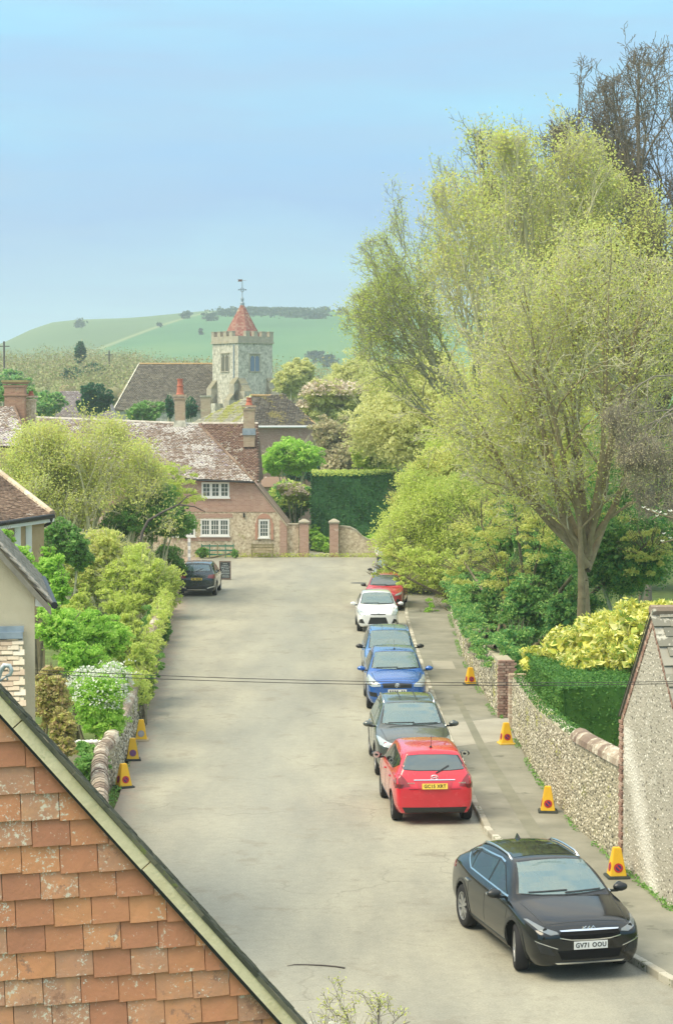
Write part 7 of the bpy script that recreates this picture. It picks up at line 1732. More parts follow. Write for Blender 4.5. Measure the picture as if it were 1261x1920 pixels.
        for yy in (cowl + .10, ym, min(y2 - .5, wb1 - .05)):
            lean = .0 if yy != min(y2 - .5, wb1 - .05) else -.12
            if lean: q = [(wb1 - .43, dz0 + .1), (wb1 - .42, dz0 + .1), (wb1 - .38, .62), (yy + .01, dz1), (yy, dz1), (wb1 - .39, .62)]
            else: q = [(yy, dz0), (yy + .010, dz0), (yy + .010, dz1), (yy, dz1)]
            part('door_gap', q, side, trim_m, .0025, .08)
        part('sill', [(wb0 + wr + .10, z0 + .05), (wb1 - wr - .10, z0 + .05), (wb1 - wr - .10, z0 + .135), (wb0 + wr + .10, z0 + .135)], side, trim_m, .008, .12)
        for yy in (ym - .22, wb1 - .36):
            part('door_handle', [(yy - .09, belt - .085), (yy + .09, belt - .08), (yy + .09, belt - .055), (yy - .09, belt - .06)], side, chrome_m if p.get('chromeline') else paint, .028, .05)
        for wy in (wb0, wb1):
            if p.get('cladding'):
                R0, R1 = wr + .055, wr + .11; q = [(wy + R1 * math.cos(a), wr + R1 * math.sin(a)) for a in np.linspace(-.15, math.pi + .15, 18)] + [(wy + R0 * math.cos(a), wr + R0 * math.sin(a)) for a in np.linspace(math.pi + .15, -.15, 18)]
                part('arch_trim', q, side, p['cladding'], .008, .05)
    # seats, dashboard and steering wheel seen through the glass
    ft = zlo - .03
    for sx in (-.36, .36):
        for yy, nm_ in ((ym - .28, 'front_seat'), (ym + .62, 'rear_seat')):
            if yy > re - .45: continue
            m = MB(); m.box((sx * W, yy, ft + .10), (.44, .13, .30), rx=R(-12)); m.box((sx * W, yy + .05, ft + .31), (.24, .09, .15), rx=R(-8)); o_s = m.build(nm_, seat_m, root); o_s['kind'] = 'stuff'
    m = MB(); m.tube([(-.36 * W + .18 * math.cos(a), cowl + .62 + .06 * math.sin(a), ft + .07 + .17 * math.sin(a)) for a in np.linspace(0, 2 * math.pi, 21)], .016, 6, cap=False); m.build('steering_wheel', trim_m, root)
    MB().box((0, cowl + .95, zhi - .06), (.22, .03, .06)).build('interior_mirror', trim_m, root)
    # lamps
    if 'headlamp' in p:
        for q in (p['headlamp'], mirror(p['headlamp'])):
            ho = part('headlight', q, 'front', p.get('lampmat', lamp_m), .010, .04)
            cx_, cz_ = sum(a for a, b in q) / len(q), sum(b for a, b in q) / len(q)
            h_, n__, _, _ = bvh.ray_cast(Vector((cx_, -2, cz_)), Vector((0, 1, 0)))
            if h_: m = MB(); m.lathe([(0, -.012), (.030, -.010), (.034, .0), (0, .0)], (h_.x, h_.y - .012, h_.z), 'y', 10); m.build('lens', trim_m if p.get('darklens') else chrome_m, ho)
    for q, mt in p.get('front', []): part('front_panel' if mt is not chrome_m else 'chrome_trim', q, 'front', mt, .012 if mt is chrome_m else .006, .05)
    for q, mt in p.get('rear', []):
        part('tail_light' if mt is tail_m else ('chrome_trim' if mt is chrome_m else ('indicator' if mt is amber_m else ('reversing_lamp' if mt is lamp_m else 'rear_panel'))), q, 'rear', mt, .014 if mt is chrome_m else (.008 if mt is tail_m else .011), .05)
    for q, side, mt in p.get('sides', []): part('tail_light' if mt is tail_m else 'side_panel', q, side, mt, .010, .05)
    for q, mt in p.get('top', []): part('roof_panel', q, 'top', mt, .005, .12)
    if not p.get('nobonnetgap'):
        hw = .70 * W
        part('bonnet_gap', [(-hw, .20), (hw, .20), (hw, .208), (-hw, .208)], 'top', trim_m, .0025, .1)
        for sg in (-1, 1):
            q = [(sg * hw, .20), (sg * (hw + .012), .20), (sg * (.80 * W + .012), cowl - .1), (sg * .80 * W, cowl - .1)]; part('bonnet_gap', q if sg > 0 else q[::-1], 'top', trim_m, .0025, .1)
    part('tailgate_gap', [(-.62 * W, .735), (.62 * W, .735), (.62 * W, .743), (-.62 * W, .743)], 'rear', trim_m, .003, .1)
    for sg in (-1, 1):
        # wiper arms
        q = [(sg * .02 if sg < 0 else .30, cowl + .035), (sg * .02 + .55 if sg < 0 else .30 + .0, cowl + .045)]
    part('wiper', [(-.55, zlo + .01), (.06, zlo + .020), (.06, zlo + .034), (-.55, zlo + .022)], 'front', trim_m, .020, .06); part('wiper', [(.02, zlo - .010), (.60, zlo + .010), (.60, zlo + .022), (.02, zlo + .004)], 'front', trim_m, .020, .06)
    if p.get('rearwiper', True):
        part('rear_wiper', [(.02, rlo - .02), (.05, rlo - .02), (-.27, rlo + .12), (-.29, rlo + .10)] if not p.get('wl') else [(-.06, rlo - .05), (-.03, rlo - .05), (-.30, rlo + .09), (-.32, rlo + .07)], 'rear', trim_m, .02, .05)
    # mirrors
    for sg in (-1, 1):
        my = cowl + .30; mz = belt + .10; mo = MB(); mo.blob((sg * (W + .105), my, mz), (.118, .070, .068), 3, .02, 14, 8); mirr = mo.build('wing_mirror', p.get('mirror', paint), root, smooth=True)
        MB().box((sg * (W + .0), my + .01, mz - .055), (.14, .05, .035)).build('mirror_arm', trim_m, mirr)
        MB().lathe([(0, .0), (.072, .0), (.072, .006), (0, .006)], (sg * (W + .108), my + .058, mz), 'y', 14).build('mirror_glass', chrome_m, mirr)
    # wheels
    for wy in (wb0, wb1):
        for sg in (-1, 1):
            tw_ = .105; cx_ = W - .03 - tw_; s_ = sg
            steer = R(p.get('steer', 0)) if wy == wb0 else 0
            wo = empty('wheel'); wo.parent = root; wo.location = (s_ * cx_, wy, wr); wo.rotation_euler = (0, 0, steer)
            MB().lathe([(wr * .66, -tw_ * .9), (wr * .90, -tw_), (wr * .985, -tw_ * .8), (wr, 0), (wr * .985, tw_ * .8), (wr * .90, tw_), (wr * .66, tw_ * .9)], (0, 0, 0), 'x', 28).build('tyre', rubber_m, wo, smooth=True)
            rim = MB(); am = p.get('alloy', alloy_m); o_ = tw_ * .80 * s_
            rim.lathe([(wr * .66, o_ * 1.15), (wr * .62, o_ * 1.1), (wr * .60, o_ * .6), (wr * .60, -o_)], (0, 0, 0), 'x', 24)
            ns_ = p.get('spokes', 5)
            for k in range(ns_):
                a = 2 * math.pi * k / ns_; da = .16 if ns_ <= 5 else .10
                for e_ in ((-1.6, 1.6) if p.get('twin') else (0,)):
                    a0_, a1_ = a + e_ * da * .6, a + e_ * da
                    ci, cb = (math.cos(a0_), math.sin(a0_)), (math.cos(a1_), math.sin(a1_))
                    wd0, wd1 = (.030, .018) if p.get('twin') else (.05, .038)
                    i_, b_ = wr * .12, wr * .62; tx = lambda c_, w: (-c_[1] * w, c_[0] * w)
                    q = []
                    for (r_, c_, w) in ((i_, ci, wd0), (b_, cb, wd1)):
                        t_ = tx(c_, w); q += [(r_ * c_[0] - t_[0], r_ * c_[1] - t_[1]), (r_ * c_[0] + t_[0], r_ * c_[1] + t_[1])]
                    q = [q[0], q[1], q[3], q[2]]; rim.prism([(o_ * .82, a_, b__) for a_, b__ in q], (o_ * .22, 0, 0))
            rim.lathe([(0, o_ * 1.08), (wr * .14, o_ * 1.06), (wr * .17, o_ * .8), (0, o_ * .8)], (0, 0, 0), 'x', 14)
            rim.build('rim', am, wo)
            MB().lathe([(0, -o_ * .1), (wr * .61, -o_ * .1), (wr * .61, 0), (0, 0)], (0, 0, 0), 'x', 20).build('brake_disc', trim_m, wo)
    # roof rails
    if p.get('rails'):
        for sg in (-1, 1):
            xr = (gh + .0) * W; pts = []
            for t in np.linspace(0, 1, 9):
                y = rf + .12 + t * (re - rf - .10); h_, _, _, _ = bvh.ray_cast(Vector((sg * xr, y, 4)), Vector((0, 0, -1))); pts.append(Vector((sg * xr, y, h_.z + (.04 if 0 < t < 1 else -.01))))
            MB().tube(pts, .018, 8).build('roof_rail', p['rails'], root, smooth=True)
    if p.get('fin'):
        h_, _, _, _ = bvh.ray_cast(Vector((0, re - .12, 4)), Vector((0, 0, -1))); m = MB(); m.hexa([(-.03, re - .20, h_.z - .01), (.03, re - .20, h_.z - .01), (.03, re - .03, h_.z - .015), (-.03, re - .03, h_.z - .015)], [(-.004, re - .09, h_.z + .075), (.004, re - .09, h_.z + .075), (.004, re - .05, h_.z + .075), (-.004, re - .05, h_.z + .075)]); m.build('aerial_fin', paint, root)
    if p.get('aerial'):
        ya = p['aerial']; h_, _, _, _ = bvh.ray_cast(Vector((0, ya, 4)), Vector((0, 0, -1))); m = MB(); m.tube([(0, ya, h_.z), (0, ya + .03, h_.z + .03)], [.03, .018], 8); m.tube([(0, ya + .02, h_.z + .02), (0, ya + .14, h_.z + .26)], .005, 5); m.build('aerial', trim_m, root)
    # plates
    def plate(text, where, z, mat, wd=.52, ht=.112, tilt=0, size=.098):
        D_ = Vector((0, 1, 0)) if where == 'front' else Vector((0, -1, 0)); ys_ = []
        for zz_ in (z - ht / 2, z + ht / 2):
            h_, _, _, _ = bvh.ray_cast(Vector((0, -2 if where == 'front' else 8, zz_)), D_); ys_.append(h_.y)
        sg = -1 if where == 'front' else 1
        y = (min(ys_) - .012) if where == 'front' else (max(ys_) + .012); tl = math.atan2(ys_[1] - ys_[0], ht) * .8
        po = MB().box((0, 0, 0), (wd, .012, ht)).build('number_plate', mat, root, loc=(0, y, z)); po.rotation_euler = (-tl if where == 'front' else -tl, 0, 0)
        if text:
            tm = text_mesh(text, size, .002, 1.08, .93); tm.materials.append(ink); lo = link('lettering', tm, None, po)
            lo.rotation_euler = (R(90), 0, 0 if where == 'front' else R(180)); lo.location = (0, sg * .0085, -.002)
        return po
    for a in p.get('plates', []): plate(*a)
    for fn in p.get('extra', []): fn(root, bvh, paint, part, W)
    return root

ell = lambda cx_, cz_, rx, rz_, n=12: [(cx_ + rx * math.cos(2 * math.pi * k / n), cz_ + rz_ * math.sin(2 * math.pi * k / n)) for k in range(n)]
# --- near black crossover
def kia_bits(root, bvh, paint, part, W):
    h_, _, _, _ = bvh.ray_cast(Vector((0, -2, .775)), Vector((0, 1, 0)))
    # angular joined letters standing in a row: K I A without a crossbar
    m = MB(); t = .006; z0_, z1_ = -.026, .026; o = Vector((0, h_.y - .022, .782))
    def stroke(a, b): m.tube([o + Vector((a[0], 0, a[1])), o + Vector((b[0], 0, b[1]))], t, 6)
    stroke((-.10, z0_), (-.10, z1_)); stroke((-.10, -.004), (-.05, z1_)); stroke((-.08, 0), (-.045, z0_)); stroke((-.045, z0_), (0.0, z1_)); stroke((0.0, z1_), (.012, z0_)); stroke((.012, z0_), (.06, z1_)); stroke((.06, z1_), (.10, z0_))
    m.build('badge', chrome_m, root)
    MB().blob((-.36, 1.62, .98), (.16, .02, .16), 2, .0, 16, 8)
P_A = dict(L=4.40, W=1.826, H=1.49, hood=.90, belt=.93, cowl=1.12, rf=1.86, re=3.42, tg=4.10, wf=.87, wr=3.52, wrad=.345, gh=.60, kick=.13, sw_end=3.66, chromeline=True, cladding=trim_m, rails=chrome_m, fin=True, spokes=5, twin=True, steer=-14, mirror=trim_m, tailbelt=1.02, tailz=1.06,
    headlamp=[(.48, .715), (.60, .70), (.74, .75), (.84, .835), (.80, .845), (.66, .785), (.50, .742)], darklens=True, lampmat=plain('smoked_headlamp', (.20, .22, .22), .08, .3, coat=1.0),
    front=[([(-.42, .62), (.42, .62), (.47, .70), (.44, .745), (-.44, .745), (-.47, .70)], grille_m), ([(-.44, .742), (.44, .742), (.46, .757), (.25, .764), (-.25, .764), (-.46, .757)], chrome_m),
           ([(-.47, .655), (-.30, .622), (-.1, .612), (.1, .612), (.30, .622), (.47, .655), (.47, .668), (.30, .637), (.1, .63), (-.1, .63), (-.30, .637), (-.47, .668)], chrome_m), ([(-.44, .34), (.44, .34), (.50, .47), (-.50, .47)], grille_m),
           ([(.52, .40), (.74, .44), (.80, .60), (.62, .53)], trim_m), (mirror([(.52, .40), (.74, .44), (.80, .60), (.62, .53)]), trim_m), ([(.50, .50), (.80, .60), (.80, .612), (.50, .513)], chrome_m), (mirror([(.50, .50), (.80, .60), (.80, .612), (.50, .513)]), chrome_m),
           ([(-.50, .275), (.50, .275), (.54, .30), (-.54, .30)], chrome_m)],
    rear=[([(.45, .86), (.80, .85), (.84, .95), (.5, .93)], tail_m), (mirror([(.45, .86), (.80, .85), (.84, .95), (.5, .93)]), tail_m)], sides=[([(4.02, .88), (4.22, .86), (4.26, .95), (4.06, .99)], 'left', tail_m), ([(4.02, .88), (4.22, .86), (4.26, .95), (4.06, .99)], 'right', tail_m)],
    top=[([(-.50, 2.02), (.50, 2.02), (.52, 3.2), (-.52, 3.2)], cglass_d)], plates=[('GV71 OOU', 'front', .545, plate_w, .52, .115)], extra=[kia_bits])
def place(rear_or_front, x, y, th): return (x, y, 0), th
def car_at(p, cx_, cy_, th, label, paint, zc=0.0):
    """cx, cy = centre of the wheelbase; th = heading, 0 faces the camera"""
    m = (p['wf'] + p['wr']) / 2; M = Matrix.Rotation(th, 3, 'Z'); o = Vector((cx_, cy_, zc)) - M @ Vector((0, m, 0)); return make_car(p, o, th, label, paint)
black_p = carpaint('black_car_paint', (.004, .006, .006), 0, .07, .35)
car_at(P_A, 3.20, 31.50, R(13.6), 'black crossover facing the camera, nearest of the parked cars', black_p)

# --- red hatchback seen from behind
def yaris_bits(root, bvh, paint, part, W):
    h_, n_, _, _ = bvh.ray_cast(Vector((0, 8, .965)), Vector((0, -1, 0))); m = MB(); o = Vector((0, h_.y + .02, .965))
    for (rx, rz_, cz_) in ((.075, .048, 0), (.028, .046, 0), (.055, .022, .018)):
        m.tube([o + Vector((rx * math.cos(a), 0, cz_ + rz_ * math.sin(a))) for a in np.linspace(0, 2 * math.pi, 19)], .006, 5, cap=False)
    m.build('badge', chrome_m, root)
    for x, s in ((.52, 'Hybrid'), (-.50, 'Yaris')): pass
    m = MB()
    for x0 in (-.62, .42):
        h2, _, _, _ = bvh.ray_cast(Vector((x0 + .06, 8, .86)), Vector((0, -1, 0)))
        for k in range(5): m.box((x0 + .03 * k, h2.y + .014, .862), (.018, .006, .026))
    m.build('model_lettering', chrome_m, root)
P_B = dict(L=3.95, W=1.695, H=1.51, hood=.90, belt=.93, cowl=.98, rf=1.68, re=3.42, tg=3.80, wf=.78, wr=3.29, wrad=.30, gh=.66, steer=0, mirror=trim_m, tailbelt=.98, tailz=.99, spokes=8, alloy=dalloy_m, rearwiper=True, wl=True, sw_end=3.52, rgb=.74, rglass=plain('rear_privacy_glass', (.07, .10, .10), .05, spec=1.0, coat=1.0), aerial=3.2,
    headlamp=[(.50, .66), (.74, .70), (.80, .82), (.56, .74)], front=[([(-.5, .35), (.5, .35), (.55, .55), (-.55, .55)], trim_m)],
    rear=[([(.50, .80), (.78, .76), (.83, .96), (.68, 1.02), (.60, .94)], tail_m), (mirror([(.50, .80), (.78, .76), (.83, .96), (.68, 1.02), (.60, .94)]), tail_m), ([(.66, .76), (.785, .745), (.80, .83), (.62, .835)], plain('dark_tail_segment', (.10, .012, .012), .2)), (mirror([(.66, .76), (.785, .745), (.80, .83), (.62, .835)]), MATS['dark_tail_segment']),
          ([(-.42, .905), (.42, .905), (.42, .922), (-.42, .922)], chrome_m), ([(-.60, .26), (.60, .26), (.66, .37), (-.66, .37)], trim_m), ([(-.32, .735), (.32, .735), (.36, .875), (-.36, .875)], carpaint('red_recess_shade', (.50, .012, .03), 0, .3)), ],  # flat plate panel: darker body red puts the recess shade into the colour
    plates=[('GC15 XRT', 'rear', .80, plate_y, .52, .115)], extra=[yaris_bits])
red_p = carpaint('red_car_paint', (.66, .014, .035), 0, .18)
car_at(P_B, 1.86, 42.75, R(184), 'bright red hatchback seen from behind with a yellow number plate', red_p)
# low hinge: dark grey SUV
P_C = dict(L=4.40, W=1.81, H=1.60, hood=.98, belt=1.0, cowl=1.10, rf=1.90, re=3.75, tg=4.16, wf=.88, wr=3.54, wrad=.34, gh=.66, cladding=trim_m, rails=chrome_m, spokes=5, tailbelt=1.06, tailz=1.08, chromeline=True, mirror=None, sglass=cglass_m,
    headlamp=[(.44, .80), (.60, .74), (.80, .80), (.85, .93), (.78, .93), (.60, .86)], front=[([(-.38, .70), (.38, .70), (.42, .84), (-.42, .84)], trim_m), ([(-.40, .845), (.40, .845), (.40, .86), (-.40, .86)], chrome_m), ([(-.55, .34), (.55, .34), (.60, .52), (-.60, .52)], trim_m), (ell(.68, .50, .07, .06), trim_m), (ell(-.68, .50, .07, .06), trim_m)],
    top=[([(-.03 + x, 2.1), (.0 + x, 2.1), (.0 + x, 3.6), (-.03 + x, 3.6)], trim_m) for x in (-.18, .20)], plates=[('', 'front', .62, plate_w)], steer=0)
grey_p = carpaint('dark_grey_car_paint', (.075, .09, .082), .3, .25); P_C['mirror'] = grey_p
car_at(P_C, 1.72, 48.2, R(2), 'dark grey sport utility car with silver roof rails, nose behind the bright red hatchback', grey_p)
P_D = dict(L=4.14, W=1.75, H=1.59, hood=.96, belt=.98, cowl=1.02, rf=1.72, re=3.52, tg=3.95, wf=.82, wr=3.32, wrad=.33, gh=.67, spokes=5, tailbelt=1.03, tailz=1.05, mirror=None, aerial=1.95, sglass=cglass_d, cladding=None,
    headlamp=[(.46, .72), (.70, .70), (.83, .76), (.85, .90), (.78, .97), (.58, .84), (.47, .78)], front=[([(-.40, .68), (.40, .68), (.42, .80), (.0, .815), (-.42, .80)], trim_m), (ell(0, .745, .075, .062), lamp_m), ([(-.45, .34), (.45, .34), (.5, .50), (-.5, .50)], trim_m), ([(.56, .42), (.76, .44), (.80, .56), (.58, .54)], trim_m), (mirror([(.56, .42), (.76, .44), (.80, .56), (.58, .54)]), trim_m)], plates=[('', 'front', .58, plate_w)])
blue_p = carpaint('blue_car_paint', (.020, .12, .42), .25, .2); P_D['mirror'] = blue_p
def suz(root, bvh, paint, part, W):
    h_, _, _, _ = bvh.ray_cast(Vector((0, -2, .745)), Vector((0, 1, 0))); m = MB(); o = Vector((0, h_.y - .022, .745))
    for a, b in (((.045, .035), (-.04, .008)), ((-.04, .008), (.04, -.008)), ((.04, -.008), (-.045, -.035))): m.tube([o + Vector((a[0], 0, a[1])), o + Vector((b[0], 0, b[1]))], .008, 5)
    m.build('badge', chrome_m, root)
P_D['extra'] = [suz]
car_at(P_D, 1.68, 59.0, R(1), 'mid-blue car with large pale headlights, in front of the blue estate car', blue_p)
P_E = dict(L=4.45, W=1.72, H=1.60, hood=.90, belt=.98, cowl=1.12, rf=1.85, re=3.85, tg=4.28, wf=.90, wr=3.45, wrad=.32, gh=.70, spokes=5, tailbelt=1.02, tailz=1.03, mirror=trim_m, rails=None, sglass=cglass_d,
    headlamp=[(.48, .66), (.78, .68), (.82, .82), (.52, .80)], front=[([(-.38, .62), (.38, .62), (.40, .76), (-.40, .76)], trim_m)], plates=[('', 'front', .5, plate_w)])
blue2_p = carpaint('light_blue_car_paint', (.05, .20, .48), .35, .22); P_E['rails'] = blue2_p
P_E['top'] = [([(x, 2.0), (x + .015, 2.0), (x + .015, 3.9), (x, 3.9)], trim_m) for x in (-.22, .18)]
car_at(P_E, 1.68, 64.8, R(1), 'lighter blue estate car with roof rails directly behind the mid-blue car', blue2_p)
P_F = dict(L=3.67, W=1.66, H=1.50, hood=.90, belt=.94, cowl=.90, rf=1.58, re=3.15, tg=3.52, wf=.75, wr=3.13, wrad=.29, gh=.66, spokes=8, tailbelt=.98, tailz=1.0, mirror=None, sglass=cglass_d,
    headlamp=[(.50, .68), (.70, .68), (.79, .78), (.80, .92), (.70, .88), (.54, .77)], lampmat=plain('dull_headlamp', (.40, .46, .44), .1, .2, coat=1), front=[([(-.30, .70), (.30, .70), (.28, .735), (-.28, .735)], trim_m), ([(-.40, .34), (.40, .34), (.30, .60), (-.30, .60)], trim_m), ([(.52, .36), (.76, .38), (.70, .52), (.60, .54)], trim_m), (mirror([(.52, .36), (.76, .38), (.70, .52), (.60, .54)]), trim_m), (ell(0, .765, .05, .028), chrome_m)])
white_p = carpaint('white_car_paint', (.80, .82, .82), 0, .25); P_F['mirror'] = white_p
car_at(P_F, 1.58, 80.3, R(1), 'white hatchback facing the camera, between the blue estate and the far red car', white_p)
P_G = dict(P_F); P_G.update(L=3.9, W=1.70, H=1.52, mirror=trim_m, wsglass=plain('dark_windscreen', (.06, .085, .08), .05, spec=1.0, coat=1.0), wf=.78, wr=3.28, re=3.35, tg=3.75, headlamp=P_B['headlamp'])
red2_p = carpaint('deep_red_car_paint', (.50, .03, .05), .1, .25)
car_at(P_G, 2.22, 89.4, R(-6), 'far deep red car half hidden by overhanging yellow-green leaves', red2_p)
P_H = dict(P_F); P_H.update(L=4.3, W=1.75, H=1.48, mirror=trim_m, wf=.85, wr=3.45, re=3.6, tg=4.1, rf=1.75, cowl=1.08)
car_at(P_H, 2.65, 98.6, R(-4), 'pale silver car beyond the far red car, mostly covered by leaves', carpaint('silver_car_paint', (.36, .40, .40), .4, .3))
# --- dark SUV on the left, seen from behind
P_L = dict(L=4.35, W=1.82, H=1.60, hood=.98, belt=1.0, cowl=1.10, rf=1.90, re=3.80, tg=4.16, wf=.88, wr=3.55, wrad=.34, gh=.66, tailbelt=1.08, tailz=1.08, mirror=trim_m, cladding=trim_m, rearwiper=True,
    rear=[([(.50, .86), (.78, .84), (.86, .92), (.84, 1.04), (.55, 1.0)], tail_m), (mirror([(.50, .86), (.78, .84), (.86, .92), (.84, 1.04), (.55, 1.0)]), tail_m), ([(-.80, .28), (.80, .28), (.84, .50), (-.84, .50)], trim_m), ([(.50, .36), (.82, .46), (.82, .50), (.50, .42)], chrome_m), (mirror([(.50, .36), (.82, .46), (.82, .50), (.50, .42)]), chrome_m), ([(-.45, .30), (.45, .30), (.45, .33), (-.45, .33)], chrome_m)],
    sides=[([(4.0, .88), (4.2, .86), (4.24, 1.02), (4.04, 1.04)], 'left', tail_m)], plates=[('', 'rear', .82, plate_y)])
car_at(P_L, -6.50, 96.8, R(179), 'dark teal-grey sport utility car parked on the left against the green shrubs', carpaint('dark_teal_car_paint', (.022, .040, .040), .2, .22))
# pale plate characters for the small far plates: two dark smudged groups
for o in [q for q in bpy.data.objects if q.name.startswith('number_plate') and not q.children]:
    m = MB(); rear_ = o.data.materials[0] is plate_y
    for k in range(7):
        if k == 4: continue
        m.box((-.20 + k * .066, .008 if rear_ else -.008, 0), (.036, .003, .07))
    m.build('characters', ink, o)

# ================================================================== CONES
cone_m = surf('yellow_cone_plastic', [(0.3, (0.78, 0.45, 0.015)), (0.7, (0.86, 0.54, 0.03))], 3, .45, .1, 20, spots=[((0.52, 0.36, .08), 4, .68)], spec=.5, space='o')
rubber_b = surf('cone_base_rubber', [(0.3, (.035, .045, .04)), (0.7, (.07, .08, .07))], 6, .8, .2, 30, space='o')
sign_red = plain('sign_red', (.50, .03, .03), .45); sign_blue = plain('sign_blue', (.03, .03, .13), .45); faded = plain('faded_sign_grey', (.33, .33, .36), .6); fbase = plain('dusty_base', (.50, .40, .24), .8); sign_purple = plain('faded_purple', (.25, .08, .16), .5)
CH = .535
def frus(m, z0_, z1_, a0_, a1_, b0_, b1_):
    m.hexa([(-a0_, -b0_, z0_), (a0_, -b0_, z0_), (a0_, b0_, z0_), (-a0_, b0_, z0_)], [(-a1_, -b1_, z1_), (a1_, -b1_, z1_), (a1_, b1_, z1_), (-a1_, b1_, z1_)])
def cone(loc, rz, label, base=None, disc=(sign_red, sign_blue), slash=True, tilt=0):
    root = empty('no_waiting_cone', loc, rz, label, 'traffic cone', 'yellow no waiting cones'); root.rotation_euler = (tilt, 0, rz)
    m = MB(); frus(m, 0, .045, .205, .19, .205, .19); bo = m.build('base', base or rubber_b, root)
    bm = bmesh.new(); bm.from_mesh(bo.data); bmesh.ops.bevel(bm, geom=bm.edges[:], offset=.012, segments=2, affect='EDGES'); bm.to_mesh(bo.data); bm.free()
    m = MB(); frus(m, .040, CH, .150, .065, .150, .065); co_ = m.build('cone', cone_m, root)
    bm = bmesh.new(); bm.from_mesh(co_.data); bmesh.ops.bevel(bm, geom=[e for e in bm.edges], offset=.010, segments=2, affect='EDGES'); bm.to_mesh(co_.data); bm.free()
    sl_ = math.atan2(.085, CH - .04)
    for ang in range(4):
        M4 = Matrix.Rotation(ang * math.pi / 2, 4, 'Z') @ Matrix.Translation((0, -(.150 - .085 * (.19 - .04) / (CH - .04)) - .002, .19)) @ Matrix.Rotation(-sl_, 4, 'X')
        def disk(r, off, mat, nm, n=20):
            m = MB(); m.prism([(r * math.cos(2 * math.pi * k / n), -off, r * math.sin(2 * math.pi * k / n)) for k in range(n)], (0, .002, 0)); m.v = [tuple(M4 @ Vector(v)) for v in m.v]; return m.build(nm, mat, root)
        disk(.084, .003, disc[0], 'sign_ring'); disk(.052, .0052, disc[1], 'sign_face')
        if slash:
            m = MB(); m.box((0, -.0075, 0), (.135, .002, .026), ry=R(45)); m.v = [tuple(M4 @ Vector(v)) for v in m.v]; m.build('sign_slash', disc[0], root)
    return root
g = G(1155, 1655); cone((g.x, g.y, .10), R(6), 'nearest right-hand yellow cone, beside the black crossover and flint outbuilding corner')
g = G(1026, 1531); cone((g.x, g.y, .10), R(-4), 'yellow cone on the pavement at the middle of the flint garden wall')
g = G(948, 1402); cone((g.x, g.y, .10), R(10), 'yellow cone with a yellowish base at the driveway, by the pale brick pier', base=surf('yellow_cone_base', [(.3, (.55, .38, .06)), (.7, (.70, .50, .10))], 5))
g = G(881, 1290); cone((g.x, g.y, .10), R(14), 'farthest right-hand yellow cone, beside the long ivy-topped wall')
g = G(232, 1476); cone((g.x, g.y, 0), R(28), 'front yellow cone of the left three, against the winding coping', tilt=0)
g = G(249, 1425); cone((g.x, g.y, 0), R(8), 'middle yellow cone of the left three, with a purplish disc', disc=(sign_purple, plain('faded_blue', (.12, .07, .22), .5)))
g = G(265, 1388); cone((g.x, g.y, 0), R(4), 'rear yellow cone of the left three, with a faded grey disc and dusty base', base=fbase, disc=(faded, plain('faded_face', (.40, .39, .38), .6)), slash=False)

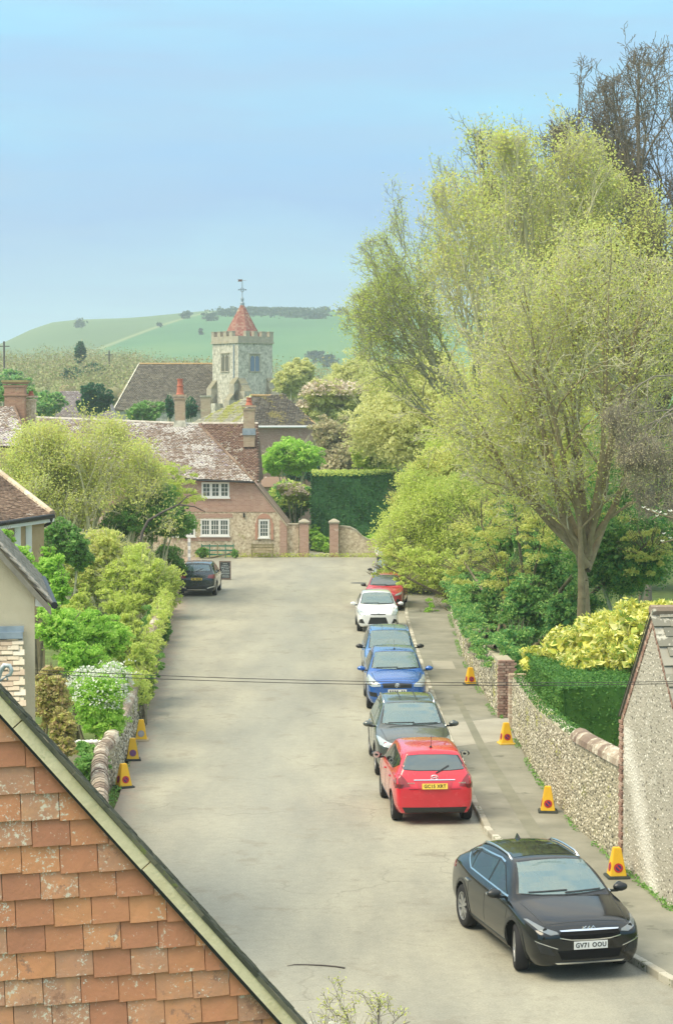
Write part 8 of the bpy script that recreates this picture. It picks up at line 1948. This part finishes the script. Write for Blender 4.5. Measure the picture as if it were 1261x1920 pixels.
# ================================================================== PERSON beyond the far cars
def person(loc, label):
    root = empty('person', loc, R(20), label, 'person')
    J = {'pel': (0, 0, .95, .15), 'sp': (0, 0, 1.15, .15), 'ch': (0, 0, 1.38, .16), 'nk': (0, 0, 1.50, .06), 'hb': (0, -.01, 1.58, .075), 'hd': (0, -.015, 1.68, .095), 'top': (0, 0, 1.75, .07),
         'sl': (.19, 0, 1.42, .065), 'el': (.25, .02, 1.14, .045), 'wl': (.24, -.12, .93, .032), 'hl': (.24, -.17, .86, .035), 'sr': (-.19, 0, 1.42, .065), 'er': (-.26, .02, 1.14, .045), 'wr': (-.2, -.16, .98, .032), 'hr': (-.18, -.22, .93, .035),
         'tl': (.10, 0, .88, .095), 'kl': (.11, -.02, .50, .065), 'al': (.11, .02, .10, .045), 'fl': (.12, -.14, .04, .04), 'tr': (-.10, 0, .88, .095), 'kr': (-.11, -.02, .50, .065), 'ar': (-.11, .02, .10, .045), 'fr': (-.12, -.14, .04, .04)}
    E = [('pel', 'sp'), ('sp', 'ch'), ('ch', 'nk'), ('nk', 'hb'), ('hb', 'hd'), ('hd', 'top'), ('ch', 'sl'), ('sl', 'el'), ('el', 'wl'), ('wl', 'hl'), ('ch', 'sr'), ('sr', 'er'), ('er', 'wr'), ('wr', 'hr'), ('pel', 'tl'), ('tl', 'kl'), ('kl', 'al'), ('al', 'fl'), ('pel', 'tr'), ('tr', 'kr'), ('kr', 'ar'), ('ar', 'fr')]
    ks = list(J); me = bpy.data.meshes.new('body'); me.from_pydata([J[k][:3] for k in ks], [(ks.index(a), ks.index(b)) for a, b in E], [])
    o = link('body', me, None, root); o.modifiers.new('skin', 'SKIN'); me.skin_vertices[0].data
    for i, k in enumerate(ks): me.skin_vertices[0].data[i].radius = (J[k][3], J[k][3] * (.72 if k in ('pel', 'sp', 'ch') else 1)); me.skin_vertices[0].data[i].use_root = (k == 'pel')
    s_ = o.modifiers.new('sub', 'SUBSURF'); s_.levels = 2; s_.render_levels = 2
    dg = bpy.context.evaluated_depsgraph_get(); dg.update(); m2 = bpy.data.meshes.new_from_object(o.evaluated_get(dg)); o.modifiers.clear(); o.data = m2
    m2.materials.clear()
    for mt in (plain('skin', (.55, .32, .24), .6), plain('white_shirt', (.78, .78, .80), .8), plain('dark_trousers', (.04, .05, .07), .85), plain('shoes', (.05, .04, .04), .7)): m2.materials.append(mt)
    for q in m2.polygons:
        c = q.center; q.use_smooth = True
        if c.z > 1.50 or (abs(c.x) > .15 and c.z < 1.02 and c.z > .80 and c.y < -.08): q.material_index = 0
        elif c.z > .93: q.material_index = 1
        elif c.z > .09: q.material_index = 2
        else: q.material_index = 3
    MB().blob((0, .02, 1.72), (.105, .115, .10), 5, .05, 14, 9).build('hair', plain('auburn_hair', (.20, .06, .035), .7), root, smooth=True)
    m = MB(); m.blob((0, -.115, 1.665), (.014, .02, .022), 1, 0, 8, 5); m.build('nose', MATS['skin'], root)
    for x in (-.035, .035): MB().blob((x, -.105, 1.69), (.012, .008, .008), 1, 0, 8, 5).build('eye', ink, root)
    MB().box((0, -.103, 1.625), (.045, .008, .008)).build('mouth', plain('lips', (.45, .15, .13), .5), root)
    for x in (-.095, .095): MB().blob((x, 0, 1.67), (.014, .02, .03), 1, 0, 8, 5).build('ear', MATS['skin'], root)
pg = G(712, 1074); person((pg.x, pg.y, 0), 'person with auburn hair and white top standing beyond the far parked cars')

# ================================================================== HAZE
hz_m = bpy.data.materials.new('haze'); hz_m.use_nodes = True; nt = hz_m.node_tree; nt.nodes.remove(nt.nodes['Principled BSDF'])
pv = nt.nodes.new('ShaderNodeVolumePrincipled'); pv.inputs['Color'].default_value = (.80, .92, 1.0, 1); pv.inputs['Density'].default_value = HAZE_D; pv.inputs['Anisotropy'].default_value = .2
nt.links.new(pv.outputs[0], nt.nodes['Material Output'].inputs['Volume'])
hb_ = MB().box2((-1500, -80, -4.5), (1500, 2600, 135)).build('haze', hz_m); hb_['kind'] = 'stuff'
